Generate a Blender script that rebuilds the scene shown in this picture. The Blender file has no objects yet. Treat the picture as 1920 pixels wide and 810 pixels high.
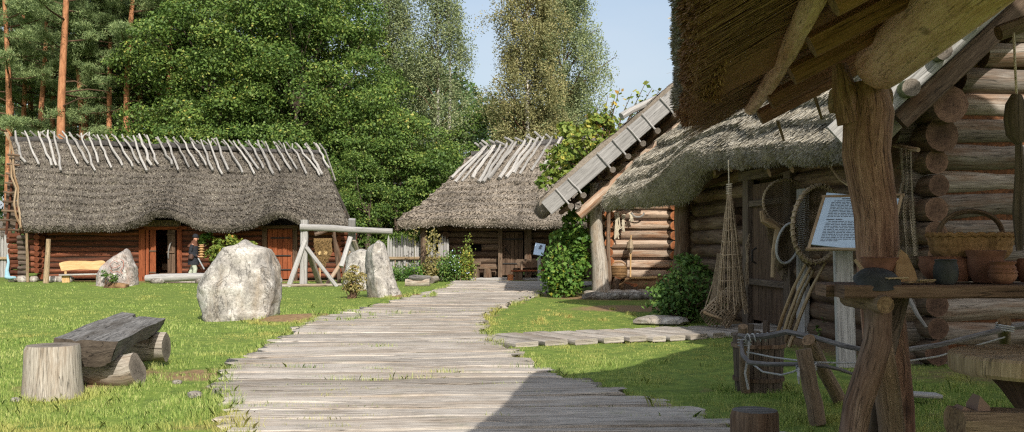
import bpy, math, random
import numpy as np
from mathutils import Vector

# ------------------------------------------------------------------ basics
rng = np.random.default_rng(11)
random.seed(11)
F, H, HY = 1867.0, 1.6, 455.0          # focal length in pixels, eye height, horizon row (used only to read the photo)
scene = bpy.context.scene
COL = scene.collection
def P(px, py, Y): return np.array([(px - 960) / F * Y, Y, H - (py - HY) / F * Y])
def G(px, py, z=0.0):
    Y = (H - z) * F / (py - HY)
    return np.array([(px - 960) / F * Y, Y, z])
def A3(*a): return np.array(a, float)
def nrm(v):
    v = np.asarray(v, float); return v / np.maximum(np.linalg.norm(v, axis=-1, keepdims=True), 1e-9)
def U(a, b): return float(rng.uniform(a, b))

def _h(ix, iy, iz, s):
    x = np.sin(ix * 127.1 + iy * 311.7 + iz * 74.7 + s * 53.3) * 43758.5453
    return x - np.floor(x)
def vnoise(p, s=0):
    p = np.asarray(p, float); i = np.floor(p); f = p - i; f = f * f * (3 - 2 * f)
    x, y, z = i[..., 0], i[..., 1], i[..., 2]; fx, fy, fz = f[..., 0], f[..., 1], f[..., 2]
    def L(a, b, t): return a + (b - a) * t
    r = L(L(L(_h(x, y, z, s), _h(x+1, y, z, s), fx), L(_h(x, y+1, z, s), _h(x+1, y+1, z, s), fx), fy),
          L(L(_h(x, y, z+1, s), _h(x+1, y, z+1, s), fx), L(_h(x, y+1, z+1, s), _h(x+1, y+1, z+1, s), fx), fy), fz)
    return r * 2 - 1
def fbm(p, o=4, s=0):
    p = np.asarray(p, float); r = 0; a = 1.0
    for k in range(o):
        r = r + a * vnoise(p * 2 ** k + 17.3 * k, s + k); a *= .5
    return r

# ------------------------------------------------------------------ mesh builder
class MB:
    def __init__(s): s.c = []; s.n = 0
    def raw(s, V, loops, sizes, uv=None, mi=0, r=None):
        V = np.asarray(V, float).reshape(-1, 3); loops = np.asarray(loops, np.int64).ravel(); sizes = np.asarray(sizes, np.int64).ravel()
        nf = len(sizes)
        uv = np.zeros((len(loops), 2)) if uv is None else np.asarray(uv, float).reshape(-1, 2)
        mi = np.full(nf, mi) if np.isscalar(mi) else np.asarray(mi)
        if r is None: r = U(0, 1)
        r = np.full(nf, r) if np.isscalar(r) else np.asarray(r, float)
        s.c.append((V, loops + s.n, sizes, uv, mi, r)); s.n += len(V)
    def ngons(s, V, mi=0, r=None):      # V (N,k,3): N separate k-gons
        N, k, _ = V.shape
        uvk = np.array([(0, 0), (1, 0), (1, 1), (0, 1), (.5, .5)])[:k]
        s.raw(V.reshape(-1, 3), np.arange(N * k), np.full(N, k), np.tile(uvk, (N, 1)), mi, rng.random(N) if r is None else r)
    def grid(s, Pg, ua=None, vb=None, mi=0, r=None, close=False):
        a, b, _ = Pg.shape
        if ua is None: ua = np.concatenate([[0], np.cumsum(np.linalg.norm(np.diff(Pg[:, b // 2], axis=0), axis=1))])
        if vb is None: vb = np.concatenate([[0], np.cumsum(np.linalg.norm(np.diff(Pg[a // 2], axis=0), axis=1))])
        nb = b if close else b - 1
        if close: vb = np.append(vb, vb[-1] + np.linalg.norm(Pg[a // 2, 0] - Pg[a // 2, -1]))
        I, J = np.meshgrid(np.arange(a - 1), np.arange(nb), indexing='ij'); J2 = (J + 1) % b
        q = np.stack([I * b + J, (I + 1) * b + J, (I + 1) * b + J2, I * b + J2], -1).reshape(-1)
        uo, vo = U(0, 40), U(0, 40)
        uv = np.stack([np.stack([ua[I], vb[J]], -1), np.stack([ua[I+1], vb[J]], -1), np.stack([ua[I+1], vb[J+1]], -1), np.stack([ua[I], vb[J+1]], -1)], 2).reshape(-1, 2) + (uo, vo)
        s.raw(Pg.reshape(-1, 3), q, np.full(len(q) // 4, 4), uv, mi, r)
    def sweep(s, path, prof, mi=0, cap=None, up=None, r=None):
        path = np.asarray(path, float); n = len(path)
        prof = np.asarray(prof, float)
        if prof.ndim == 2: prof = np.repeat(prof[None], n, 0)
        T = nrm(np.gradient(path, axis=0)); D = nrm(path[-1] - path[0])
        if up is None: up = A3(0, 0, 1) if abs(D[2]) < .85 else A3(0, 1, 0)
        S = nrm(np.cross(T, np.asarray(up, float))); W = np.cross(S, T)
        Pg = path[:, None] + prof[..., 0:1] * S[:, None] + prof[..., 1:2] * W[:, None]
        if r is None: r = U(0, 1)
        s.grid(Pg, mi=mi, r=r, close=True)
        k = prof.shape[1]
        c = mi if cap is None else cap
        s.raw(Pg[0], np.arange(k), [k], prof[0], c, r)
        s.raw(Pg[-1], np.arange(k)[::-1], [k], prof[-1][::-1], c, r)
    def tube(s, path, rad, seg=8, mi=0, cap=None, wob=0., r=None, up=None):
        path = np.asarray(path, float); n = len(path)
        rad = np.full(n, rad) if np.isscalar(rad) else np.asarray(rad, float)
        if len(rad) != n: rad = np.interp(np.linspace(0, 1, n), np.linspace(0, 1, len(rad)), rad)
        a = np.arange(seg) / seg * 2 * np.pi
        R = np.repeat(rad[:, None], seg, 1)
        if wob:
            o = U(0, 99); sc = max(rad.max(), .01)
            q = np.stack([np.cos(a)[None] * 1.3 + np.zeros((n, 1)), np.sin(a)[None] * 1.3 + np.zeros((n, 1)), np.repeat(np.arange(n)[:, None] * .45 + o, seg, 1)], -1)
            R = R * (1 + wob * fbm(q, 2))
        s.sweep(path, np.stack([R * np.cos(a), R * np.sin(a)], -1), mi, cap, up, r)
    def pole(s, p0, p1, r0, r1=None, n=4, seg=8, jit=0., mi=0, cap=None, wob=.06, bow=None, r=None):
        p0 = np.asarray(p0, float); p1 = np.asarray(p1, float); r1 = r0 if r1 is None else r1
        t = np.linspace(0, 1, n + 1)[:, None]; path = p0 + (p1 - p0) * t
        if jit:
            j = rng.normal(0, jit, (n + 1, 3)); j[0] = 0; j[-1] = 0; path = path + j
        if bow is not None: path = path + np.sin(t * np.pi) * np.asarray(bow, float)
        s.tube(path, np.linspace(r0, r1, n + 1), seg, mi, cap, wob, r)
    def beam(s, p0, p1, w, h, up=None, ch=.012, n=2, jit=0., mi=0, cap=None, r=None, rag=0.):
        w, h = w / 2, h / 2; ch = min(ch, w * .6, h * .6)
        pr = np.array([(-w, -h + ch), (-w + ch, -h), (w - ch, -h), (w, -h + ch), (w, h - ch), (w - ch, h), (-w + ch, h), (-w, h - ch)])
        p0 = np.asarray(p0, float); p1 = np.asarray(p1, float)
        t = np.linspace(0, 1, n + 1)[:, None]; path = p0 + (p1 - p0) * t
        if jit:
            j = rng.normal(0, jit, (n + 1, 3)); j[0] = 0; j[-1] = 0; path = path + j
        prof = np.repeat(pr[None], n + 1, 0)
        if rag: prof = prof * (1 + rng.normal(0, rag, (n + 1, 8, 1)))
        s.sweep(path, prof, mi, cap, up, r)
    def lathe(s, prof, c, seg=20, mi=0, r=None, wob=0., axis=None):   # prof (k,2): radius, height
        prof = np.asarray(prof, float); a = np.arange(seg) / seg * 2 * np.pi
        R = np.repeat(prof[:, :1], seg, 1)
        if wob: R = R * (1 + wob * fbm(np.stack([np.cos(a)[None] + 0 * R, np.sin(a)[None] + 0 * R, prof[:, 1:] * 6 + 0 * R + U(0, 50)], -1), 2))
        Pg = np.stack([R * np.cos(a), R * np.sin(a), np.repeat(prof[:, 1:], seg, 1)], -1)
        if axis is not None:
            z = nrm(axis); x = nrm(np.cross(z, A3(.3, 1, .2))); y = np.cross(z, x)
            Pg = Pg[..., 0:1] * x + Pg[..., 1:2] * y + Pg[..., 2:3] * z
        Pg = Pg + np.asarray(c, float)
        s.grid(Pg, mi=mi, r=r, close=True)
        k = seg
        if prof[0, 0] > 1e-4: s.raw(Pg[0], np.arange(k)[::-1], [k], Pg[0][::-1, :2] - np.asarray(c)[:2], mi, r)
        if prof[-1, 0] > 1e-4: s.raw(Pg[-1], np.arange(k), [k], Pg[-1][:, :2] - np.asarray(c)[:2], mi, r)

ORG = {}
def build(name, mb, mats, parent=None, org=None, smooth=40, attr=None):
    if parent is not None: o0 = ORG[parent.name]
    else: o0 = np.zeros(3) if org is None else np.asarray(org, float)
    V = np.concatenate([c[0] for c in mb.c]) - o0
    L = np.concatenate([c[1] for c in mb.c]); S = np.concatenate([c[2] for c in mb.c])
    uv = np.concatenate([c[3] for c in mb.c]); mi = np.concatenate([c[4] for c in mb.c]); r = np.concatenate([c[5] for c in mb.c])
    me = bpy.data.meshes.new(name)
    me.vertices.add(len(V)); me.vertices.foreach_set('co', V.astype(np.float32).ravel())
    me.loops.add(len(L)); me.loops.foreach_set('vertex_index', L.astype(np.int32))
    me.polygons.add(len(S)); st = np.concatenate([[0], np.cumsum(S)[:-1]])
    me.polygons.foreach_set('loop_start', st.astype(np.int32))
    me.polygons.foreach_set('material_index', mi.astype(np.int32))
    ul = me.uv_layers.new(name='UVMap'); ul.data.foreach_set('uv', uv.astype(np.float32).ravel())
    at = me.attributes.new('rnd', 'FLOAT', 'FACE'); at.data.foreach_set('value', r.astype(np.float32))
    if attr:
        for k, v in attr.items():
            a_ = me.attributes.new(k, 'FLOAT', 'POINT'); a_.data.foreach_set('value', np.asarray(v, np.float32))
    me.update(calc_edges=True); me.validate()
    if smooth:
        me.polygons.foreach_set('use_smooth', np.ones(len(me.polygons), bool))
        me.set_sharp_from_angle(angle=math.radians(smooth))
    for m in (mats if isinstance(mats, (list, tuple)) else [mats]): me.materials.append(m)
    o = bpy.data.objects.new(name, me); COL.objects.link(o)
    if parent is not None: o.parent = parent
    else: o.location = o0
    ORG[o.name] = o0
    return o
def tag(o, label, cat, group=None):
    o['label'] = label; o['category'] = cat
    if group: o['group'] = group
    return o
def thing(name, label, cat, loc, group=None):
    o = bpy.data.objects.new(name, None); COL.objects.link(o); o.empty_display_size = .2
    o.location = [float(x) for x in loc]; ORG[o.name] = np.asarray(loc, float)
    return tag(o, label, cat, group)
def copy_thing(src, loc, rz=0., sc=1., label=None, group=None):
    def cp(o, par):
        c = o.copy(); COL.objects.link(c)
        if par is not None: c.parent = par
        for ch in [x for x in bpy.data.objects if x.parent == o]: cp(ch, c)
        return c
    r = cp(src, None); r.location = [float(x) for x in loc]; r.rotation_euler = (0, 0, rz)
    r.scale = (sc, sc, sc) if np.isscalar(sc) else sc
    if label: r['label'] = label
    if group: r['group'] = group
    return r

# ------------------------------------------------------------------ materials
def lin(r, g, b):
    f = lambda c: (c / 255 / 12.92) if c / 255 <= .04045 else ((c / 255 + .055) / 1.055) ** 2.4
    return (f(r), f(g), f(b), 1)
class NT:
    def __init__(s, name):
        s.m = bpy.data.materials.new(name); s.m.use_nodes = True; s.t = s.m.node_tree; s.t.nodes.clear()
        s.out = s.n('ShaderNodeOutputMaterial'); s.p = s.n('ShaderNodeBsdfPrincipled')
        s.t.links.new(s.p.outputs[0], s.out.inputs[0]); s.p.inputs['Specular IOR Level'].default_value = .25
    def n(s, t, **k):
        x = s.t.nodes.new(t)
        for a, b in k.items(): setattr(x, a, b)
        return x
    def l(s, a, b): s.t.links.new(a, b)
    def uv(s): return s.n('ShaderNodeUVMap').outputs[0]
    def obj(s): return s.n('ShaderNodeTexCoord').outputs['Object']
    def geo(s): return s.n('ShaderNodeNewGeometry').outputs['Position']
    def rnd(s, name='rnd'): return s.n('ShaderNodeAttribute', attribute_name=name).outputs['Fac']
    def mp(s, v, sc=(1, 1, 1), loc=(0, 0, 0)):
        m = s.n('ShaderNodeMapping'); s.l(v, m.inputs[0]); m.inputs['Scale'].default_value = sc; m.inputs['Location'].default_value = loc
        return m.outputs[0]
    def noise(s, v, sc=5., det=5., rough=.6, dist=0.):
        x = s.n('ShaderNodeTexNoise'); s.l(v, x.inputs['Vector'])
        for k, q in (('Scale', sc), ('Detail', det), ('Roughness', rough), ('Distortion', dist)): x.inputs[k].default_value = q
        return x.outputs['Fac']
    def ramp(s, f, stops, interp='LINEAR'):
        x = s.n('ShaderNodeValToRGB'); s.l(f, x.inputs[0]); x.color_ramp.interpolation = interp
        e = x.color_ramp.elements
        while len(e) < len(stops): e.new(.5)
        for i, (p, c) in enumerate(stops): e[i].position = p; e[i].color = c if not np.isscalar(c) else (c, c, c, 1)
        return x.outputs[0]
    def mix(s, f, a, b, mode='MIX'):
        x = s.n('ShaderNodeMix', data_type='RGBA', blend_type=mode)
        for i, q in ((0, f), (6, a), (7, b)):
            if hasattr(q, 'type') and hasattr(q, 'is_linked'): s.l(q, x.inputs[i])
            else: x.inputs[i].default_value = q
        return x.outputs[2]
    def math(s, op, a, b=0.):
        x = s.n('ShaderNodeMath', operation=op)
        for i, q in ((0, a), (1, b)):
            if hasattr(q, 'is_linked'): s.l(q, x.inputs[i])
            else: x.inputs[i].default_value = q
        return x.outputs[0]
    def col(s, c): s.l(c, s.p.inputs['Base Color']); return s
    def rough(s, v): s.p.inputs['Roughness'].default_value = v; return s
    def bump(s, h, st=.4, d=.01):
        b = s.n('ShaderNodeBump'); b.inputs['Strength'].default_value = st; b.inputs['Distance'].default_value = d
        s.l(h, b.inputs['Height']); s.l(b.outputs[0], s.p.inputs['Normal']); return s
    def trans(s, c, f):
        t = s.n('ShaderNodeBsdfTranslucent'); s.l(c, t.inputs[0]); m = s.n('ShaderNodeMixShader'); m.inputs[0].default_value = f
        s.l(s.p.outputs[0], m.inputs[1]); s.l(t.outputs[0], m.inputs[2]); s.l(m.outputs[0], s.out.inputs[0]); return s

def wood(name, dark, mid, light, su=1.2, sv=26., var=.35, bump=.5, tint=None, crack=.75, bd=.008, tsc=.6, knots=.8, fine=1.):
    """Weathered wood: coarse and fine grain along u, thin dashes, drying cracks, knots, per-piece value shift, bare-wood patches."""
    n = NT(name); uv = n.uv()
    g = n.noise(n.mp(uv, (su, sv, 1)), 1., 6, .68, .25)
    g2 = n.noise(n.mp(uv, (su * 5, sv * 4.5, 1), (2, 5, 0)), 1., 4, .7)
    gg = n.math('ADD', n.math('MULTIPLY', g, .55), n.math('MULTIPLY', g2, .45))
    c = n.ramp(gg, [(.32, lin(*dark)), (.49, lin(*mid)), (.66, lin(*light))])
    if tint is not None:
        b = n.noise(n.mp(uv, (tsc, tsc * 5, 1), (7, 3, 0)), 1., 6, .7)
        c = n.mix(n.ramp(b, [(.48, 0.), (.62, .8)]), c, n.mix(.5, n.mix(1., c, lin(*tint), 'SOFT_LIGHT'), lin(*tint)))
    c = n.mix(1., c, n.ramp(n.rnd(), [(0, 1 - var), (.5, 1.), (1, 1 + var * .4)]), 'MULTIPLY')
    dsh = n.noise(n.mp(uv, (su * 2.2, sv * 2.4, 1), (4, 8, 0)), 1., 3, .6)
    c = n.mix(fine, c, n.mix(1., c, n.ramp(dsh, [(.30, .38), (.40, 1.)]), 'MULTIPLY'))
    k = n.noise(n.mp(uv, (su * .35, sv * .5, 1), (3, 9, 0)), 1., 4, .55, .5)
    kk = n.ramp(k, [(.486, 1.), (.5, 0.), (.514, 1.)])
    c = n.mix(crack, c, n.mix(1., c, n.ramp(k, [(.489, 1.), (.5, .14), (.511, 1.)]), 'MULTIPLY'))
    if knots:
        v = n.n('ShaderNodeTexVoronoi'); n.l(n.mp(uv, (1.3, 3.2, 1), (1, 2, 0)), v.inputs['Vector']); v.inputs['Scale'].default_value = 1.
        c = n.mix(knots, c, n.mix(1., c, n.ramp(v.outputs['Distance'], [(.03, .3), (.085, .62), (.12, 1.)]), 'MULTIPLY'))
    if name == 'boardwalk_plank':      # worn-in dirt and green algae patches
        d = n.noise(n.geo(), 1.1, 6, .7); c = n.mix(n.ramp(d, [(.5, 0.), (.68, .5)]), c, lin(112, 98, 82))
        d = n.noise(n.mp(n.geo(), (1, 1, 1), (5, 9, 0)), 1.9, 7, .75); c = n.mix(n.ramp(d, [(.58, 0.), (.7, .4)]), c, lin(112, 116, 84))
    n.col(c).rough(.88)
    h = n.math('ADD', n.math('ADD', n.math('MULTIPLY', g, .5), n.math('MULTIPLY', g2, .35)), n.math('MULTIPLY', kk, .6))
    return n.bump(h, bump, bd).m
def endgrain(name, dark, light, var=.3):
    n = NT(name); uv = n.uv()
    w = n.n('ShaderNodeTexWave', wave_type='RINGS', rings_direction='Z'); n.l(n.mp(uv, (1, 1, 1)), w.inputs[0])
    w.inputs['Scale'].default_value = 14; w.inputs['Distortion'].default_value = 3.5; w.inputs['Detail'].default_value = 3; w.inputs['Detail Scale'].default_value = 4
    b = n.noise(n.mp(uv, (1, 1, 1), (3, 1, 0)), 9., 7, .72)
    sw = n.noise(n.mp(uv, (9, 60, 1)), 1., 3, .6)
    c = n.ramp(n.math('ADD', n.math('ADD', n.math('MULTIPLY', w.outputs['Fac'], .12), n.math('MULTIPLY', b, .62)), n.math('MULTIPLY', sw, .26)), [(.32, lin(*dark)), (.66, lin(*light))])
    d = n.n('ShaderNodeVectorMath', operation='LENGTH'); n.l(uv, d.inputs[0])
    c = n.mix(1., c, n.ramp(d.outputs['Value'], [(.02, .8), (.11, 1.), (.15, 1.18)]), 'MULTIPLY')
    c = n.mix(1., c, n.ramp(n.rnd(), [(0, 1 - var), (1, 1.1)]), 'MULTIPLY')
    k = n.noise(n.mp(uv, (6, 6, 1)), 1., 4, .6, 1.6)
    c = n.mix(1., c, n.ramp(k, [(.487, 1.), (.5, .3), (.513, 1.)]), 'MULTIPLY')
    return n.col(c).rough(.9).bump(b, .5, .012).m
def simple(name, c0, c1, sc=8., rough=.85, bump=.3, det=5, obj=True, bd=.01):
    n = NT(name); v = n.obj() if obj else n.uv()
    f = n.noise(v, sc, det, .6)
    c = n.ramp(f, [(.3, lin(*c0)), (.7, lin(*c1))])
    c = n.mix(1., c, n.ramp(n.rnd(), [(0, .8), (1, 1.12)]), 'MULTIPLY')
    return n.col(c).rough(rough).bump(f, bump, bd).m
def thatchmat(name, stops, sc=9., patch=None):
    n = NT(name); g = n.geo()
    f = n.noise(g, sc, 6, .75)
    r = n.math('ADD', n.math('MULTIPLY', n.rnd(), .55), n.math('MULTIPLY', f, .45))
    c = n.ramp(r, [(p, lin(*q)) for p, q in stops])
    big = n.noise(g, .55, 4, .6)
    c = n.mix(1., c, n.ramp(big, [(.3, .72), (.6, 1.1)]), 'MULTIPLY')
    st = n.noise(n.mp(g, (1.6, .3, .3), (3, 1, 2)), 1., 5, .65)
    c = n.mix(1., c, n.ramp(st, [(.34, .74), (.5, 1.), (.66, 1.12)]), 'MULTIPLY')
    ms = n.noise(n.mp(g, (1, 1, 1), (8, 2, 6)), 1.2, 7, .75)
    c = n.mix(n.ramp(ms, [(.58, 0.), (.7, .45)]), c, lin(108, 101, 80))
    if patch is not None:
        c = n.mix(n.ramp(n.noise(g, 1.7, 5, .7), [(.56, 0.), (.68, .7)]), c, lin(*patch))
    return n.col(c).rough(.95).bump(f, .9, .04).m
def leafmat(name, stops, tr=.3, hue=None, sc=.5):
    n = NT(name)
    f = n.math('ADD', n.math('MULTIPLY', n.rnd(), .7), n.math('MULTIPLY', n.noise(n.geo(), sc, 3, .6), .5))
    c = n.ramp(f, [(p, lin(*q)) for p, q in stops])
    n.col(c).rough(.55); n.p.inputs['Specular IOR Level'].default_value = .3
    return n.trans(c, tr).m

M = {}
M['log_red'] = wood('red_brown_log', (54, 35, 27), (112, 66, 46), (154, 98, 70), tint=(92, 76, 64), var=.45, sv=18)
M['end_red'] = endgrain('red_log_end', (92, 50, 32), (146, 84, 54))
M['moss'] = simple('moss_chinking', (54, 36, 24), (116, 74, 46), 20, bump=.8)
M['log_grey'] = wood('silver_grey_log', (70, 62, 56), (130, 120, 110), (176, 167, 157), tint=(134, 104, 80), var=.34, sv=16, su=.9, tsc=.45)
M['end_dark'] = endgrain('brown_log_end', (72, 52, 42), (124, 98, 80))
M['log_brown'] = wood('brown_log', (62, 51, 42), (108, 90, 74), (146, 126, 106), tint=(112, 84, 62), var=.35, sv=16)
M['log_pale'] = wood('pale_log', (108, 88, 72), (170, 148, 128), (202, 184, 164), tint=(158, 116, 86), var=.22, sv=16, su=.9)
M['end_orange'] = endgrain('orange_log_end', (124, 72, 44), (180, 116, 74))
M['plank_grey'] = wood('grey_plank', (104, 101, 98), (154, 151, 147), (188, 185, 181), var=.25, sv=22, su=.7, crack=.6)
M['stick'] = wood('bleached_stick', (114, 110, 104), (158, 154, 148), (186, 182, 176), var=.28, sv=20, knots=.4)
M['walk'] = wood('boardwalk_plank', (112, 105, 97), (168, 159, 148), (202, 194, 182), tint=(156, 142, 126), var=.26, sv=30, su=.9, bump=.8, crack=.85, tsc=.3, bd=.012, knots=.6)
M['door_red'] = wood('red_door_plank', (82, 44, 28), (132, 72, 44), (160, 96, 62), var=.25, sv=16)
M['door_brown'] = wood('brown_door_plank', (56, 44, 35), (94, 75, 60), (126, 105, 86), var=.3, sv=16)
M['plank_dark'] = wood('dark_plank', (54, 46, 40), (92, 80, 69), (124, 110, 97), var=.3, sv=16)
M['shelf'] = wood('shelf_plank', (66, 50, 40), (106, 84, 68), (138, 114, 94), var=.2, sv=18)
M['fresh'] = wood('fresh_yellow_wood', (158, 124, 84), (186, 152, 106), (204, 174, 130), var=.1, sv=10, crack=.15, bump=.2, knots=.3, fine=.3)
M['bench_old'] = wood('old_bench_wood', (54, 51, 48), (104, 101, 97), (146, 143, 139), tint=(84, 77, 68), var=.15, sv=26, su=2.2, bump=.9, crack=.95)
M['stump'] = wood('barkless_stump', (104, 95, 84), (160, 151, 138), (196, 188, 176), tint=(142, 122, 102), var=.12, sv=30, su=1.8, crack=.95)
M['end_grey'] = endgrain('grey_log_end', (88, 80, 71), (138, 128, 116))
M['pole'] = wood('pale_pole', (104, 88, 68), (156, 136, 108), (184, 164, 136), var=.2, sv=18, tint=(126, 100, 72))
M['post_dark'] = wood('shelter_post_wood', (76, 54, 44), (144, 112, 92), (188, 156, 132), var=.1, sv=34, su=2.2, tint=(92, 66, 54), crack=.9)
M['hewn'] = wood('hewn_wood', (80, 66, 54), (126, 107, 88), (156, 136, 114), var=.2, sv=30, su=2.4, crack=.6)
M['rafter'] = wood('brown_rafter', (88, 60, 44), (140, 102, 76), (170, 132, 102), var=.2, sv=30, su=2.4)
M['end_hewn'] = endgrain('hewn_end', (112, 88, 64), (168, 140, 108))
M['thatch_house'] = thatchmat('old_grey_thatch', [(.14, (48, 43, 38)), (.4, (88, 81, 73)), (.6, (122, 115, 104)), (.8, (164, 157, 138)), (.95, (216, 209, 184))], 14)
M['thatch_mid'] = thatchmat('weathered_thatch', [(.14, (74, 66, 58)), (.42, (126, 116, 104)), (.66, (158, 148, 134)), (.9, (190, 182, 166))], 14)
M['thatch_near'] = thatchmat('mossy_reed_thatch', [(.14, (72, 66, 56)), (.33, (124, 117, 102)), (.52, (164, 156, 140)), (.74, (190, 183, 168)), (.94, (214, 208, 194))], 12, (132, 124, 98))
M['thatch_under'] = thatchmat('brown_reed_underside', [(.16, (70, 44, 32)), (.36, (142, 100, 72)), (.58, (186, 144, 110)), (.88, (226, 188, 152))], 22)
M['bench_end'] = wood('bench_end_grain', (44, 38, 32), (74, 65, 55), (98, 88, 76), sv=20, su=6, var=.1, bump=.9)
M['leg_wood'] = wood('reddish_leg', (84, 68, 58), (132, 110, 96), (166, 144, 128), sv=24, su=2., var=.15, tint=(104, 82, 66))
M['moss_dark'] = simple('dark_chinking', (34, 25, 20), (70, 50, 36), 20, bump=.8)
M['debarked'] = wood('debarked_log', (150, 118, 98), (218, 184, 158), (236, 210, 188), sv=20, su=2., var=.1, tint=(170, 140, 106), knots=1., crack=.5)
M['mossy'] = simple('mossy_log', (62, 72, 44), (128, 132, 100), 9, .95, .8)
M['twine'] = simple('dark_ridge_turf', (52, 50, 50), (92, 88, 84), 12)
M['rock'] = None
def rock(name, a, b, c_, stain, sc=1.):
    n = NT(name); o = n.obj()
    f = n.noise(o, 2.4 * sc, 10, .7, .4)
    c = n.ramp(f, [(.3, lin(*a)), (.43, lin(*b)), (.55, lin(*c_)), (.72, lin(232, 229, 222))])
    s_ = n.noise(n.mp(o, (1, 1, .3), (5, 2, 1)), 1.8 * sc, 7, .7)
    c = n.mix(n.ramp(s_, [(.5, 0.), (.62, .7)]), c, lin(*stain))
    l_ = n.noise(n.mp(o, (1, 1, 1), (9, 4, 2)), 5.5 * sc, 6, .75)
    c = n.mix(n.ramp(l_, [(.58, 0.), (.68, .5)]), c, lin(112, 109, 103))
    k = n.noise(n.mp(o, (1, 1, .6), (2, 8, 5)), 1.3 * sc, 6, .6, 1.)
    kk = n.ramp(k, [(.488, 1.), (.5, .3), (.512, 1.)])
    c = n.mix(.8, c, n.mix(1., c, kk, 'MULTIPLY'))
    sp = n.noise(o, 40., 4, .75)
    c = n.mix(1., c, n.ramp(sp, [(.36, .74), (.6, 1.06)]), 'MULTIPLY')
    gr = n.noise(n.mp(o, (1, 1, 1), (1, 7, 3)), 15., 6, .8)
    c = n.mix(1., c, n.ramp(gr, [(.36, .6), (.5, 1.), (.64, 1.1)]), 'MULTIPLY')
    h = n.math('ADD', n.math('ADD', f, n.math('MULTIPLY', gr, .4)), n.math('MULTIPLY', kk, .35))
    return n.col(c).rough(.88).bump(h, .7, .04).m
M['rock'] = rock('granite_boulder', (104, 101, 97), (148, 143, 136), (182, 176, 167), (152, 138, 120))
M['rock_pink'] = rock('pink_granite', (114, 107, 102), (154, 145, 139), (178, 170, 164), (156, 132, 118), 1.5)
M['rock_dark'] = rock('fieldstone', (84, 80, 74), (124, 118, 109), (150, 144, 134), (108, 92, 76), 2.)
M['rune'] = simple('red_rune_paint', (146, 92, 78), (164, 112, 96), 12)
M['black'] = simple('painted_interior_shade', (14, 11, 9), (26, 20, 16), 4)  # near-black colour that paints the shade of unlit interiors
M['iron'] = simple('dark_iron', (34, 32, 31), (62, 58, 54), 20, .6)
M['rope'] = wood('hemp_rope', (150, 136, 112), (196, 184, 160), (214, 204, 184), sv=40, su=30, var=.15, crack=0)
M['rope_grey'] = wood('grey_rope', (120, 118, 116), (168, 168, 166), (196, 196, 194), sv=40, su=30, var=.15, crack=0)
M['branch'] = wood('smooth_branch', (66, 62, 60), (104, 100, 98), (140, 136, 132), sv=16, su=2, var=.1, crack=.2)
M['wicker'] = wood('grey_wicker', (96, 80, 62), (150, 132, 108), (184, 168, 144), sv=10, su=5, var=.4, crack=0)
M['wicker_brown'] = wood('brown_wicker', (76, 56, 36), (128, 98, 64), (156, 124, 88), sv=10, su=5, var=.35, crack=0)
M['clay'] = simple('terracotta', (104, 70, 54), (146, 104, 82), 9, .8, .25)
M['clay_dark'] = simple('smoked_clay', (40, 42, 42), (72, 74, 72), 9, .6, .25)
M['clay_pale'] = simple('pale_clay', (150, 118, 82), (190, 158, 116), 11, .85, .3)
M['paper'] = simple('white_panel', (172, 192, 210), (186, 204, 220), 2, .5, 0)
M['ink'] = simple('black_print', (78, 84, 92), (104, 110, 118), 3)
M['soil'] = simple('bare_soil', (92, 70, 48), (136, 108, 78), 7, .95, .8, bd=.03)
M['hide'] = simple('brown_fur_hide', (84, 66, 40), (140, 114, 74), 18, .95, .8)
M['bone'] = simple('pale_bone', (180, 150, 100), (216, 190, 140), 9)
M['bluepaint'] = simple('pale_blue_paint', (116, 152, 166), (146, 180, 190), 6)
M['skin'] = simple('skin', (206, 150, 124), (222, 168, 142), 6, .5, 0)
M['tunic'] = simple('charcoal_wool', (26, 28, 32), (46, 48, 54), 24)
M['hoodcloth'] = simple('brown_wool', (74, 48, 36), (104, 70, 52), 24)
M['trouser'] = simple('pale_green_linen', (168, 176, 152), (196, 202, 182), 20)
M['leather'] = simple('dark_leather', (56, 40, 34), (86, 62, 52), 16, .6)
M['shoe'] = simple('tan_shoe', (150, 110, 90), (184, 146, 124), 12)
M['metal'] = simple('dull_steel', (130, 134, 136), (168, 172, 172), 12, .4)
def netmat(name, c, gap=.5, sc=26.):
    n = NT(name); uv = n.uv()
    def lines(rot):
        m = n.n('ShaderNodeMapping'); n.l(uv, m.inputs[0]); m.inputs['Rotation'].default_value = (0, 0, rot); m.inputs['Scale'].default_value = (sc, sc, sc)
        w = n.n('ShaderNodeTexWave'); n.l(m.outputs[0], w.inputs[0]); w.inputs['Scale'].default_value = .32; w.inputs['Distortion'].default_value = .5
        return w.outputs['Fac']
    a = n.math('MAXIMUM', lines(.785), lines(-.785))
    al = n.ramp(a, [(gap, .0), (gap + .12, 1.)])
    n.l(al, n.p.inputs['Alpha'])
    c1 = n.ramp(n.noise(uv, 6, 3), [(.3, lin(*c)), (.7, lin(*[min(255, int(x * 1.3)) for x in c]))])
    return n.col(c1).rough(.9).m
M['net'] = netmat('knotted_net', (128, 118, 102), .72, 34.)
M['net_dark'] = netmat('brown_net', (92, 80, 64), .5, 40.)
M['bark_pine'] = None
def barkpine():
    n = NT('pine_bark'); o = n.obj(); uv = n.uv()
    z = n.n('ShaderNodeSeparateXYZ'); n.l(o, z.inputs[0])
    f = n.noise(n.mp(uv, (2.2, 9, 1)), 1., 6, .7)
    lowc = n.ramp(f, [(.3, lin(66, 48, 38)), (.6, lin(124, 88, 66))])
    hi = n.ramp(f, [(.3, lin(112, 78, 56)), (.5, lin(166, 114, 80)), (.7, lin(196, 146, 108))])
    k = n.ramp(n.math('MULTIPLY', z.outputs[2], .1), [(.2, 0.), (.55, 1.)])
    return n.col(n.mix(k, lowc, hi)).rough(.9).bump(f, .8, .05).m
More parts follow.
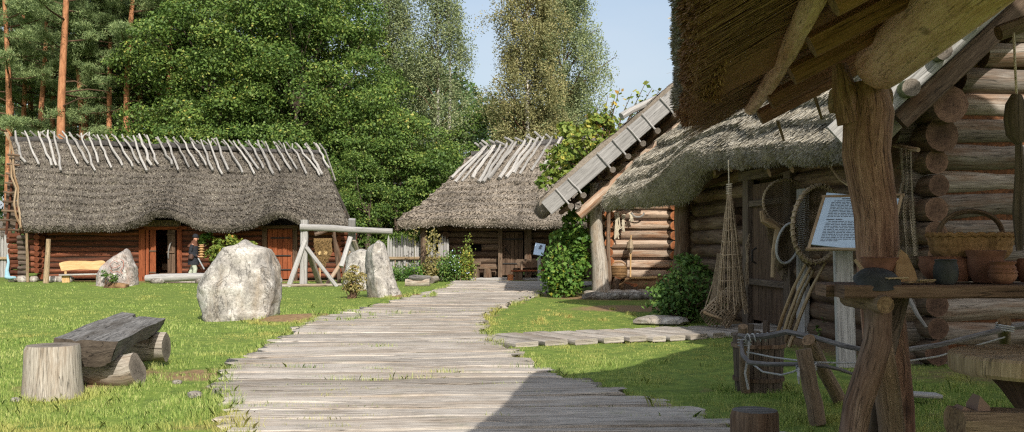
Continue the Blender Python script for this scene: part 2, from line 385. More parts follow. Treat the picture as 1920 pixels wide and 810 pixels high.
M['bark_pine'] = barkpine()
M['bark_oak'] = wood('oak_bark', (52, 44, 36), (88, 76, 64), (116, 104, 90), sv=7, su=1.5, bump=1., bd=.04)
def barkbirch():
    n = NT('birch_bark'); uv = n.uv()
    f = n.noise(n.mp(uv, (4.5, 1.2, 1)), 1., 4, .6)
    return n.col(n.ramp(f, [(.36, lin(52, 46, 42)), (.44, lin(190, 184, 174)), (.7, lin(222, 218, 210))])).rough(.8).m
M['bark_birch'] = barkbirch()
M['twig'] = simple('twig_bark', (70, 52, 40), (112, 88, 68), 9)
M['leaf_oak'] = leafmat('oak_leaf', [(.12, (44, 66, 28)), (.45, (72, 98, 42)), (.72, (104, 128, 58)), (.93, (146, 154, 76)), (1., (182, 166, 78))], .22)
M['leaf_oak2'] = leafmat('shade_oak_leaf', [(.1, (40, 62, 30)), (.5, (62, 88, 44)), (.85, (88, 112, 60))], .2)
M['leaf_birch'] = leafmat('birch_leaf', [(.1, (78, 92, 62)), (.45, (114, 128, 88)), (.75, (146, 154, 110)), (1., (170, 168, 116))], .25)
M['leaf_birch2'] = leafmat('yellowing_birch_leaf', [(.1, (84, 92, 58)), (.4, (122, 124, 82)), (.7, (148, 144, 98)), (1., (174, 156, 104))], .25)
M['needle'] = leafmat('pine_needle', [(.1, (66, 86, 56)), (.5, (112, 132, 84)), (.9, (158, 172, 114)), (1., (178, 186, 126))], .22)
M['leaf_bush'] = leafmat('bush_leaf', [(.1, (46, 74, 32)), (.5, (76, 108, 50)), (.85, (112, 140, 68)), (1., (150, 164, 82))], .24)
M['leaf_vine'] = leafmat('vine_leaf', [(.1, (46, 78, 30)), (.5, (78, 114, 44)), (.85, (122, 148, 62)), (1., (186, 170, 66))], .25)
M['leaf_autumn'] = leafmat('yellow_green_leaf', [(.1, (72, 98, 42)), (.5, (104, 126, 54)), (.78, (140, 148, 64)), (.93, (188, 172, 76)), (1., (180, 136, 70))], .25)
M['leaf_dry'] = leafmat('dry_leaf', [(.1, (92, 90, 52)), (.5, (134, 128, 76)), (.85, (162, 146, 90)), (1., (172, 130, 90))], .25)
M['grass'] = None
def grassmat():
    n = NT('grass_blade'); g = n.geo()
    f = n.math('ADD', n.math('MULTIPLY', n.rnd(), .4), n.math('ADD', n.math('MULTIPLY', n.noise(g, .6, 5, .7), .5), n.math('MULTIPLY', n.noise(g, 7., 3, .7), .3)))
    c = n.ramp(f, [(.36, lin(78, 110, 48)), (.52, lin(122, 150, 68)), (.66, lin(166, 182, 96)), (.82, lin(206, 206, 136))])
    y = n.rnd('dry')
    c = n.mix(y, c, n.ramp(n.rnd(), [(0, lin(164, 152, 84)), (.5, lin(206, 190, 116)), (1, lin(176, 176, 92))]))
    n.col(c).rough(.6)
    return n.trans(c, .22).m
M['grass'] = grassmat()
def groundmat():
    n = NT('turf_ground'); g = n.geo()
    f = n.noise(g, 3.5, 7, .7)
    c = n.ramp(f, [(.3, lin(70, 88, 34)), (.55, lin(104, 122, 48)), (.75, lin(132, 140, 66))])
    s_ = n.ramp(n.noise(g, 9, 6, .7), [(.3, lin(98, 76, 52)), (.7, lin(152, 126, 92))])
    d = n.rnd('dirt')
    d = n.ramp(n.math('ADD', d, n.math('MULTIPLY', n.math('SUBTRACT', n.noise(g, 6, 5, .7), .5), .7)), [(.35, 0.), (.65, 1.)])
    c = n.mix(d, c, s_)
    return n.col(c).rough(.95).bump(f, .8, .03).m
M['ground'] = groundmat()
# ------------------------------------------------------------------ ground, boardwalk, grass
LEy = [5, 8.4, 10.67, 12.7, 16.1, 20.6, 24.9, 30, 35.1, 39.6]; LEx = [-1.3, -2.32, -3.08, -3.54, -3.7, -3.97, -3.2, -2.7, -2.2, -2.3]
REy = [5, 6.5, 8.5, 10.3, 11.7, 13.3, 15.3, 17.6, 20.6, 23.9, 28.4, 31, 33.5, 36.5, 39.6]; REx = [3.9, 2.9, 1.73, 1.05, .5, .07, -.29, -.52, -.66, -.38, .5, 1.0, 1.6, 3.0, 4.6]
def SP0(x): return np.interp(x, [-.6, 4.0, 6], [14.9, 16.9, 17.6])   # side path near edge
def SP1(x): return np.interp(x, [-.6, 4.4, 6], [16.4, 18.6, 19.2])
DIRT = [(-4.1, 20.4, 1.45, .75, 1.0), (-2.9, 28.3, 1.4, .6, .9), (-14.4, 36.2, 1.0, .8, .8), (-3.6, 12.1, .75, .75, 1.), (-4.9, 11.6, .7, 1.6, .85),
        (-2.0, 9.2, .5, .5, .45), (3.3, 24.2, 2.2, 1.5, .85), (3.0, 29, 2.2, 1.4, .9), (5.0, 18, 1.1, 6, .8), (1.4, 31, 1.2, 2, .7), (-8.0, 38.6, 4.5, .7, .7), (-13, 39.7, 5, .5, .7), (-14, 43, 8, 2.6, 1.), (6.5, 12, 3, 1.3, .55), (4.6, 7.3, 3, 2.2, .5), (.1, 42.3, 5, .7, .7)]
DRY = [(-7.6, 17.2, 1.6, .5, .9), (-4.7, 19.6, .9, .6, .8), (.9, 21.5, 2.2, 4.5, .95), (2.2, 27, 2, 3, .9), (1.5, 18.8, 2.6, 1.4, .75), (1.6, 15.6, 2.4, .8, .7), (-10, 30, 4, 3, .5), (-5.5, 27, 3, 2.5, .5), (-9, 22, 3, 1.5, .4), (-6, 36, 6, 2, .5), (1.4, 14.8, 1.6, .8, .5)]
_r = np.random.default_rng(5)
for i in range(60): yy = 1 / (1 / 8 + (1 / 38 - 1 / 8) * _r.random()); DRY.append(((_r.random() * 1.04 - .52) * yy, yy, _r.uniform(.25, 1.1), _r.uniform(.25, .9), _r.uniform(.3, .75)))
for i in range(45): yy = 1 / (1 / 7.5 + (1 / 32 - 1 / 7.5) * _r.random()); DIRT.append(((_r.random() * 1.04 - .52) * yy, yy, _r.uniform(.08, .28), _r.uniform(.1, .3), _r.uniform(.4, .8)))
for i in range(26): yy = 7.5 + i * 1.2; DIRT.append((np.interp(yy, [7.5, 39], [0, 0]) * 0 + (-2.6 if i % 2 else .0) * 0 + (np.interp(yy, [5, 8.4, 10.67, 12.7, 16.1, 20.6, 24.9, 30, 39], [-1.3, -2.4, -3.15, -3.6, -3.78, -4.05, -3.3, -2.8, -2.3]) if i % 2 else np.interp(yy, [6.5, 8.5, 10.3, 11.7, 13.3, 15.3, 20.6, 23.9, 28.4, 33, 39], [3., 1.85, 1.15, .6, .15, -.2, -.55, -.25, .6, 1.6, 4.4])), yy, .28, .6, .55))
def spots(L, x, y):
    r = np.zeros_like(x)
    for cx, cy, rx, ry, s in L:
        r = np.maximum(r, s * np.exp(-(((x - cx) / rx) ** 2 + ((y - cy) / ry) ** 2) ** 1.5))
    return r
MOUND = [(-4.1, 20.9, 1.35, .8, .1), (-2.75, 28.5, 1.3, .8, .14), (-14.4, 36.3, 1.0, .7, .16)]
def gz(x, y):
    z = .02 * vnoise(np.stack([x * .8, y * .8, 0 * x], -1), 3)
    for cx, cy, rx, ry, h in MOUND: z = z + h * np.exp(-((x - cx) / rx) ** 2 - ((y - cy) / ry) ** 2)
    return z
def on_path(x, y, m=0.):
    a = (x > np.interp(y, LEy, LEx) - m) & (x < np.interp(y, REy, REx) + m) & (y < 39.8)
    b = (x > -.7) & (x < 5.2) & (y > SP0(x) - m) & (y < SP1(x) + m)
    return a | b
xs = np.concatenate([[-1500, -600, -200, -90, -50], np.arange(-30, 16.01, .3), [20, 40, 90, 200, 600, 1500]])
ys = np.concatenate([[-1500, -400, -100, -30, -8, -2], np.arange(2, 46.01, .3), [50, 60, 80, 120, 250, 600, 1800]])
X, Y = np.meshgrid(xs, ys, indexing='ij')
mb = MB(); near = (np.abs(X) < 40) & (Y < 47) & (Y > 0)
mb.grid(np.stack([X, Y, np.where(near, gz(X, Y), 0) - np.where(on_path(X, Y, -.15), .1, 0)], -1))
o = build('ground', mb, M['ground'], attr={'dirt': np.clip(spots(DIRT, X, Y), 0, 1).ravel()})
o['kind'] = 'structure'

# boardwalk: broad split planks laid across, ragged ends, slightly crowned and uneven
mb = MB(); y = 5.2
while y < 39.5:
    w = U(.24, .5) if y < 30 else U(.35, .6)
    if rng.random() < .12: w = U(.12, .2)
    gap = U(.014, .04)
    yc = y + w / 2; tilt = U(.045, .085) if y < 24 else U(0, .03)
    x0 = np.interp(yc, LEy, LEx) + rng.normal(0, .035); x1 = np.interp(yc, REy, REx) + rng.normal(0, .045)
    n = 26; t = np.linspace(0, 1, n); xx = x0 + (x1 - x0) * t
    sec = np.array([(-.5, -.06), (-.5, .02), (-.475, .042), (-.25, .048), (0, .05), (.25, .048), (.475, .042), (.5, .02), (.5, -.06)])
    oz = U(0, .016); o1 = U(0, 99)
    wn = 1 + .10 * vnoise(np.stack([xx * .9 + o1, 0 * xx, 0 * xx], -1)); wob = .05 * vnoise(np.stack([xx * .5 + o1, 0 * xx + 5, 0 * xx], -1))
    Pg = np.zeros((n, len(sec), 3))
    Pg[..., 0] = xx[:, None]
    Pg[..., 1] = yc + (xx[:, None] - (x0 + x1) / 2) * tilt + wob[:, None] + sec[None, :, 0] * w * wn[:, None]
    Pg[..., 2] = .03 + oz + sec[None, :, 1] + .012 * vnoise(np.stack([Pg[..., 0] * 1.2 + o1, Pg[..., 1] * 3, 0 * Pg[..., 0]], -1)) + (t[:, None] - .5) * rng.normal(0, .02)
    e = .03 * rng.normal(size=(2, len(sec))); Pg[0, :, 0] += e[0] * 2; Pg[-1, :, 0] += e[1] * 2
    r_ = U(0, 1); mb.grid(Pg, r=r_)
    for q in (0, -1): mb.raw(Pg[q], np.arange(9) if q == 0 else np.arange(9)[::-1], [9], sec * .3, 0, r_)
    y += w + gap
o = build('path', mb, M['walk'], smooth=50); o['kind'] = 'structure'
mb = MB(); x = -.45
while x < 5.2:
    w = U(.28, .5); xc = x + w / 2
    a = A3(xc - .35, SP1(xc - .35) + rng.normal(0, .05), .035 + U(0, .02)); b = A3(xc + .45, SP0(xc + .45) + rng.normal(0, .05), .035 + U(0, .02))
    mb.beam(b, a, w * .93, .09, ch=.015, n=6, mi=0, rag=.02); x += w
o = build('side_path', mb, M['walk'], smooth=50); o['kind'] = 'structure'

# grass: real blades, dense near the camera; thinner and wider far away
def blades(n, ymin, ymax, xmin_f, xmax_f, hh, ww, tall=None, mask=True, dens=None):
    u = rng.random(n)
    y = 1 / (1 / ymin + (1 / ymax - 1 / ymin) * u)            # even in picture rows
    a = xmin_f + (xmax_f - xmin_f) * rng.random(n); x = a * y
    return x, y
def blade_mesh(x, y, h, w, name_mb, lean=.5, z0=0.):
    n = len(x); z = gz(x, y) - .01 + z0
    ang = rng.random(n) * 2 * np.pi; la = rng.random(n) * 2 * np.pi; ll = h * lean * rng.random(n)
    sx, sy = np.cos(ang) * w / 2, np.sin(ang) * w / 2
    b0 = np.stack([x - sx, y - sy, z], -1); b1 = np.stack([x + sx, y + sy, z], -1)
    mx, my = x + np.cos(la) * ll * .35, y + np.sin(la) * ll * .35
    m0 = np.stack([mx - sx * .7, my - sy * .7, z + h * .6], -1); m1 = np.stack([mx + sx * .7, my + sy * .7, z + h * .6], -1)
    tp = np.stack([x + np.cos(la) * ll, y + np.sin(la) * ll, z + h * (1 - .2 * rng.random(n))], -1)
    V = np.stack([b0, b1, m1, tp, m0], 1)
    name_mb.ngons(V, r=rng.random(n))
    return np.repeat(np.clip(spots(DRY, x, y), 0, 1), 5)
KEEP_OUT = []      # (x,y,r) of stones and stumps
gm = MB(); dry = []
x, y = blades(560000, 5.2, 43, -.66, .62, 0, 0)
cov = vnoise(np.stack([x * 1.3, y * 1.3, 0 * x], -1), 9)
d = spots(DIRT, x, y) + .25 * vnoise(np.stack([x * 4, y * 4, 0 * x], -1), 4)
keep = ~on_path(x, y, -.03) & (rng.random(len(x)) > d * 1.5)
inA = (x > 5.5 - .1 * (y - 13.3)) & (y > 13.3); inC = (y > 42.6)
inB = (x > 2.6) & (y > 30); keep &= ~(inA | inC | inB)
x, y, cov = x[keep], y[keep], cov[keep]
tuf = vnoise(np.stack([x * 7, y * 5, 0 * x], -1), 19) + .6 * vnoise(np.stack([x * 15, y * 11, 0 * x], -1), 29)
sc = np.clip(y / 14, .75, 3)
h = (.030 + .027 * np.clip(cov + .3, 0, 1) + .02 * rng.random(len(x))) * np.where(x > 0, .8, 1.) * np.clip(1.15 - y / 90, .6, 1)
h *= np.clip(.85 + .75 * tuf, .3, 2.)
h *= 1 - .45 * np.clip(spots(DRY, x, y), 0, 1)
# rough edge along the boardwalk and lush corner under the shed
edge = on_path(x, y, .22); h = np.where(edge, h * 1.25, h)
lush = (x > 2.6) & (y < 11.5) & (x > .23 * y); h = np.where(lush, h * (1.4 + .9 * np.clip(cov, 0, 1)), h)
lushl = (x < -2.6) & (y < 11); h = np.where(lushl, h * 1.05, h)
dry.append(blade_mesh(x, y, h, .0042 * sc * (1 + .5 * rng.random(len(x))), gm))
# tufts: taller clumps at random, in plank gaps and at the feet of posts and stones
T = []
for i in range(240):
    yy = 1 / (1 / 7.5 + (1 / 38 - 1 / 7.5) * rng.random()); xx = (rng.random() * 1.06 - .53) * yy
    if on_path(A3(xx), A3(yy), .05)[0] or (xx > 3.6 and yy > 13): continue
    T.append((xx, yy, U(.05, .2), U(.07, .13), 80))
for i in range(120):      # broad-leaved tufts in the lawn and ragged tufts round stumps, stones and log feet
    yy = 1 / (1 / 7.5 + (1 / 30 - 1 / 7.5) * rng.random()); xx = (rng.random() * .54 - .53) * yy
    if not on_path(A3(xx), A3(yy), .1)[0]: T.append((xx, yy, U(.1, .35), U(.05, .1), 120))
for cx, cy, r_, n in ((-4.76, 10.3, .33, 40), (-4.5, 11.0, .4, 24), (-4.9, 13.0, .45, 24), (-4.1, 20.2, 1.0, 40), (-2.9, 27.9, .6, 24), (2.64, 10.6, .32, 18), (2.7, 8.9, .12, 8), (1.67, 6.85, .2, 8)):
    for k in range(n): a = U(0, 6.283); T.append((cx + r_ * math.cos(a) * U(.95, 1.3), cy + r_ * math.sin(a) * U(.9, 1.2), .06, U(.07, .13), 26))
for i in range(420):      # grass leaning over the plank ends
    yy = 1 / (1 / 7.8 + (1 / 36 - 1 / 7.8) * rng.random()); xx = (np.interp(yy, LEy, LEx) - U(-.06, .12)) if rng.random() < .6 else (np.interp(yy, REy, REx) + U(-.06, .12))
    T.append((xx, yy, U(.05, .14), U(.1, .17), 34))
for px, py, n, ln in [(500, 694, 110, .5), (560, 694, 60, .25), (765, 714, 80, .3), (835, 702, 90, .22), (640, 715, 40, .3), (500, 752, 60, .6), (560, 770, 50, .6), (720, 655, 50, .2), (795, 588, 50, .3), (610, 745, 30, .2), (540, 783, 40, .4), (620, 806, 40, .2), (745, 590, 50, .3), (880, 585, 40, .3), (600, 628, 40, .3), (690, 650, 30, .3), (990, 690, 40, .3), (930, 783, 30, .2), (470, 770, 60, .3), (960, 560, 60, .5), (850, 548, 60, .5), (900, 545, 60, .6)]:
    g = G(px, py, .06); T.append((g[0], g[1], ln, U(.07, .13), n))
for i in range(150):       # weeds rooted in the gaps between planks
    yy = 1 / (1 / 8.3 + (1 / 36 - 1 / 8.3) * rng.random()); l, r = np.interp(yy, LEy, LEx), np.interp(yy, REy, REx); q = rng.random(); q = q * q * .6 if rng.random() < .6 else (1 - .25 * q * q if rng.random() < .5 else q)
    T.append((l + (r - l) * q, yy, U(.08, .4), U(.025, .07), int(U(8, 45))))
for (xx, yy, rr, hh, n) in T:
    op = n < 120 and on_path(A3(xx), A3(yy), -.05)[0]; ex = .02 if op else rr
    tx = xx + rng.normal(0, rr * .6, n); ty = yy + rng.normal(0, ex * .6, n)
    dry.append(blade_mesh(tx, ty, hh * (.5 + .6 * rng.random(n)), np.full(n, .0042 * max(1, yy / 13)), gm, .8, .06 if op else 0.))
o = build('grass', gm, M['grass'], smooth=0, attr={'dry': np.concatenate(dry)})
o['kind'] = 'stuff'; o['label'] = 'short green lawn grass around the boardwalk'
# ------------------------------------------------------------------ thatch and log walls
def thatch(name, S, thick, courses, mats, parent, nu=70, nper=6, nb=9000, blen=.16, bw=.012, amp=.035, edge_out=.1, noise=.03, stub=2500, capm=1, lift=.16, under=True, inset=0., stubl=.05):
    """S(u,v): top surface, u along the eaves, v from eave (0) to ridge (1). One mesh: skin, rolled eave, underside, ends, reed stubble."""
    nv = courses * nper + 1
    u = np.linspace(0, 1, nu); v = np.linspace(0, 1, nv); Ug, Vg = np.meshgrid(u, v, indexing='ij')
    Pt = S(Ug, Vg); e = 1e-3
    du = S(np.clip(Ug + e, 0, 1), Vg) - S(np.clip(Ug - e, 0, 1), Vg); dv = S(Ug, np.clip(Vg + e, 0, 1)) - S(Ug, np.clip(Vg - e, 0, 1))
    N = nrm(np.cross(du, dv)); N = np.where(N[..., 2:] < 0, -N, N); D = -nrm(dv)
    ph = Vg * courses + .35 * vnoise(np.stack([Pt[..., 0] * .7, Pt[..., 1] * .7, 0 * Ug], -1), 5)
    fr = ph - np.floor(ph)
    h = amp * (1 - fr) ** 1.0 + noise * fbm(Pt * 1.4, 4, 2) + noise * .5 * vnoise(Pt * 7, 8)
    h = h * np.clip(Vg * 14, .3, 1)
    top = Pt + N * h[..., None]
    th = (thick(Ug) if callable(thick) else thick) + noise * 1.3 * fbm(Pt * 1.1 + 40, 3, 6)
    rows = [top[:, ::-1]]
    ks = [(.15, .55), (.38, .9), (.62, 1.), (.85, .8)]
    nz = fbm(np.stack([Pt[:, 0, 0] * 2.5, Pt[:, 0, 1] * 2.5, Pt[:, 0, 2] * 0], -1), 3, 4) * noise
    er = []
    for t, b in ks:
        q = top[:, 0] * (1 - t) + (Pt[:, 0] - N[:, 0] * th[:, 0:1]) * t + D[:, 0] * (edge_out * b + nz * (1 + t))[:, None]
        er.append(q)
    er = np.stack(er, 1); rows.append(er)
    vb_ = np.linspace(0, 1, 14)
    Ub, Vb = np.meshgrid(u, vb_, indexing='ij'); iv = np.clip((Vb * (nv - 1)).round().astype(int), 0, nv - 1)
    ii = np.repeat(np.arange(nu)[:, None], 14, 1)
    und = Pt[ii, iv] - N[ii, iv] * th[ii, iv][..., None]
    rows.append(und)
    mb = MB(); full = np.concatenate(rows, 1)
    nt = nv + 4
    mb.grid(full[:, :nt - 2], mi=0, r=.45); mb.grid(full[:, nt - 3:], mi=capm, r=.4)
    for k in (0, -1):
        ring = full[k]; ring = np.concatenate([ring[:nv], ring[nv:]]); m = len(ring)
        # end face as a strip between skin and underside
        tp = Pt[k][np.linspace(0, nv - 1, 14).round().astype(int)] + (N * h[..., None])[k][np.linspace(0, nv - 1, 14).round().astype(int)]
        mb.grid(np.stack([tp, .5 * (tp + und[k]), und[k]], 1), mi=capm, r=.4)
        mb.raw(np.concatenate([top[k, :1], er[k], und[k, :1]]), np.arange(6), [6], None, capm, .4)
    # reed stubble lying down the slope
    def pick(n, lo=0., hi=1.):
        a = rng.random(n) * (nu - 1); b = (lo + (hi - lo) * rng.random(n)) * (nv - 1)
        # butts of each course stand out: pull samples towards course edges
        i = a.astype(int).clip(0, nu - 2); j = b.astype(int).clip(0, nv - 2); fa = (a - i)[:, None]; fb = (b - j)[:, None]
        q = (top[i, j] * (1 - fa) + top[i + 1, j] * fa) * (1 - fb) + (top[i, j + 1] * (1 - fa) + top[i + 1, j + 1] * fa) * fb
        return q, N[i, j], D[i, j], nrm(du)[i, j]
    if nb:
        q, n_, d_, t_ = pick(nb)
        L = blen * (.5 + rng.random(nb))[:, None]; w = bw * (.6 + .8 * rng.random(nb))[:, None]
        dr = nrm(d_ + n_ * (lift * rng.random(nb))[:, None] + t_ * rng.normal(0, .16, (nb, 1)))
        ro = rng.normal(0, .45, (nb, 1)); t_ = t_ * np.cos(ro) + n_ * np.sin(ro)
        a = q - dr * L * .5 + n_ * .004; b = q + dr * L * .5 + n_ * (lift * .3 * L + .004)
        mb.ngons(np.stack([a - t_ * w, a + t_ * w, b + t_ * w * .7, b - t_ * w * .7], 1), 0, np.clip(rng.normal(.5, .21, nb), 0, 1))
    if stub:
        i = (rng.random(stub) * (nu - 1)).astype(int); fa = rng.random(stub)[:, None]; t = rng.random(stub) * 5
        ring = np.concatenate([top[:, :1], er, und[:, :1]], 1); j = t.astype(int).clip(0, 4); fb = (t - j)[:, None]
        q = (ring[i, j] * (1 - fa) + ring[i + 1, j] * fa) * (1 - fb) + (ring[i, j + 1] * (1 - fa) + ring[i + 1, j + 1] * fa) * fb
        T_ = nrm(du)[i, 0]; dr = nrm(D[i, 0] * (.8 - .1 * t[:, None]) + N[i, 0] * (.5 - t / 5)[:, None] * .8 + rng.normal(0, .2, (stub, 3)))
        T_ = nrm(T_ + rng.normal(0, .5, (stub, 3))); L = stubl * (.5 + rng.random(stub))[:, None]; w = bw * (.5 + .6 * rng.random(stub))[:, None]
        mb.ngons(np.stack([q - T_ * w - dr * .02, q + T_ * w - dr * .02, q + dr * L + T_ * w * .4, q + dr * L - T_ * w * .4], 1), np.where(t > 2.6, capm, 0), np.clip(rng.normal(.5, .25, stub), 0, 1))
    return build(name, mb, mats, parent, smooth=60)

def log_wall(mb, A, B, z0, z1, d, ext=(.3, .3), openings=(), mi=0, cap=1, moss=2, wob=.05, seg=9, slope=None, jit=.012, rowmi=None):
    A = np.asarray(A, float); B = np.asarray(B, float); L = np.linalg.norm(B[:2] - A[:2]); e = np.append((B - A)[:2] / L, 0); nn = A3(-e[1], e[0], 0)
    n = max(1, round((z1 - z0) / d)); d = (z1 - z0) / n
    for i in range(n):
        zc = z0 + d * (i + .5)
        s0, s1 = -ext[0] - abs(rng.normal(0, .04)), L + ext[1] + abs(rng.normal(0, .04))
        if slope: s0, s1 = slope(zc + d * .4, s0, s1)
        if s1 - s0 < .3: continue
        segs = [(s0, s1)]
        for a, b, c, q in openings:
            if zc > c - d * .2 and zc < q + d * .2:
                segs = [(x, y) for s, t in segs for x, y in ((s, min(t, a)), (max(s, b), t)) if y - x > .05]
        ra, rb = d * .505 * (1 + rng.normal(0, .055)), d * .505 * (1 + rng.normal(0, .055)); r_ = U(0, 1)
        off = nn * rng.normal(0, .012)
        for s, t in segs:
            k = max(3, int((t - s) / .7))
            p0 = A + e * s + off; p1 = A + e * t + off; p0 = A3(p0[0], p0[1], zc); p1 = A3(p1[0], p1[1], zc)
            f = lambda q: ra + (rb - ra) * (q + .3) / (L + .6)
            mb.pole(p0, p1, f(s), f(t), k, seg, jit, mi if rowmi is None else rowmi(zc), cap, wob, r=r_)
    if moss is not None:
        cuts = sorted({0., L} | {float(np.clip(x, 0, L)) for o in openings for x in o[:2]})
        for s, t in zip(cuts[:-1], cuts[1:]):
            m = (s + t) / 2; zz = sorted([(c, q) for a, b, c, q in openings if a < m < b]); z = z0
            for c, q in zz + [(z1, z1)]:
                if c > z + .05:
                    if slope is None or z1 < 3.6:
                        a = A + e * s; b = A + e * t
                        mb.beam((a[0], a[1], (z + c) / 2), (b[0], b[1], (z + c) / 2), d * .46, c - z - .02, ch=.002, n=1, mi=moss)
                z = max(z, q)

# ================================================================== thatched longhouse with ridge sticks
D = thing('longhouse', 'long log house with two doors and a row of bleached sticks over its thatched ridge', 'house', (-13.4, 42, 0))
DA, DB = A3(-19.5, 41.6, 0), A3(-7.35, 42.6, 0); De = nrm(DB - DA); DL = np.linalg.norm(DB - DA); Dn = A3(De[1], -De[0], 0)   # Dn faces the viewer
def dS(px): k = (px - 960) / F; return (k * DA[1] - DA[0]) / (De[0] - k * De[1])       # photo column -> metres along the front wall
d1 = (dS(265), dS(340)); d2 = (dS(499), dS(552))
mb = MB()
front_open = [(d1[0], d1[1], -.1, 2.25), (d2[0], d2[1], -.1, 2.2)]
log_wall(mb, DA + A3(0, 0, .08), DB, .08, 2.35, .23, (.28, .28), front_open, 0, 1, 2)
log_wall(mb, DA - Dn * 5.5, DA, .08, 2.35, .23, (.3, .35), (), 0, 1, 2)
log_wall(mb, DB - Dn * 5.5, DB, .08, 2.35, .23, (.3, .35), (), 0, 1, 2)
log_wall(mb, DA - Dn * 5.5, DB - Dn * 5.5, .08, 2.35, .23, (.3, .3), (), 0, 1, 2)
build('log_wall', mb, [M['log_red'], M['end_red'], M['moss_dark']], D)
for E0, gh in ((DA, 3.3), (DB, .8)):
    mb = MB()   # boards closing the roof space
    for k in range(14):
        s = (k + .5) / 14 * 5.5; z1 = 2.3 + gh * (1 - abs(s - 2.75) / 2.75)
        a = E0 - Dn * s; mb.beam((a[0], a[1], 2.25), (a[0], a[1], z1), .38, .06, up=De, mi=0)
    build('gable_boarding', mb, M['plank_dark'], D)
# roof
De0 = P(42, 437, 40.2); De1 = P(655, 435, 41.3); Dr0 = P(20, 262, 43.6); Dr1 = P(602, 288, 45.2)
def dt(px): return (px - 42) / (655 - 42.)
def S_D(u, v):
    u_, v_ = u[..., None], v[..., None]
    ev = De0 + (De1 - De0) * u_ + A3(0, 0, .32); rd = Dr0 + (Dr1 - Dr0) * u_
    p = ev + (rd - ev) * v_
    b1 = np.exp(-((u - dt(308)) / .085) ** 2 * 1.0); b2 = np.exp(-((u - dt(527)) / .075) ** 2)
    f = np.clip(1 - v * 1.55, 0, 1) ** 1.4
    p[..., 2] += (.62 * b1 + .6 * b2) * f; p[..., 1] -= (.35 * b1 + .35 * b2) * f
    p[..., 2] += -.10 * np.sin(v * np.pi) + .10 * np.cos(u * 2 * np.pi * 1.0) * v - .1 * v
    return p
thatch('thatch_roof', S_D, .34, 11, [M['thatch_house'], M['thatch_house']], D, nu=130, nb=34000, blen=.14, bw=.018, amp=.10, noise=.045, stub=5000, lift=.3)
Db0 = A3(-20.6, 47.6, 2.1); Db1 = A3(-7.6, 48.8, 2.1)
thatch('thatch_roof', lambda u, v: (Db1 + (Db0 - Db1) * u[..., None]) * (1 - v[..., None]) + (Dr1 + (Dr0 - Dr1) * u[..., None]) * v[..., None] + A3(0, .06, -.03), .3, 5, [M['thatch_house'], M['thatch_house']], D, nu=30, nb=0, stub=0)
# ridge roll and bleached ridge sticks
mb = MB(); mb.pole(Dr0 + A3(0, 0, .02), Dr1 + A3(0, 0, .02), .13, .13, 24, 9, .03, wob=.25)
build('ridge_roll', mb, M['twine'], D)
stk = np.concatenate([[32, 52], np.linspace(74, 596, 34)])
for k, px in enumerate(stk):
    px = px + rng.normal(0, 1.2); u = np.clip((px - 20) / (602 - 20.), .004, .996)
    t = Dr0 + (Dr1 - Dr0) * u; sl = nrm(S_D(A3(min(u + .03, 1)), A3(.62))[0] - t)
    side = nrm(Dr1 - Dr0); lean = U(-.14, .08) if k > 4 else U(-.15, .02)
    L = U(1.55, 2.1); n_ = nrm(np.cross(side, -sl)); n_ = n_ if n_[2] > 0 else -n_
    dirn = nrm(sl + side * lean)
    mb = MB(); a = t - dirn * U(.35, .55) + n_ * .2; pts = [a + dirn * L * 1.25 * q + n_ * (-.02 * q) + side * rng.normal(0, .03) + n_ * abs(rng.normal(0, .02)) for q in np.linspace(0, 1, 7)]
    r0 = U(.038, .055); mb.tube(pts, [r0 * .75, r0 * .9, r0, r0, r0 * 1.05, r0 * 1.1, r0], 7, wob=.12)
    if k in (2, 7, 22):
        b = pts[1]; mb.tube([b, b - dirn * .22 + side * .12 + n_ * .03, b - dirn * .42 + side * .34 + n_ * .05], [.04, .035, .028], 6)
    build('ridge_stick', mb, M['stick'], D)
for k, px in enumerate(stk):          # the far halves of the pairs, only their tips show over the ridge
    u = np.clip((px + rng.normal(6, 3) - 20) / 582., .004, .996); t = Dr0 + (Dr1 - Dr0) * u; side = nrm(Dr1 - Dr0)
    mb = MB(); mb.tube([t + A3(.5, 1.1, -1.15), t + A3(.2, .2, .12), t + side * .02 + A3(0, -.15, U(.3, .5))], [.05, .05, .035], 6, wob=.1); build('ridge_stick', mb, M['stick'], D)
# left verge sticks and the open lattice end
mb = MB()
for k in range(2): mb.tube([Dr0 + A3(-.05 - .1 * k, -.2, .3), *[Dr0 + (De0 - Dr0) * q + A3(rng.normal(-.05 - .09 * k, .05), 0, rng.normal(.28, .04)) for q in np.linspace(.1, 1.02, 8)]], .045, 6, wob=.1)
build('verge_stick', mb, M['pole'], D)
L0, L1 = P(4, 440, 42.6), P(22, 283, 43.2); R0_ = P(33, 440, 42.2)
for a, b in ((P(12, 440, 42.4), P(27, 300, 42.8)), (P(30, 440, 42.4), P(37, 330, 42.6))):
    mb = MB(); mb.pole(a, b, .06, .05, 4, 7, .01); build('lattice_post', mb, M['log_red'], D)
mb = MB()
for k in range(9):
    py = 290 + 17.5 * k; xl = 18 - 17 * (k / 8.) ; mb.pole(P(xl - 2 + rng.normal(0, 1), py, 42.5), P(36 + k * .8, py + 2, 42.3), .05, .05, 3, 7, .01, mi=0)
for k in range(8):
    py = 298 + 17.5 * k; xl = 19 - 17 * (k / 8.); a = P((xl + 36) / 2, py, 42.75); mb.beam(P(xl + 2, py, 42.75), P(38 + k * .8, py, 42.75), .1, .36, mi=1)
build('gable_lattice', mb, [M['log_brown'], M['plank_dark']], D)
mb = MB()  # porch end: crossing log stacks with bare log ends
log_wall(mb, P(18, 500, 40.9) * A3(1, 1, 0), P(34, 500, 41.2) * A3(1, 1, 0), .05, 2.0, .21, (.02, .02), (), 0, 1, None)
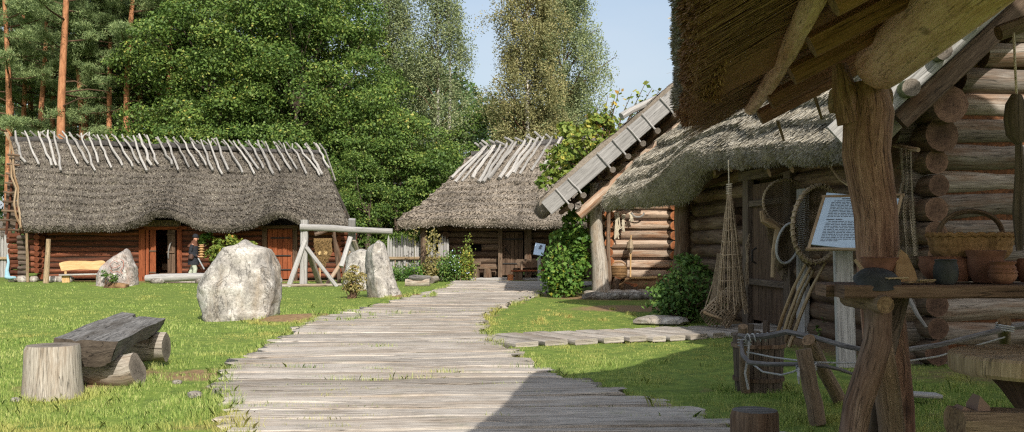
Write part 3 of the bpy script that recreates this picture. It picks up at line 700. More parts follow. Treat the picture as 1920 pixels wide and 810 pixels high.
log_wall(mb, P(36, 500, 41.1) * A3(1, 1, 0), P(50, 500, 41.15) * A3(1, 1, 0), .05, 1.9, .21, (.02, .02), (), 3, 1, None)
log_wall(mb, P(56, 500, 41.0) * A3(1, 1, 0), P(72, 500, 41.1) * A3(1, 1, 0), .35, 2.2, .22, (.02, .02), (), 0, 1, None)
for k in range(8):
    zc = .45 + .23 * k; a = P(79, 500, 41.4); mb.pole((a[0], a[1] - .5, zc), (a[0], a[1] + .3, zc), .115, .115, 2, 9, 0, 0, 1)
build('log_end', mb, [M['log_red'], M['end_red'], M['moss'], M['plank_dark']], D)
mb = MB(); mb.pole(P(52, 532, 40.4) * A3(1, 1, 0), P(50, 437, 40.4), .06, .05, 4, 8, .01); build('eave_post', mb, M['pole'], D)
# doors
def on_wall(s, z, out=0.): p = DA + De * s + Dn * out; return A3(p[0], p[1], z)
def door_leaf(parent, s0, s1, z0, z1, m, planks, out=.1, name='door'):
    mb = MB(); w = (s1 - s0) / planks
    for k in range(planks): mb.beam(on_wall(s0 + w * (k + .5), z0, out), on_wall(s0 + w * (k + .5), z1, out), w * .97, .05, up=Dn, n=3)
    return build(name, mb, m, parent)
fr = MB()
for px, w in ((268, .26), (278, .12), (338, .2)): fr.beam(on_wall(dS(px), .0, .09), on_wall(dS(px), 2.3, .09), w, .16, up=Dn, n=3)
fr.beam(on_wall(dS(262), 2.2, .1), on_wall(dS(352), 2.22, .1), .14, .13)
build('door_frame', fr, M['door_red'], D)
lf = door_leaf(D, dS(282), dS(293.5), .08, 2.13, M['door_red'], 1, .08, 'door_leaf')
for z in (.35, 1.25): s2 = MB(); s2.beam(on_wall(dS(282), z, .13), on_wall(dS(294), z, .13), .03, .06); build('batten', s2, M['door_brown'], lf)
dl = door_leaf(D, dS(316.5), dS(331), .08, 2.13, M['door_brown'], 2, .2, 'door_leaf')
for z in (.3, 1.2, 1.95): s2 = MB(); s2.beam(on_wall(dS(316), z, .26), on_wall(dS(330), z, .26), .05, .08); build('batten', s2, M['door_brown'], dl)
s2 = MB(); s2.tube([on_wall(dS(319), .95, .27), on_wall(dS(319.5), 1.1, .36), on_wall(dS(320.5), 1.3, .37), on_wall(dS(323), 1.55, .33), on_wall(dS(325), 1.62, .27)], [.03, .035, .03, .03, .02], 7)
build('handle', s2, M['stick'], dl)
# carved lintel board with raised letters under the eyebrow
lb = MB(); lb.beam(on_wall(dS(268), 2.42, .16), on_wall(dS(338), 2.42, .16), .06, .28); lob = build('carved_lintel', lb, M['plank_dark'], D)
cu = bpy.data.curves.new('carved_lettering', 'FONT'); cu.body = 'WARSZTAT'; cu.size = .3; cu.extrude = .015; cu.space_character = 1.0
co = bpy.data.objects.new('carved_lettering', cu); COL.objects.link(co); dg = bpy.context.evaluated_depsgraph_get()
me = bpy.data.meshes.new_from_object(co.evaluated_get(dg)); bpy.data.objects.remove(co)
lo = bpy.data.objects.new('carved_lettering', me); COL.objects.link(lo); lo.parent = lob; me.materials.append(M['pole'])
p = on_wall(dS(272), 2.32, .205) - ORG[D.name]; lo.location = [float(x) for x in p]; lo.rotation_euler = (math.pi / 2, 0, math.atan2(De[1], De[0])); ORG[lo.name] = ORG[D.name]
# second door
fr = MB()
for px in (497, 554): fr.beam(on_wall(dS(px), .0, .09), on_wall(dS(px), 2.25, .09), .2, .16, up=Dn, n=3)
fr.beam(on_wall(dS(490), 2.26, .1), on_wall(dS(560), 2.28, .1), .14, .13)
build('door_frame', fr, M['door_brown'], D)
dl = door_leaf(D, dS(502), dS(549), .06, 2.16, M['door_red'], 5, .06, 'door_leaf')
for z in (.45, 1.05, 1.8): s2 = MB(); s2.beam(on_wall(dS(508), z, .11), on_wall(dS(546), z, .11), .04, .06); build('strap', s2, M['iron'], dl)
s2 = MB(); s2.tube([on_wall(dS(509), 1.2, .1), on_wall(dS(509), 1.17, .17), on_wall(dS(509), 1.0, .17), on_wall(dS(509), .97, .1)], .02, 6); build('handle', s2, M['iron'], dl)
# inside bench seen through the open doorway
ib = thing('indoor_bench', 'plain plank bench inside the dark open doorway of the longhouse', 'bench', on_wall(dS(304), 0, -1.4))
mb = MB(); mb.beam(on_wall(dS(288), .55, -1.4), on_wall(dS(322), .55, -1.4), .1, .28); build('backboard', mb, M['log_brown'], ib)
mb = MB(); mb.beam(on_wall(dS(288), .25, -1.1), on_wall(dS(322), .25, -1.1), .4, .06); build('seat', mb, M['log_brown'], ib)

# ================================================================== middle hut (hipped thatch, pale ridge sticks)
C_ = thing('hipped_hut', 'small log hut with hipped thatch and pale sticks laid over its ridge', 'house', (0.5, 43, 0))
CA, CB = A3(-2.85, 43.1, 0), A3(7.0, 43.1, 0)
cS = lambda px: (px - 960) / F * 43.1 - CA[0]
mb = MB(); cop = [(cS(938), cS(986), -.1, 2.05), (cS(880), cS(903), 1.25, 1.52)]
log_wall(mb, CA, CB, .15, 2.35, .27, (.35, .3), cop, 0, 1, 2)
log_wall(mb, CA + A3(0, 6, 0), CA, .15, 2.35, .27, (.3, .4), (), 0, 1, 2); log_wall(mb, CB + A3(0, 6, 0), CB, .15, 2.35, .27, (.3, .4), (), 0, 1, 2)
log_wall(mb, CA + A3(0, 6, 0), CB + A3(0, 6, 0), .15, 2.35, .27, (.3, .3), (), 0, 1, 2)
build('log_wall', mb, [M['log_brown'], M['end_dark'], M['moss_dark']], C_)
mb = MB(); mb.beam((-1.85, 43.5, 1.38), (-1.3, 43.5, 1.38), .05, .5); build('window_shade_board', mb, M['black'], C_)  # black board behind the opening, its colour stands for shade inside
Ce0, Ce1 = A3(-4.75, 41.3, 2.5), A3(7.4, 41.3, 2.62); Cr0, Cr1 = P(884, 291, 46.0), P(1060, 264, 46.0); Cr1 = Cr0 + (Cr1 - Cr0) * 1.9
Ck0, Ck1 = A3(-4.75, 50.6, 2.5), A3(7.4, 50.6, 2.6)
def S_C(u, v):
    u_, v_ = u[..., None], v[..., None]; ev = Ce0 + (Ce1 - Ce0) * u_; rd = Cr0 + (Cr1 - Cr0) * u_
    p = ev + (rd - ev) * v_; p[..., 2] -= .32 * np.sin(v * np.pi) * (1 - .4 * v); p[..., 2] += .06 * np.sin(u * 9) * (1 - v); return p
TM = [M['thatch_mid'], M['thatch_mid']]
thatch('thatch_roof', S_C, .34, 10, TM, C_, nu=90, nb=26000, blen=.15, bw=.02, amp=.14, noise=.05, stub=3500, lift=.3)
thatch('thatch_roof', lambda u, v: (Ck0 + (Ce0 - Ck0) * u[..., None]) * (1 - v[..., None]) + Cr0 * v[..., None] + A3(0, 0, -.32) * np.sin(v * np.pi)[..., None], .32, 9, TM, C_, nu=40, nb=3000, blen=.14, bw=.016, stub=400)
thatch('thatch_roof', lambda u, v: (Ck1 + (Ck0 - Ck1) * u[..., None]) * (1 - v[..., None]) + (Cr1 + (Cr0 - Cr1) * u[..., None]) * v[..., None], .3, 5, TM, C_, nu=20, nb=0, stub=0)
thatch('thatch_roof', lambda u, v: (Ce1 + (Ck1 - Ce1) * u[..., None]) * (1 - v[..., None]) + Cr1 * v[..., None], .3, 5, TM, C_, nu=20, nb=0, stub=0)
mb = MB(); mb.pole(Cr0, Cr1, .17, .17, 14, 8, .02, wob=.2); build('ridge_roll', mb, M['twine'], C_)
tops = [(898, 288), (906, 287), (915, 285), (922, 283), (933, 282), (945, 281), (955, 279), (966, 279), (980, 277), (992, 276), (1004, 273), (1014, 270), (1030, 270), (1047, 270)]
bots = [(848, 340), (853, 347), (866, 345), (885, 340), (897, 345), (904, 344), (920, 333), (918, 341), (938, 338), (948, 337), (964, 330), (974, 331), (994, 325), (1022, 318)]
def ray_on_C(px, py):
    best = None
    for v in np.linspace(0, 1, 60):
        for u in np.linspace(0, 1, 60):
            q = S_C(A3(u), A3(v))[0]; e = abs((q[0] / q[1]) * F + 960 - px) + abs(HY - (q[2] - H) / q[1] * F - py)
            if best is None or e < best[0]: best = (e, q)
    return best[1]
for (a, b), (c, d) in zip(tops, bots):
    q0 = ray_on_C(a, b); q1 = ray_on_C(c, d); n_ = A3(0, -.6, .8)
    mb = MB(); dirn = nrm(q0 - q1); pts = [q1 + (q0 - q1) * t + n_ * (.12 + .05 * math.sin(t * 3)) + A3(rng.normal(0, .02), 0, 0) for t in np.linspace(0, 1, 6)] + [q0 + dirn * .35 + n_ * .22]
    r0 = U(.05, .085); mb.tube(pts, [r0 * 1.15, r0 * 1.1, r0, r0, r0 * .95, r0 * .9, r0 * .7], 7, wob=.12); build('ridge_stick', mb, M['stick'], C_)
    mb = MB(); mb.tube([q0 + A3(.7, 1.2, -.8), q0 + A3(.15, .3, .2), q0 + A3(-.25 + rng.normal(0, .1), -.1, U(.4, .6))], [.07, .07, .05], 6, wob=.1); build('ridge_stick', mb, M['plank_grey'], C_)
mb = MB()
for px in (938, 990): mb.beam(P(px, 520, 42.75) * A3(1, 1, 0) + A3(0, 0, .1), P(px, 520, 42.75) * A3(1, 1, 0) + A3(0, 0, 2.25), .3 if px > 950 else .18, .14, n=3)
build('door_frame', mb, M['log_brown'], C_)
mb = MB()
for k in range(5): mb.beam((-.37 + .19 * k, 42.95, .2), (-.37 + .19 * k, 42.95, 2.05), .18, .05, n=3)
dl = build('door', mb, M['door_brown'], C_)
for z in (.7, 1.75): mb = MB(); mb.beam((-.4, 42.9, z), (.45, 42.9, z), .03, .06); build('strap', mb, M['iron'], dl)
mb = MB(); mb.tube([(-.3, 42.9, 1.35), (-.25, 42.83, 1.3), (-.12, 42.83, 1.15), (-.08, 42.9, 1.1)], .02, 6); build('handle', mb, M['iron'], dl)
mb = MB(); mb.pole((-3.72, 42.0, 0), (-3.72, 42.0, 2.3), .16, .14, 4, 9, .01); build('porch_post', mb, M['log_brown'], C_)
mb = MB(); mb.beam((-1.9, 42.6, .05), (2.3, 42.6, .05), .9, .12, n=3); build('doorstep', mb, M['plank_grey'], C_)
# ================================================================== gabled hut behind (its bargeboard faces the viewer)
B = thing('gabled_hut', 'log hut whose gable carries a wide grey pegged bargeboard above a crooked white post', 'house', (4.2, 30.5, 0))
BV0, BV1 = P(1026, 390, 28.0), P(1281, 168, 28.0); Bs = nrm(BV1 - BV0); Bn = nrm(A3(-Bs[2], 0, Bs[0]))
ridX = 6.7; tt = (ridX - BV0[0]) / Bs[0]; BR = BV0 + Bs * tt
def S_B(u, v):
    u_, v_ = u[..., None], v[..., None]; p = BV0 + Bs * tt * v_ + Bn * .29 + A3(0, 7.5, 0) * u_ + A3(0, .12, 0)
    p[..., 2] += .05 * np.sin(u * 7) * (1 - v); return p
TN = [M['thatch_mid'], M['thatch_under']]
thatch('thatch_roof', S_B, .42, 9, TN, B, nu=50, nb=7000, blen=.16, bw=.014, amp=.06, noise=.04, stub=1500, edge_out=.1, capm=0)
BQ0 = A3(2 * ridX - BV0[0], 28.1, BV0[2])
thatch('thatch_roof', lambda u, v: BQ0 + (A3(ridX, 28.1, BR[2]) - BQ0) * v[..., None] + A3(0, 7.5, 0) * u[..., None] + A3(0, 0, .36), .4, 4, TN, B, nu=16, nb=0, stub=0)
mb = MB(); bw = .46
mb.beam(BV0 - Bs * .02, BV0 + Bs * (tt - .1), .07, bw, up=Bn, n=10, ch=.015, rag=.006); bb = build('bargeboard', mb, M['plank_grey'], B)
pegs = [(1050, 363), (1073, 343), (1130, 298), (1158, 272), (1184, 246), (1211, 222), (1246, 193), (1276, 170)]
for px, py in pegs:
    q = P(px, py, 27.92); c = q - Bn * 0; s_ = np.dot(q - BV0, Bs); c = BV0 + Bs * s_ + A3(0, -.07, 0)
    mb = MB(); mb.pole(c + Bn * .26, c - Bn * .36, .024, .026, 3, 7, .006); build('peg', mb, M['plank_grey'], bb)
    mb = MB(); e = c - Bn * .4 + A3(0, .1, 0); mb.pole(e + A3(0, -.25, 0), e + A3(0, 5.5, 0), .085, .085, 3, 9, .01, 0, 1); build('purlin', mb, [M['log_brown'], M['end_grey']], B)
mb = MB(); mb.pole(BV0 - Bn * .75 + Bs * .55 + A3(0, .35, 0), BV0 - Bn * .72 + Bs * tt + A3(0, .35, 0), .15, .13, 10, 9, .02, 0, 1); build('rafter', mb, [M['log_pale'], M['end_orange']], B)
for s_ in (2.0, 2.75, 3.4, 4.0):
    mb = MB(); c = BV0 + Bs * s_ - Bn * .78 + A3(0, .12, 0); mb.beam(c - Bs * .16, c + Bs * .02 - Bn * .2, .06, .16, up=A3(0, 1, 0)); build('wedge', mb, M['plank_grey'], B)
mb = MB(); a = P(1165, 218, 28.6); mb.pole(a, P(1240, 180, 29.2), .11, .09, 4, 8, .02); build('ridge_pole', mb, M['plank_grey'], B)
for Yg in (30.75, 35.2):
    mb = MB()
    for k in range(16):
        x = 2.9 + .5 * k; zt = BV0[2] + (min(x, 2 * ridX - x) - BV0[0]) * Bs[2] / Bs[0] - .15; mb.beam((x, Yg, .3 if Yg > 32 else 2.4), (x, Yg, max(zt, 2.6)), .49, .05)
    build('gable_boarding', mb, M['log_brown'], B)
# crooked post and eaves plate
mb = MB()
mb.tube([P(1128, 556, 29.3) * A3(1, 1, 0), P(1126, 530, 29.3), P(1124, 490, 29.3), P(1118, 440, 29.3), P(1117, 400, 29.3), P(1116, 370, 29.3), P(1114, 343, 29.3)], [.29, .25, .235, .19, .18, .17, .13], 12, wob=.1)
mb.tube([P(1119, 405, 29.25), P(1130, 372, 29.2), P(1140, 346, 29.2)], [.12, .11, .09], 9, wob=.08)
build('crooked_post', mb, M['stump'], B)
mb = MB(); c = P(1129, 358, 29.0); mb.pole(c + A3(0, -.15, 0), c + A3(.0, 6, 0), .15, .15, 5, 11, .01, 0, 1); build('eaves_plate', mb, [M['log_brown'], M['end_grey']], B)
BA, BB = P(1140, 525, 30.6) * A3(1, 1, 0), P(1262, 525, 30.6) * A3(1, 1, 0)
mb = MB()
log_wall(mb, BA, BB, .5, 4.4, .3, (.3, .05), (), 0, 1, 2, wob=.07)
log_wall(mb, BB + A3(1.0, .15, 0), BB + A3(4.5, .15, 0), .2, 4.4, .3, (.1, .3), (), 0, 1, 2)
log_wall(mb, BA + A3(0, 4.6, 0), BA, .3, 2.6, .3, (.3, .35), (), 0, 1, 2)
build('log_wall', mb, [M['log_pale'], M['end_orange'], M['moss_dark']], B)
mb = MB()
for k in range(9): zc = .62 + .3 * k; mb.pole(BB + A3(.0, -.36, zc), BB + A3(0, .2, zc), .14, .14, 2, 10, 0, 0, 1)
build('log_end', mb, [M['log_pale'], M['end_orange']], B)
mb = MB(); mb.beam(BB + A3(.2, -.45, 0), BB + A3(.2, -.45, 3.0), .24, .16, n=4); mb.beam(BB + A3(.42, -.35, 0), BB + A3(.42, -.35, 3.0), .14, .16, n=4); build('door_frame', mb, M['plank_grey'], B)
mb = MB()
for k in range(4): mb.beam(BB + A3(.6 + .24 * k, -.2, .15), BB + A3(.6 + .24 * k, -.2, 2.7), .23, .06, n=4)
dl = build('door', mb, M['door_red'], B)
for z in (1.0, 1.75, 2.05): mb = MB(); mb.beam(BB + A3(.55, -.26, z), BB + A3(1.5, -.26, z + .02), .05, .09); build('batten', mb, M['door_brown'], dl)
mb = MB(); mb.tube([BB + A3(.62, -.3, 1.6), BB + A3(.75, -.36, 1.35), BB + A3(.8, -.36, 1.2), BB + A3(.8, -.3, .9)], .03, 6); build('handle', mb, M['stick'], dl)
mb = MB(); mb.pole(BA + A3(.1, -.35, .3), BB + A3(.3, -.35, .28), .26, .24, 8, 12, .02, wob=.1); build('sill_log', mb, M['soil'], B)
mb = MB(); mb.pole(BA + A3(-.1, -1.2, .02), BA + A3(-.1, -1.2, 2.6), .07, .06, 4, 7, .02); build('porch_pole', mb, M['log_brown'], B)
# dried things on its wall
def strand(px, y0, y1, w, lab, mat):
    mb = MB()
    for k in range(7): a = P(px + rng.normal(0, w), y0, 30.28); mb.tube([a, P(px + rng.normal(0, w), (y0 + y1) / 2, 30.22), P(px + rng.normal(0, w * 1.3), y1 - abs(rng.normal(0, 8)), 30.25)], .022, 5)
    return tag(build('hanging_fibre', mb, mat, org=P(px, y0, 30.3)), lab, 'fibre bundle', 'fibre hanks on the sunlit wall')
strand(1156, 398, 452, 2.2, 'longest pale fibre hank hanging on sunlit log wall beside the crooked post', M['rope'])
strand(1169, 402, 436, 1.8, 'mid length fibre hank hanging second from the crooked post', M['rope'])
strand(1184, 399, 418, 1.5, 'short fibre hank hanging third from the crooked post', M['rope'])
mb = MB(); a = np.linspace(3.3, 6.1, 10); mb.tube([P(1196 + 12 * math.cos(t), 397 - 10 * math.sin(t), 30.25) for t in a], .03, 6); tag(build('bent_horn', mb, M['stick'], org=P(1196, 400, 30.3)), 'curved pale horn hung high on the sunlit log wall', 'horn')
st = thing('distaff', 'thin yellow staff with a tuft of wool leaning on sunlit log wall', 'staff', P(1182, 520, 30.2))
mb = MB(); mb.pole(P(1182, 520, 30.15), P(1183, 441, 30.2), .028, .02, 4, 6); build('shaft', mb, M['fresh'], st)
mb = MB(); mb.tube([P(1182, 474, 30.15), P(1182, 465, 30.12), P(1182, 455, 30.14), P(1183, 448, 30.15)], [.03, .1, .09, .03], 9, wob=.3); build('wool_tuft', mb, M['wicker'], st)
mb = MB(); mb.beam(P(1182, 521, 30.0), P(1232, 520, 30.0), .1, .06); tag(build('yellow_batten', mb, M['fresh'], org=P(1182, 521, 30.)), 'fresh yellow strip of wood lying on the earthen sill', 'batten')
bk = thing('round_basket', 'round woven basket standing on earthen sill against sunlit logs', 'basket', P(1160, 522, 30.0))
mb = MB(); mb.lathe([(0.12, 0), (.22, .06), (.255, .2), (.24, .34), (.21, .4), (.19, .4), (.2, .3)], P(1160, 523, 30.0), 22, wob=.03)
for z in np.linspace(.04, .38, 9): r = np.interp(z, [0, .06, .2, .34, .4], [.14, .225, .262, .246, .215]); mb.tube([P(1160, 523, 30.0) + A3(r * math.cos(t), r * math.sin(t), z) for t in np.linspace(0, 6.28, 20)], .016, 5)
build('body', mb, M['wicker_brown'], bk)
mb = MB(); mb.tube([P(1160, 523, 30.0) + A3(.21 * math.cos(t), 0, .38 + .14 * math.sin(t)) for t in np.linspace(0, 3.14, 10)], .018, 6); build('handle', mb, M['wicker_brown'], bk)
# firewood pieces and stepping stones under the sill
for px, w in ((1147, .5), (1171, .34), (1178, .3), (1190, .28)):
    mb = MB(); a = G(px, 553, .02) ; mb.pole((a[0], 29.9, .05), (a[0] + rng.normal(0, .05), 29.75, .05 + w), .12, .1, 3, 8, .01, 0, 1, .1)
    tag(build('firewood_log', mb, [M['log_brown'], M['end_orange']], org=(a[0], 29.9, 0)), 'short split firewood log standing under the earthen sill', 'firewood', 'firewood under the sill')
def stone(name, c, s, mat, lab, cat, group=None, seed=0, rough_=.16, sub=3, flat=1.):
    bm = bmesh.new(); bmesh.ops.create_icosphere(bm, subdivisions=sub, radius=1); V = np.array([v.co[:] for v in bm.verts]); Fc = [[v.index for v in f.verts] for f in bm.faces]; bm.free()
    V = np.sign(V) * np.abs(V) ** .8
    V = V * (1 + rough_ * fbm(V * 1.5 + seed * 7.3, 4, seed)[:, None]) * np.asarray(s)
    mb = MB(); mb.raw(V + np.asarray(c, float), np.array(Fc).ravel(), np.full(len(Fc), 3))
    return tag(build(name, mb, mat, org=c, smooth=50), lab, cat, group)
import bmesh
for k, px in enumerate((1120, 1150, 1170, 1190, 1207, 1226)):
    a = G(px, 558, .05); stone('step_stone', A3(a[0], 28.3 + U(-.1, .1), .07), (.19 if k else .42, .3, .13), M['rock_dark'], 'flat grey step stone in the row along the gabled hut porch' if k else 'widest flat step stone under the crooked white post', 'stone', 'step stones along the porch' if k else None, k)
for k in range(4): a = G(1105 + 30 * k, 548, .02); stone('step_stone', A3(a[0], 29.4, .1), (.35, .4, .12), M['rock'], 'broad flat stone behind the porch step stones', 'stone', 'broad porch stones', k + 9)
a = G(1240, 605, .02); stone('flat_stone', A3(a[0], a[1], .06), (.5, .35, .1), M['rock'], 'pale flat stone lying in grass before the leafy bush', 'stone', None, 31)

# ================================================================== near fisher's hut (big overhanging thatch)
A = thing('fisher_hut', 'large log hut with swooping mossy thatch eaves hung with fishing gear', 'house', (6.5, 17, 0))
O_ = A3(5.45, 13.3, 0); Ae = nrm(A3(-.11, .994, 0)); Ag = A3(Ae[1], -Ae[0], 0); An = -Ag      # along eaves, along gable, out of eaves wall
LA = 10.2
def onA(s, z, out=0.): p = O_ + Ae * s + An * out; return A3(p[0], p[1], z)
def sA(px): k = (px - 960) / F; return (k * O_[1] - O_[0]) / (Ae[0] - k * Ae[1])
mb = MB(); dA = (sA(1498), sA(1418)); nich = (sA(1411), sA(1384), 1.95, 2.32)
log_wall(mb, O_ + A3(0, 0, .02), O_ + Ae * LA, .02, 3.42, .31, (.42, .4), [(dA[0], dA[1], -.1, 2.85), nich], 0, 1, 2, wob=.06, seg=12)
build('eaves_wall', mb, [M['log_brown'], M['end_dark'], M['moss_dark']], A)
for k, (ex, zc, rr) in enumerate(((.75, 3.35, .235), (.55, 2.98, .22))):
    mb = MB(); mb.pole(onA(-ex, zc), onA(3, zc), rr, rr * .95, 5, 14, .01, 0, 1, .05); build('long_log', mb, [M['log_brown'], M['end_dark']], A)
mb = MB()
log_wall(mb, O_ + A3(0, 0, -.12), O_ + Ag * 7.2, -.12, 7.0, .34, (.3, .3), (), 0, 1, None, wob=.1, seg=14, jit=.02, slope=lambda z, a, b: (max(a, (z - 3.55) / 1.02 + .2) if z > 3.4 else a, b))
mb.beam(O_ + Ag * .2 + A3(0, 0, 1.75), O_ + Ag * 7 + A3(0, 0, 1.75), .14, 3.4, mi=2); mb.beam(O_ + Ag * 2.2 + A3(0, 0, 4.3), O_ + Ag * 7 + A3(0, 0, 4.3), .14, 1.7, mi=2)
build('gable_wall', mb, [M['log_grey'], M['end_dark'], M['moss']], A)
mb = MB(); log_wall(mb, O_ + Ae * LA, O_ + Ae * LA + Ag * 6, .1, 3.3, .31, (.42, .2), (), 0, 1, 2, seg=12); build('far_gable_wall', mb, [M['log_brown'], M['end_dark'], M['moss']], A)
mb = MB(); mb.beam(onA(1, 1.4, -1.6), onA(9.5, 1.4, -1.6), .05, 2.8); build('painted_interior_shade', mb, M['black'], A)  # black sheet painting the shade behind door and niche
# roof: eave line read along the swoop, ridge behind
EP = [(1596, 262, 12.55), (1540, 266, 13.6), (1480, 268, 14.8), (1400, 276, 17.0), (1345, 281, 18.6), (1305, 279, 19.6), (1280, 290, 20.3), (1258, 312, 20.9), (1238, 333, 21.5), (1205, 352, 22.3), (1165, 364, 23.0), (1130, 371, 23.6)]
EPw = np.array([P(*e) for e in EP]); es = np.concatenate([[0], np.cumsum(np.linalg.norm(np.diff(EPw, axis=0), axis=1))]); es /= es[-1]
# smooth it
uu = np.linspace(0, 1, 200); Es = np.stack([np.interp(uu, es, EPw[:, k]) for k in range(3)], -1)
ker = np.ones(9) / 9; Ep = np.concatenate([np.repeat(Es[:1], 4, 0), Es, np.repeat(Es[-1:], 4, 0)]); Esm = np.stack([np.convolve(Ep[:, k], ker, 'valid') for k in range(3)], -1)
Esm[:6] = Es[:6] * .5 + Esm[:6] * .5
AR0, AR1 = A3(8.75, 12.95, 7.15), A3(7.7, 23.9, 7.0)
def S_A(u, v):
    u_, v_ = u[..., None], v[..., None]
    ev = np.stack([np.interp(u, uu, Esm[:, k]) for k in range(3)], -1); rd = AR0 + (AR1 - AR0) * u_
    p = ev + (rd - ev) * v_
    # the straight slope further up does not follow the swoop
    e0 = P(1596, 262, 12.55); e1 = P(1130, 371, 23.6); st_ = e0 + (e1 - e0) * u_; st_ = st_ + (rd - st_) * v_
    w = np.clip(v * 1.9, 0, 1)[..., None]; w = w * w * (3 - 2 * w)
    p = p * (1 - w) + st_ * w
    p[..., 2] += .30 * np.sin(v * np.pi) * (u ** 2) * .9 + .05 * np.sin(v * np.pi)
    return p
thatch('thatch_roof', S_A, lambda u: .38 + .42 * np.exp(-((u - .76) / .13) ** 2), 12, [M['thatch_near'], M['thatch_under']], A, nu=150, nper=7, nb=110000, blen=.15, bw=.0075, amp=.15, noise=.038, stub=16000, edge_out=.14, lift=.22, stubl=.05, capm=0)
AQ0, AQ1 = A3(13.2, 13.4, 2.8), A3(12.4, 24.5, 2.8)
thatch('thatch_roof', lambda u, v: (AQ1 + (AQ0 - AQ1) * u[..., None]) * (1 - v[..., None]) + (AR1 + (AR0 - AR1) * u[..., None]) * v[..., None], .35, 5, [M['thatch_near'], M['thatch_under']], A, nu=20, nb=0, stub=0)
# verge: grey bargeboard, rafter beneath, mossy purlin ends
v0 = P(1572, 262, 12.3); v1 = P(1845, 8, 12.3); vs = nrm(v1 - v0); vn = nrm(A3(-vs[2], 0, vs[0]))
mb = MB(); mb.beam(v0, v1 + vs * 2.3, .06, .42, up=vn, n=8, rag=.01); build('bargeboard', mb, M['plank_grey'], A)
mb = MB(); mb.beam(v0 - vn * .36 + vs * .75 + A3(0, .12, 0), v1 - vn * .36 + vs * 2.3 + A3(0, .12, 0), .12, .26, up=vn, n=8, rag=.03); build('rafter', mb, M['log_brown'], A)
for px, py in ((1710, 163), (1770, 95), (1832, 32), (1660, 215)):
    c = P(px, py, 12.1); mb = MB(); mb.pole(c, c + A3(0, 4, 0), .115, .115, 3, 11, .01, 0, 1, .12); build('purlin', mb, [M['mossy'], M['end_grey']], A)
# door of planks with battens, jamb boards
def boards(parent, name, s0, s1, z0, z1, n, out, m, w=.06):
    mb = MB(); d_ = (s1 - s0) / n
    for k in range(n): mb.beam(onA(s0 + d_ * (k + .5), z0, out), onA(s0 + d_ * (k + .5), z1, out), d_ * .97, w, up=An, n=4)
    return build(name, mb, m, parent)
dl = boards(A, 'door', dA[0] + .15, dA[1] - .12, .12, 2.72, 5, .1, M['door_brown'])
for z in (.85, 2.35): mb = MB(); mb.beam(onA(dA[0] + .1, z, .17), onA(dA[1] - .1, z, .17), .08, .12); build('batten', mb, M['plank_dark'], dl)
mb = MB(); mb.tube([onA(dA[1] - .5, 1.2, .18), onA(dA[1] - .5, 1.25, .26), onA(dA[1] - .5, 1.45, .26), onA(dA[1] - .5, 1.5, .18)], .02, 6); build('handle', mb, M['iron'], dl)
mb = MB()
for s_ in (dA[0], dA[1]): mb.beam(onA(s_, 0, .16), onA(s_, 2.95, .16), .3, .14, up=An, n=4)
mb.beam(onA(dA[0] - .3, 2.9, .18), onA(dA[1] + .3, 2.9, .18), .16, .18)
build('door_frame', mb, M['plank_dark'], A)
mb = MB(); s_ = sA(1527); mb.beam(onA(s_, 0, .2), onA(s_, 2.5, .2), .34, .1, up=An, n=4); build('wall_board', mb, M['plank_grey'], A)
# porch posts and rafter ends under the far swoop
q = P(1274, 560, 22.4); mb = MB(); mb.pole(A3(q[0], q[1], 0), P(1280, 372, 22.4), .2, .17, 5, 12, .015, wob=.08); build('porch_post', mb, M['log_brown'], A)
mb = MB(); mb.pole(P(1310, 352, 22.6), P(1345, 318, 20.2), .12, .12, 3, 9, .01, 0, 1); build('bracket', mb, [M['pole'], M['end_hewn']], A)
for s_ in np.linspace(.6, 9.4, 10):
    mb = MB(); a = onA(s_, 3.55, -1.5); b = onA(s_, 2.78 + (.22 if 4.5 < s_ < 7 else 0), .75); mb.pole(a, b, .09, .08, 3, 9, .01, 0, 1); build('rafter', mb, [M['log_brown'], M['end_hewn']], A)
mb = MB(); mb.pole(onA(-.4, 3.5, .55), onA(9.9, 3.45, .55), .1, .1, 8, 9, .01); build('eaves_pole', mb, M['log_brown'], A)
mb = MB(); mb.lathe([(.08, 0), (.1, .05), (.05, .12), (.075, .18), (.07, .26), (.03, .31), (0, .31)], onA(sA(1405), 1.97, -.02), 12); tag(build('wooden_figure', mb, M['pole'], org=onA(sA(1405), 1.97, 0)), 'small turned wooden figure standing in the wall niche', 'figurine')

# ================================================================== open shelter we stand beside
S_ = thing('open_shelter', 'open pole shelter with thick brown thatch overhanging the camera side', 'shelter', (3, 5, 0))
C0 = A3(1.63, 8.3, 2.58); Ee = nrm(A3(-.166, -1, 0)); Eg = A3(-Ee[1], Ee[0], 0)
p1_, p2_ = math.radians(29), math.radians(45); TH = .42
def S_S(u, v):
    s = v[..., None] * 8.6
    x = np.where(s < 1.6, s * math.cos(p1_), 1.6 * math.cos(p1_) + (s - 1.6) * math.cos(p2_)); z = np.where(s < 1.6, s * math.sin(p1_), 1.6 * math.sin(p1_) + (s - 1.6) * math.sin(p2_))
    n_ = Eg * (-math.sin(p1_)) + A3(0, 0, math.cos(p1_))
    wob = .05 * np.sin(u * 21)[..., None] * (1 - v[..., None])
    return C0 + Ee * (u[..., None] * 11.5) + Eg * x + A3(0, 0, 1) * (z + wob) + n_ * TH
thatch('thatch_roof', S_S, TH, 10, [M['thatch_near'], M['thatch_under']], S_, nu=130, nb=9000, blen=.2, bw=.01, amp=.05, noise=.04, stub=60000, edge_out=.12, stubl=.035, capm=1)
mb = MB()      # loose reeds lying along the underside
n_ = Eg * (-math.sin(p1_)) + A3(0, 0, math.cos(p1_)); dn = Eg * math.cos(p1_) + A3(0, 0, math.sin(p1_)); k = 16000
a = rng.random(k)[:, None] * 7; b = rng.random(k)[:, None] ** 1.4 * 1.5
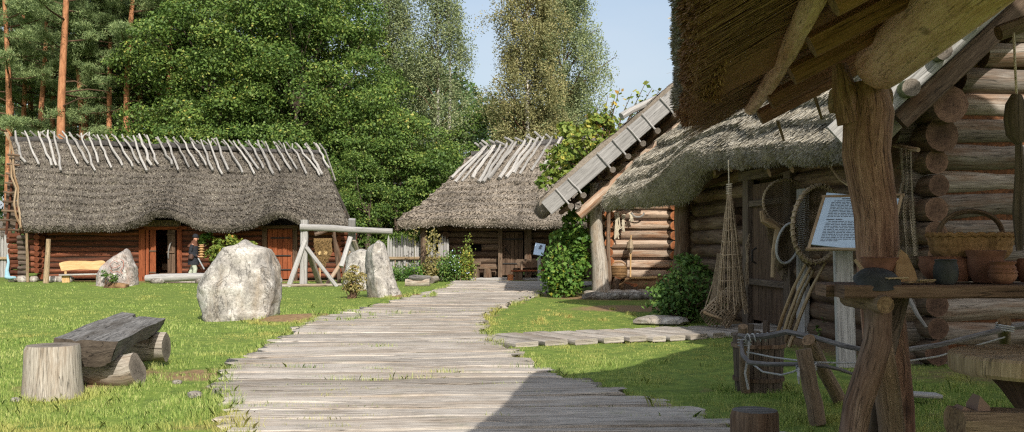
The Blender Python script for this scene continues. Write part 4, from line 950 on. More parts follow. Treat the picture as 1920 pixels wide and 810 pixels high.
q = C0 + Ee * a + dn * b - n_ * (.004 + .03 * rng.random((k, 1))); L = (.12 + .4 * rng.random((k, 1))); d_ = nrm(dn + Ee * rng.normal(0, .05, (k, 1)) + n_ * rng.normal(0, .025, (k, 1))); w = Ee * .0045
mb.ngons(np.stack([q - d_ * L / 2 - w, q - d_ * L / 2 + w, q + d_ * L / 2 + w, q + d_ * L / 2 - w], 1), 0, np.clip(rng.normal(.5, .25, k), 0, 1))
build('underside_reed', mb, M['thatch_under'], S_)
SQ0 = C0 + Eg * 9.8 + A3(0, 0, 3.6)
thatch('thatch_roof', lambda u, v: SQ0 + Ee * (1 - u[..., None]) * 11.5 + (C0 + Eg * 6.1 + A3(0, 0, 6.2) - SQ0) * v[..., None], TH, 5, [M['thatch_near'], M['thatch_under']], S_, nu=20, nb=0, stub=0)  # unseen back slope, cut short to let more sky light in
def onS(i, a, z): p = C0 + Ee * a + Eg * i; return A3(p[0], p[1], z)     # inset from the eaves edge, distance along it
for k, (px, py, Yd) in enumerate([(1424, 220, 8.2), (1443, 190, 7.25), (1484, 141, 6.1), (1520, 86, 5.2), (1560, 5, 4.3), (1620, -80, 3.3), (1700, -200, 2.4)]):
    a = P(px, py, Yd); d_ = Eg * math.cos(p1_) + A3(0, 0, math.sin(p1_) * .93)
    mb = MB(); mb.beam(a, a + d_ * 2.4 + Ee * rng.normal(0, .04), .135, .125, n=4, ch=.035, rag=.02, mi=0, cap=1); build('rafter', mb, [M['rafter'], M['end_hewn']], S_)
mb = MB(); mb.tube([P(1410, 214, 8.25) + A3(0, .05, .06), P(1443, 155, 7.0), P(1475, 100, 5.9), P(1502, 45, 5.1), P(1523, 0, 4.55), P(1600, -190, 3.2)], .062, 9, wob=.06); build('batten_pole', mb, M['debarked'], S_)
mb = MB(); a = P(1655, 117, 6.55); mb.tube([a - Ee * .12, a - Ee * .06, a, a + Ee * 2, a + Ee * 4, a + Ee * 8.5], [.06, .15, .178, .18, .17, .17], 14, wob=.035); build('eaves_plate', mb, M['debarked'], S_)
mb = MB(); mb.tube([A3(2.57, 6.72, 0), A3(2.56, 6.72, .5), A3(2.52, 6.72, .95), A3(2.475, 6.72, 1.4), A3(2.46, 6.72, 1.8), A3(2.39, 6.72, 2.2), P(1628, 210, 6.72), P(1624, 160, 6.75)], [.16, .145, .14, .135, .14, .155, .165, .13], 20, wob=.07)
mb.tube([P(1597, 230, 6.7), P(1583, 170, 6.7), P(1574, 120, 6.7)], [.1, .085, .05], 8, wob=.05)
build('forked_post', mb, M['post_dark'], S_)
mb = MB(); a = P(1557, 190, 6.95); mb.pole(a, a + Eg * .4, .085, .085, 4, 10, .01, wob=.05); build('tie_beam', mb, M['pole'], S_)
for px, py, Yd in ((1528, 182, 7.2), (1458, 226, 7.8), (1672, 30, 5.8)):
    mb = MB(); a = P(px, py, Yd); mb.pole(a, a + A3(.05, 0, -.16), .014, .009, 2, 6); build('peg', mb, M['hewn'], S_)
for ii, aa in ((1.0, 8.5), (6.0, 1.6), (6.0, 8.5), (9.4, 1.6), (9.4, 8.5)):
    mb = MB(); mb.pole(onS(ii, aa, 0), onS(ii, aa, 2.7 if ii < 2 else (5.6 if ii < 8 else 5.9)), .17, .16, 5, 10, .01); build('post', mb, M['post_dark'], S_)
mb = MB(); mb.pole(onS(6, -.2, 5.7), onS(6, 9, 5.7), .17, .17, 6, 10, .02); build('ridge_beam', mb, M['pole'], S_)
# cross brace stub with hanging block on the far right
mb = MB(); mb.pole(P(1872, 62, 6.2), P(1960, 30, 6.2), .05, .05, 2, 8, .0, 0, 1); build('brace', mb, [M['hewn'], M['end_hewn']], S_)
# ================================================================== boulders
def boulder(name, outline, Yd, depth, mat, lab, seed, rough_=.1, nseg=64, cat='boulder', sq=2.6, yoff=0., plan=None):
    """outline: (row, left px, right px) bottom to top; real width and height at its own distance, full depth behind."""
    rows = np.array(outline, float); z = H - (rows[:, 0] - HY) / F * Yd; xl = (rows[:, 1] - 960) / F * Yd; xr = (rows[:, 2] - 960) / F * Yd
    zz = np.concatenate([np.linspace(z[0] - .15, z[-1], 46)]); L = np.interp(zz, z, xl); R = np.interp(zz, z, xr)
    a = np.arange(nseg) / nseg * 2 * np.pi; ca, sa = np.cos(a), np.sin(a)
    cx = (L + R) / 2; rx = (R - L) / 2
    rr = (np.abs(ca) ** sq + np.abs(sa) ** sq) ** (-1 / sq)
    t = (zz - zz[0]) / (zz[-1] - zz[0]); ry = depth * np.sqrt(np.clip(1 - (t * .9) ** 2.2, .03, 1)) * .5
    Pg = np.stack([cx[:, None] + rx[:, None] * (rr * ca)[None], Yd + yoff + ry[:, None] * (rr * sa)[None] + 0 * cx[:, None], zz[:, None] + 0 * ca[None]], -1)
    if plan is not None:       # faceted stone: plan corners as (0..1 across, metres in depth)
        pl = np.array(plan + plan[:1], float); sg = np.linspace(0, len(plan), nseg + 1)[:-1]; fx = np.interp(sg, np.arange(len(plan) + 1), pl[:, 0]); dy = np.interp(sg, np.arange(len(plan) + 1), pl[:, 1])
        for _ in range(3): fx = .5 * fx + .25 * (np.roll(fx, 1) + np.roll(fx, -1)); dy = .5 * dy + .25 * (np.roll(dy, 1) + np.roll(dy, -1))
        fx = (fx - fx.min()) / (fx.max() - fx.min())
        Pg = np.stack([L[:, None] + (R - L)[:, None] * fx[None], Yd + yoff + dy[None] * (1 - .35 * t ** 2)[:, None], zz[:, None] + 0 * ca[None]], -1)
    ctr = np.stack([cx, 0 * cx + Yd + yoff, zz], -1)[:, None]; d = nrm(Pg - ctr + A3(0, 0, .15))
    nz = fbm(Pg * 1.2 + seed * 9, 4, seed); fac = np.abs(fbm(Pg * .9 + seed * 3 + 20, 2, seed + 2))
    Pg = Pg + d * (rough_ * nz - rough_ * .8 * fac + .018 * fbm(Pg * 6, 3, 3) - .025 * (1 - np.abs(fbm(Pg * 2.1 + seed, 3, seed + 5))) ** 3)[..., None] * np.minimum(1, rx * 2.5)[:, None, None]
    mb = MB(); mb.grid(Pg, close=True)
    top = Pg[-1]; c = top.mean(0) + A3(0, 0, .03)
    for f in (.66, .33):
        pass
    ring = [top, c + (top - c) * .66 + A3(0, 0, .03), c + (top - c) * .33 + A3(0, 0, .05), c + (top - c) * .02 + A3(0, 0, .05)]
    mb.grid(np.stack(ring), close=True)
    return tag(build(name, mb, mat, org=(cx[0], Yd, 0), smooth=0 if False else 60), lab, cat)
boulder('boulder', [(600, 384, 517), (590, 378, 520), (560, 374, 523), (535, 378, 523), (515, 387, 521), (500, 397, 520), (485, 405, 517), (474, 416, 514), (466, 428, 508), (460, 442, 478), (456, 452, 468)], 20.9, 1.5, M['rock'], 'broad pale granite boulder between the boardwalk and the rough plank bench', 1, .09, sq=3.2)
boulder('standing_stone', [(565, 684, 757), (555, 682, 755), (540, 681, 748), (520, 680, 742), (500, 679, 738), (485, 680, 732), (472, 681, 728), (463, 685, 725), (458, 692, 722), (455, 700, 718)], 28.4, 1.0, M['rock'], 'tall standing stone with a grey shaded side next to the boardwalk', 5, .05, sq=6., cat='standing stone', plan=[(0, .55), (.1, .1), (.42, -.5), (.62, -.42), (1, .0), (.95, .5), (.5, .8)])
boulder('boulder', [(535, 640, 700), (515, 641, 700), (495, 644, 700), (482, 648, 700), (474, 656, 695), (471, 665, 690)], 33.5, 1.2, M['rock'], 'whitish boulder half hidden behind the tall standing stone', 9, .07)
rs = boulder('rune_stone', [(540, 180, 256), (530, 181, 256), (515, 184, 256), (500, 193, 255), (490, 203, 252), (480, 216, 248), (474, 226, 244), (470, 234, 241)], 36.0, 1.1, M['rock_pink'], 'pinkish stone with red carved lines before the longhouse bench', 13, .07, cat='rune stone')
mb = MB()
for loop in ([(222, 492), (214, 488), (206, 496), (210, 503), (219, 501), (226, 496)], [(226, 486), (232, 490), (231, 500), (226, 507), (230, 514)], [(206, 506), (212, 511), (220, 509), (226, 512)]):
    pts = np.array([P(x, y, 35.40 + (510 - y) * .006) for x, y in loop]); mb.tube(pts, .012, 5)
build('carved_line', mb, M['rune'], rs)
def clod(name, c, s, lab, seed): return stone(name, c, s, M['soil'], lab, 'soil mound', None, seed, .25)
clod('soil_mound', G(235, 538) + A3(0, -.6, .02), (.35, .25, .16), 'small brown earth heap in front of the pinkish rune stone', 4)
# small loose stones in the lawn
for k, (px, py, w, lab) in enumerate([(365, 746, .085, 'small flat pale stone in the lawn near the end of the rough bench'), (332, 722, .06, 'tiny stone on the bare earth beside the rough bench'), (30, 755, .05, 'small stone in grass beside the pale stump')]):
    stone('small_stone', G(px, py) + A3(0, 0, .03), (w, w * .7, w * .5), M['rock_dark'], lab, 'stone', None, 40 + k, sub=2)
# stones along the longhouse foot
for k, px in enumerate([22, 40, 62, 93, 100, 106, 112, 118, 128, 350, 372, 388]):
    a = P(px, 528, 40.6); stone('foundation_stone', A3(a[0], 40.7 + U(-.1, .1), .1), (U(.14, .26), .2, U(.12, .17)), M['rock'], 'pale fieldstone lying along the foot of the longhouse wall', 'stone', 'stones along the longhouse foot', 50 + k, sub=2)

# ================================================================== rough plank bench, stumps
bn = thing('log_bench', 'rough dark split plank resting across two short logs in the lawn', 'bench', (-4.7, 12, 0))
n1, n2, f1, f2 = P(101, 634, 10.85), P(222, 640, 10.75), P(216, 592, 13.35), P(311, 597, 13.2)
nu, nv = 40, 16; u = np.linspace(0, 1, nu)[:, None, None]; v = np.linspace(0, 1, nv)[None, :, None]
top = (n1 * (1 - v) + n2 * v) * (1 - u) + (f1 * (1 - v) + f2 * v) * u
u2, v2 = u[..., 0] + 0 * v[..., 0], v[..., 0] + 0 * u[..., 0]
ext = np.where(v2 < .33, .22, 0) * np.clip((u2 - .8) * 5, 0, 1); top[..., 1] += ext; top[..., 0] += ext * .04
top[..., 2] += .012 * fbm(top * A3(5, 1.5, 1), 3) - .05 * np.exp(-((v2 - .36 - .04 * np.sin(u2 * 7)) / .03) ** 2) + .03 * (1 - v2) * u2
thk = .29 * (1 - .25 * np.clip(np.abs(v2 - .4) * 2, 0, 1) ** 4) * (1 - .3 * u2) + .02 * vnoise(top * 1.6)
bot = top - A3(0, 0, 1) * thk[..., None]; bot[:, -1, 0] -= .05; bot[:, -3:, 0] -= .03
ring = np.concatenate([top, bot[:, ::-1]], 1)
mb = MB(); mb.grid(ring, close=True, r=.6)
for q in (0, -1):
    g_ = np.stack([top[q], .5 * (top[q] + bot[q]) + A3(0, -.03 if q == 0 else .03, 0), bot[q]], 1); mb.grid(g_, r=.35, mi=1 if q == 0 else 0)
build('seat_plank', mb, [M['bench_old'], M['bench_end']], bn, smooth=35)
mb = MB(); mb.pole(P(120, 690, 11.2) - A3(0, 0, 0), P(258, 693, 11.1), .185, .18, 7, 16, .015, 0, 1, .2); build('support_log', mb, [M['stump'], M['end_grey']], bn)
mb = MB(); mb.pole(P(215, 650, 13.1), P(312, 652, 13.0), .175, .18, 7, 16, .015, 0, 1, .2); build('support_log', mb, [M['stump'], M['end_grey']], bn)
def stump(name, c, r, h, lab, mat, cap, flare=1.06, cat='stump', wob=.07, tiltx=0.):
    mb = MB(); c = np.asarray(c, float); mb.tube([c + A3(0, 0, -.05), c + A3(0, 0, h * .1), c + A3(tiltx * .5, 0, h * .5), c + A3(tiltx, 0, h * .93), c + A3(tiltx, 0, h)], [r * flare, r * flare, r * 1.0, r * .98, r * .93], 26, 0, 1, wob)
    return tag(build(name, mb, [mat, cap], org=c, smooth=45), lab, cat)
g = G(100, 743); stump('tree_stump', g, .275, .535, 'pale barkless stump seat standing in the lawn by the rough plank bench', M['stump'], M['end_grey'])
stump('chopping_block', A3(1.67, 6.85, 0), .165, .45, 'dark round stump seat in shade below the leaning fence posts', M['log_brown'], M['bench_old'], 1.02)
# ================================================================== staved bucket
bu = thing('staved_tub', 'tall dark staved wooden tub standing in the shaded grass', 'tub', G(1422, 733))
c = G(1422, 733); mb = MB(); nS = 22
for k in range(nS):
    a0 = k / nS * 2 * np.pi; a = np.linspace(a0 + .012, a0 + 2 * np.pi / nS - .012, 3)
    hgt = .61 if k not in (3, 14) else .74
    zz = np.array([0, .2, .42, hgt]); R = np.array([.245, .26, .268, .275])
    outer = np.stack([np.stack([c[0] + R[j] * np.cos(a), c[1] + R[j] * np.sin(a), zz[j] + 0 * a], -1) for j in range(4)]); R2 = R - .035
    inner = np.stack([np.stack([c[0] + R2[j] * np.cos(a), c[1] + R2[j] * np.sin(a), zz[j] + 0 * a], -1) for j in range(4)][::-1])
    mb.grid(np.concatenate([outer, inner]), r=U(0, 1))
build('stave', mb, M['plank_dark'], bu)
mb = MB(); mb.lathe([(.0, .05), (.23, .05)], c, 20); build('bottom', mb, M['plank_dark'], bu)
for z, rr in ((.14, .262), (.5, .279)):
    mb = MB(); a = np.linspace(0, 2 * np.pi, 33)[:-1]; mb.grid(np.stack([np.stack([c[0] + (rr + d) * np.cos(a), c[1] + (rr + d) * np.sin(a), z + e + 0 * a], -1) for d, e in ((0, -.02), (.012, -.02), (.012, .02), (0, .02))]), close=True)
    build('hoop', mb, M['log_brown'], bu)
# ================================================================== branch and rope fence
fe = thing('branch_fence', 'low fence of crooked dark branches tied with cord to short posts', 'fence', (2.6, 9.5, 0))
def fpost(p0, p1, r): mb = MB(); mb.pole(p0, p1, r, r * .93, 4, 12, .006, 0, 1, .05); return build('post', mb, [M['hewn'], M['end_hewn']], fe)
FP = [(G(1533, 795), P(1506, 655, 8.8), .075), (G(1578, 757) , P(1516, 637, 9.3), .07), (G(1398, 738), P(1393, 612, 10.2), .055), (G(1884, 690), P(1883, 604, 9.4), .065)]
for p0, p1, r in FP: fpost(p0, p1, r)
mb = MB(); mb.tube([P(1384, 628, 10.15), P(1400, 632, 10.1), P(1440, 630, 9.9), P(1475, 622, 9.6), P(1530, 633, 9.3), P(1580, 648, 9.0), P(1640, 660, 8.8), P(1700, 656, 8.9), P(1760, 647, 9.1), P(1820, 632, 9.3), P(1900, 613, 9.4), P(1960, 604, 9.4)], [.02, .032, .03, .026, .024, .024, .022, .023, .024, .026, .03, .03], 8, wob=.1); build('rail', mb, M['branch'], fe)
mb = MB(); mb.tube([P(1390, 640, 10.1), P(1392, 665, 9.9), P(1405, 680, 9.7), P(1440, 683, 9.3), P(1500, 683, 8.85), P(1545, 686, 8.8), P(1575, 693, 8.8), P(1612, 706, 8.8)], [.02, .024, .024, .022, .02, .018, .016, .012], 8, wob=.1); build('rail', mb, M['branch'], fe)
mb = MB(); mb.tube([P(1400, 660, 10.1), P(1450, 670, 9.6), P(1520, 679, 8.9), P(1600, 681, 8.8), P(1690, 679, 8.9), P(1760, 668, 9.1), P(1830, 648, 9.3), P(1884, 632, 9.35)], .0085, 6); mb.tube([P(1410, 682, 9.9), P(1430, 697, 9.6), P(1465, 703, 9.2), P(1488, 697, 8.9), P(1500, 690, 8.8)], .009, 6); build('cord', mb, M['rope_grey'], fe)
mb = MB()
def wrap(c, ax, r, n, pitch, rr=.008):
    ax = nrm(ax); x = nrm(np.cross(ax, A3(.2, .4, .9))); y = np.cross(ax, x); t = np.linspace(0, n * 2 * np.pi, n * 10)
    mb.tube([c + ax * (q / (2 * np.pi) - n / 2) * pitch + (x * math.cos(q) + y * math.sin(q)) * r for q in t], rr, 5)
def lash(f, *a): 
    global mb
    mb = MB(); f(*a); build('lashing', mb, M['rope_grey'], fe)
lash(wrap, P(1512, 688, 8.85), A3(-.12, 0, 1), .088, 4, .016); lash(wrap, P(1418, 633, 10.0), A3(1, 0, .05), .04, 5, .05); lash(wrap, P(1884, 614, 9.4), A3(.2, 0, 1), .08, 3, .02); lash(wrap, P(1396, 640, 10.15), A3(0, 0, 1), .065, 3, .03)
lash(lambda: mb.tube([P(1498, 690, 8.75), P(1497, 705, 8.72), P(1498, 720, 8.74)], [.009, .014, .005], 5)); lash(lambda: mb.tube([P(1405, 640, 10.0), P(1402, 670, 9.98), P(1397, 700, 10.0), P(1403, 730, 10.0)], .012, 5))
# ================================================================== pottery shelf under the shelter
sh = thing('pottery_shelf', 'thick plank shelf on crooked pole legs carrying pots and a basket', 'shelf', (2.6, 6, 0))
zS = 1.36
mb = MB(); mb.beam((1.9, 5.78, zS - .04), (3.9, 5.72, zS - .04), .2, .075, n=8, ch=.01, rag=.012); mb.beam((1.86, 6.0, zS - .045), (3.9, 5.97, zS - .045), .22, .07, n=8, ch=.01, rag=.012); mb.beam((1.93, 6.24, zS - .045), (3.9, 6.2, zS - .045), .22, .07, n=8, ch=.01, rag=.012)
build('top', mb, M['shelf'], sh)
mb = MB(); a = P(1646, 566, 5.75); mb.tube([a + A3(0, -.12, -.01), a + A3(0, .0, 0), a + A3(.0, .5, .0)], [.05, .06, .06], 12, 0, 1); build('crossbar', mb, [M['hewn'], M['end_hewn']], sh)
mb = MB(); mb.tube([P(1648, 575, 5.82), P(1645, 640, 5.8), P(1628, 700, 5.78), P(1608, 760, 5.76), P(1595, 840, 5.75), P(1590, 968, 5.75)], [.075, .085, .085, .082, .08, .085], 12, wob=.06); build('leg', mb, M['leg_wood'], sh)
mb = MB(); mb.tube([P(1640, 560, 5.95), P(1648, 640, 5.95), P(1662, 720, 5.95), P(1672, 800, 5.95), P(1680, 955, 5.95)], [.07, .075, .075, .075, .08], 12, wob=.06); build('leg', mb, M['hewn'], sh)
mb = MB(); mb.tube([P(1690, 545, 6.1), P(1640, 740, 6.1), P(1620, 940, 6.1)], [.06, .065, .065], 10, wob=.06); build('leg', mb, M['plank_dark'], sh)
mb = MB(); mb.pole((3.7, 5.9, 0), (3.7, 5.9, 1.3), .08, .08, 4, 10, .01); build('leg', mb, M['hewn'], sh)
def pot(name, px, Yd, prof, mat, lab, cat='pot', base_z=None, wob=.02, seg=26, ax=None):
    x = (px - 960) / F * Yd; c = A3(x, Yd, zS if base_z is None else base_z)
    prof = np.array(prof, float); inner = prof[::-1][:-1].copy(); inner[:, 0] = np.maximum(inner[:, 0] - .009, .001); full = np.concatenate([[(0, 0)], prof, inner + (0, .004)])
    full[:, 0] = np.maximum(full[:, 0], 1e-4)
    mb = MB(); mb.lathe(full, c, seg, wob=wob, axis=ax); return tag(build(name, mb, mat, org=c, smooth=50), lab, cat)
pot('clay_bowl', 1650, 6.0, [(.06, 0), (.09, .03), (.108, .08), (.11, .11), (.106, .135), (.115, .15)], M['clay'], 'round terracotta bowl before the forked post on the plank shelf')
pot('wide_bowl', 1768, 6.25, [(.08, 0), (.12, .04), (.15, .1), (.14, .13), (.148, .15)], M['clay'], 'wide terracotta bowl just below the handled basket')
pot('dark_jar', 1773, 5.78, [(.05, 0), (.066, .03), (.07, .07), (.066, .105), (.058, .125), (.063, .14)], M['clay_dark'], 'small dark grey jar at the front of the plank shelf')
pot('clay_jar', 1800, 6.15, [(.05, 0), (.07, .05), (.07, .1), (.06, .125), (.065, .14)], M['clay'], 'plain brown jar tucked behind the dark grey jar')
pot('tall_pot', 1848, 6.05, [(.07, 0), (.095, .05), (.105, .11), (.1, .15), (.108, .165), (.116, .19)], M['clay'], 'tallest terracotta pot with flared rim on the plank shelf')
pot('ribbed_pot', 1880, 5.8, [(.045, 0), (.068, .025), (.08, .05), (.076, .06), (.082, .068), (.07, .085), (.074, .092), (.062, .11), (.076, .13)], M['clay'], 'small ribbed terracotta pot at the shelf front beside the tallest pot')
pot('brown_pot', 1935, 6.0, [(.06, 0), (.09, .05), (.09, .11), (.08, .14)], M['clay'], 'plain brown pot standing beyond the small ribbed pot at the shelf end')
pot('shallow_dish', 1646, 5.76, [(.05, .0), (.11, .015), (.134, .045)], M['clay_dark'], 'dark shallow dish tipped on its rim at the shelf end', base_z=zS + .062, ax=A3(.05, .42, .9) * A3(1, 1, -1), cat='dish')
mb = MB(); c = P(1700, 528, 5.85); V = [P(1679, 529, 5.8), P(1722, 529, 5.8), P(1716, 508, 5.86), P(1702, 478, 5.95), P(1690, 468, 5.98), P(1681, 490, 5.92)]; V = np.array(V)
bk_ = V + A3(0, .035, .0); mb.raw(np.concatenate([V, bk_]), [0, 1, 2, 3, 4, 5, 11, 10, 9, 8, 7, 6] + sum([[i, 6 + i, 6 + (i + 1) % 6, (i + 1) % 6] for i in range(6)], []), [6, 6] + [4] * 6)
tag(build('pot_shard', mb, M['clay_pale'], org=c), 'pale triangular shard leaning upright on the plank shelf', 'shard')
for k, (p0, p1, lab) in enumerate([((1700, 529, 5.72), (1748, 521, 5.8), 'longest pale wooden spatula lying at the shelf front'), ((1722, 526, 5.7), (1752, 524, 5.72), 'short wooden spatula lying beside the dark grey jar'), ((1662, 531, 5.7), (1700, 527, 5.74), 'thin wooden spatula lying under the tipped dish')]):
    mb = MB(); mb.beam(A3(*P(*p0)[:2], zS + .012 + .012 * k), A3(*P(*p1)[:2], zS + .014 + .012 * k), .035, .01, n=3); tag(build('wooden_spatula', mb, M['pole'], org=P(*p0)), lab, 'spatula')
mb = MB(); a = P(1613, 505, 5.9); mb.pole(A3(a[0] + .06, a[1], zS + .02), P(1603, 487, 5.95), .014, .011, 3, 7, .003); tag(build('wooden_stick', mb, M['pole'], org=a), 'short pale stick leaning against the terracotta bowl', 'stick')
# handled basket
Yb = 6.28; cx = (1820 - 960) / F * Yb
ba = thing('handled_basket', 'oval woven basket with a hooped handle standing on the plank shelf', 'basket', (cx, Yb, zS))
mb = MB(); a = np.linspace(0, 2 * np.pi, 65)[:-1]
zz = np.linspace(0, .155, 32); rad = np.interp(zz, [0, .04, .1, .155], [.8, .95, 1.0, 1.02])
rib = (1 + .012 * np.sin(a * 26)[None] * np.sign(np.sin(zz * 300))[:, None] + .02 * np.abs(np.sin(zz / .155 * np.pi * 4))[:, None])
zb = zS + .135
Pg = np.stack([cx + .255 * rad[:, None] * np.cos(a)[None] * rib, Yb + .17 * rad[:, None] * np.sin(a)[None] * rib, zb + zz[:, None] + 0 * a], -1)
inn = np.stack([cx + .235 * rad[::-1, None] * np.cos(a)[None], Yb + .152 * rad[::-1, None] * np.sin(a)[None], zb + .01 + zz[::-1, None] * .98 + 0 * a], -1)
mb.grid(np.concatenate([Pg, inn]), close=True); mb.raw(Pg[0], np.arange(64), [64]); build('body', mb, M['wicker_brown'], ba)
mb = MB(); mb.tube([A3(cx + .265 * math.cos(t), Yb + .178 * math.sin(t), zb + .155 + .006 * math.sin(t * 26)) for t in np.linspace(0, 2 * np.pi, 80)], .015, 7); build('rim', mb, M['wicker_brown'], ba)
mb = MB(); mb.tube([A3(cx + .205 * math.cos(t), Yb, zb + .12 + .185 * math.sin(t) ** .8) for t in np.linspace(0, np.pi, 18)], .0165, 8, wob=.06); build('handle', mb, M['log_brown'], ba)
bo = thing('wooden_crate', 'low dark wooden box under the handled basket', 'box', (cx, Yb, zS))
mb = MB(); mb.beam((cx - .24, Yb, zS + .066), (cx + .24, Yb, zS + .066), .3, .13); build('box_side', mb, M['plank_dark'], bo)
# dark wooden float hanging at the edge
hf = thing('hanging_mallet', 'dark carved wooden mallet hanging from the shelter pole by a cord', 'mallet', P(1908, 225, 5.9))
mb = MB(); mb.tube([P(1906, 178, 5.9), P(1904, 195, 5.9), P(1903, 222, 5.9), P(1906, 250, 5.9), P(1912, 268, 5.9)], [.03, .055, .065, .06, .03], 12, wob=.06); build('head', mb, M['plank_dark'], hf)
mb = MB(); mb.tube([P(1910, 262, 5.9), P(1913, 330, 5.9), P(1910, 400, 5.9), P(1912, 470, 5.9)], [.018, .03, .035, .02], 9, wob=.06); build('grip', mb, M['plank_dark'], hf)
mb = MB(); mb.tube([P(1906, 180, 5.9), P(1903, 120, 6.0), P(1900, 52, 6.2)], .008, 5); build('cord', mb, M['rope'], hf)
# ================================================================== kick wheel
kw = thing('potters_wheel', 'thick wooden potters wheel on a tapered hub beside the shelf', 'potters wheel', (2.85, 5.35, 0))
c = A3(2.87, 5.35, 0)
mb = MB(); mb.lathe([(.0, .9), (.47, .9), (.485, .92), (.485, .99), (.47, 1.005), (0, 1.005)], c, 48, wob=.015); build('disc', mb, M['pole'], kw)
mb = MB(); mb.lathe([(.06, .3), (.1, .55), (.15, .7), (.22, .8), (.31, .9)], c, 28, wob=.03); build('hub', mb, M['door_brown'], kw)
mb = MB(); mb.lathe([(.0, .28), (.33, .28), (.34, .3), (.34, .36), (0, .37)], c, 36); build('flywheel', mb, M['hewn'], kw)
mb = MB(); mb.lathe([(.05, 0), (.05, .3)], c, 12); build('spindle', mb, M['plank_dark'], kw)
mb = MB(); mb.beam(P(1790, 792, 5.1), P(2050, 800, 5.1), .26, .14, n=5, ch=.04, rag=.03, mi=0, cap=1); tag(build('timber_block', mb, [M['hewn'], M['end_hewn']], org=P(1850, 800, 5.1)), 'long hewn timber lying across the foot of the potters wheel', 'timber')
for k, (px, py, w, h, lab) in enumerate([(1808, 772, .09, .1, 'low wedge of split wood on the timber by the potters wheel'), (1838, 760, .07, .17, 'pointed upright wedge of split wood on the timber'), (1872, 778, .12, .06, 'flat split piece lying behind the upright wedge')]):
    c_ = P(px, py, 5.1); mb = MB(); w2 = w / 2; b = P(px, 786, 5.1)[2] - .045; t_ = c_[2] + h * .3
    V = np.array([(c_[0] - w2, 5.05, b), (c_[0] + w2, 5.05, b), (c_[0] + w2, 5.2, b), (c_[0] - w2, 5.2, b), (c_[0] - w2 * .9, 5.06, t_ - h * .35), (c_[0] + w2 * .9, 5.06, t_ - h * .3), (c_[0] + w2 * .9, 5.19, t_ - h * .35), (c_[0] - w2 * .9, 5.19, t_ - h * .3), (c_[0] - .01, 5.08, t_), (c_[0] - .005, 5.17, t_)])
    mb.raw(V, [0, 1, 5, 4, 1, 2, 6, 5, 2, 3, 7, 6, 3, 0, 4, 7, 4, 5, 8, 5, 6, 9, 8, 6, 7, 9, 7, 4, 8, 9, 3, 2, 1, 0], [4, 4, 4, 4, 3, 4, 3, 4, 4]); tag(build('wood_wedge', mb, M['leg_wood'], org=c_), lab, 'wood wedge')
mb = MB(); mb.beam(P(1598, 732, 9.9), P(1760, 742, 9.9), .2, .04, n=3); tag(build('loose_board', mb, M['plank_grey'], org=P(1680, 740, 9.9)), 'pale loose board lying in grass behind the forked post', 'board')
# ================================================================== information sign
sg = thing('info_sign', 'tilted white information board with close black text on a wide post', 'sign', G(1588, 690))
ub = nrm(A3(.29, .30, .66)); hb = nrm(A3(.86, -.5, 0)); bl = P(1519, 466, 12.75); W_, Hh = .92, .80
nb_ = nrm(np.cross(hb, ub)); nb_ = nb_ if nb_[1] < 0 else -nb_
mb = MB(); ctr = bl + hb * W_ / 2; mb.beam(ctr, ctr + ub * Hh, W_, .02, up=nb_); pn = build('panel', mb, M['paper'], sg)
mb = MB(); lines = 13; y_ = .07
def ink(x0, x1, t, hgt=.009): p = bl + ub * (Hh - t) + nb_ * .0125; mb.beam(p + hb * x0, p + hb * x1, hgt, .002, up=nb_, n=1, ch=.0005)
def para(t0, n, last, x0=.1, x1=.84):
    for k in range(n):
        x = x0 + (.03 if k == 0 else 0); end = x1 if k < n - 1 else last
        while x < end - .02:
            w = min(U(.015, .075), end - x); ink(x, x + w, t0 + k * .0245); x += w + .012
for t in (.045,): ink(.22, .45, t, .014); ink(.47, .6, t, .014)
para(.075, 11, .62); ink(.1, .2, .365, .015); ink(.215, .3, .365, .015); para(.395, 13, .34)
build('printed_text', mb, M['ink'], pn)
for p0, p1, n_ in ((bl - hb * .05 - ub * .01, bl + hb * (W_ + .05) - ub * .01, 'frame'), (bl + ub * Hh - hb * .05, bl + ub * Hh + hb * (W_ + .05), 'frame'), (bl - hb * .02, bl - hb * .02 + ub * Hh, 'frame'), (bl + hb * (W_ + .02), bl + hb * (W_ + .02) + ub * Hh, 'frame')):
    mb = MB(); mb.pole(p0, p1, .022, .022, 4, 8, .002); build(n_, mb, M['pole'], sg)
mb = MB(); a = G(1588, 690); mb.beam((a[0], a[1] + .02, 0), (a[0] + .04, a[1] + .3, 1.72), .24, .09, n=3); build('post', mb, M['plank_grey'], sg)
mb = MB(); a = G(1588, 690); mb.pole(bl + hb * .1 + ub * .4 - nb_ * .03, bl + hb * .85 + ub * .4 - nb_ * .03, .03, .03); build('back_rail', mb, M['pole'], sg)
# ================================================================== fishing gear on the near hut
ft = thing('fish_trap', 'long conical withy fish trap hanging by a rope under the thatch', 'fish trap', P(1368, 600, 17.6))
mb = MB(); Yt = 17.6
zs_ = [345, 372, 395, 430, 470, 510, 550, 575]; wl = [1365, 1363.5, 1361, 1357, 1352.5, 1349, 1346, 1343]; wr = [1369, 1372, 1375, 1381, 1386.5, 1391, 1396, 1402]
nW = 30
def trap_r(py): return (np.interp(py, zs_, wr) - np.interp(py, zs_, wl)) / 2 / F * Yt, ((np.interp(py, zs_, wr) + np.interp(py, zs_, wl)) / 2 - 960) / F * Yt
for k in range(nW):
    a = k / nW * 2 * np.pi + rng.normal(0, .05); end = 568 + U(-8, 22)
    pts = []
    for py in np.linspace(350, end, 9):
        r, x = trap_r(py); z = H - (py - HY) / F * Yt; pts.append((x + r * math.cos(a) + rng.normal(0, .006), Yt + r * math.sin(a), z))
    mb.tube(pts, U(.008, .012), 5)
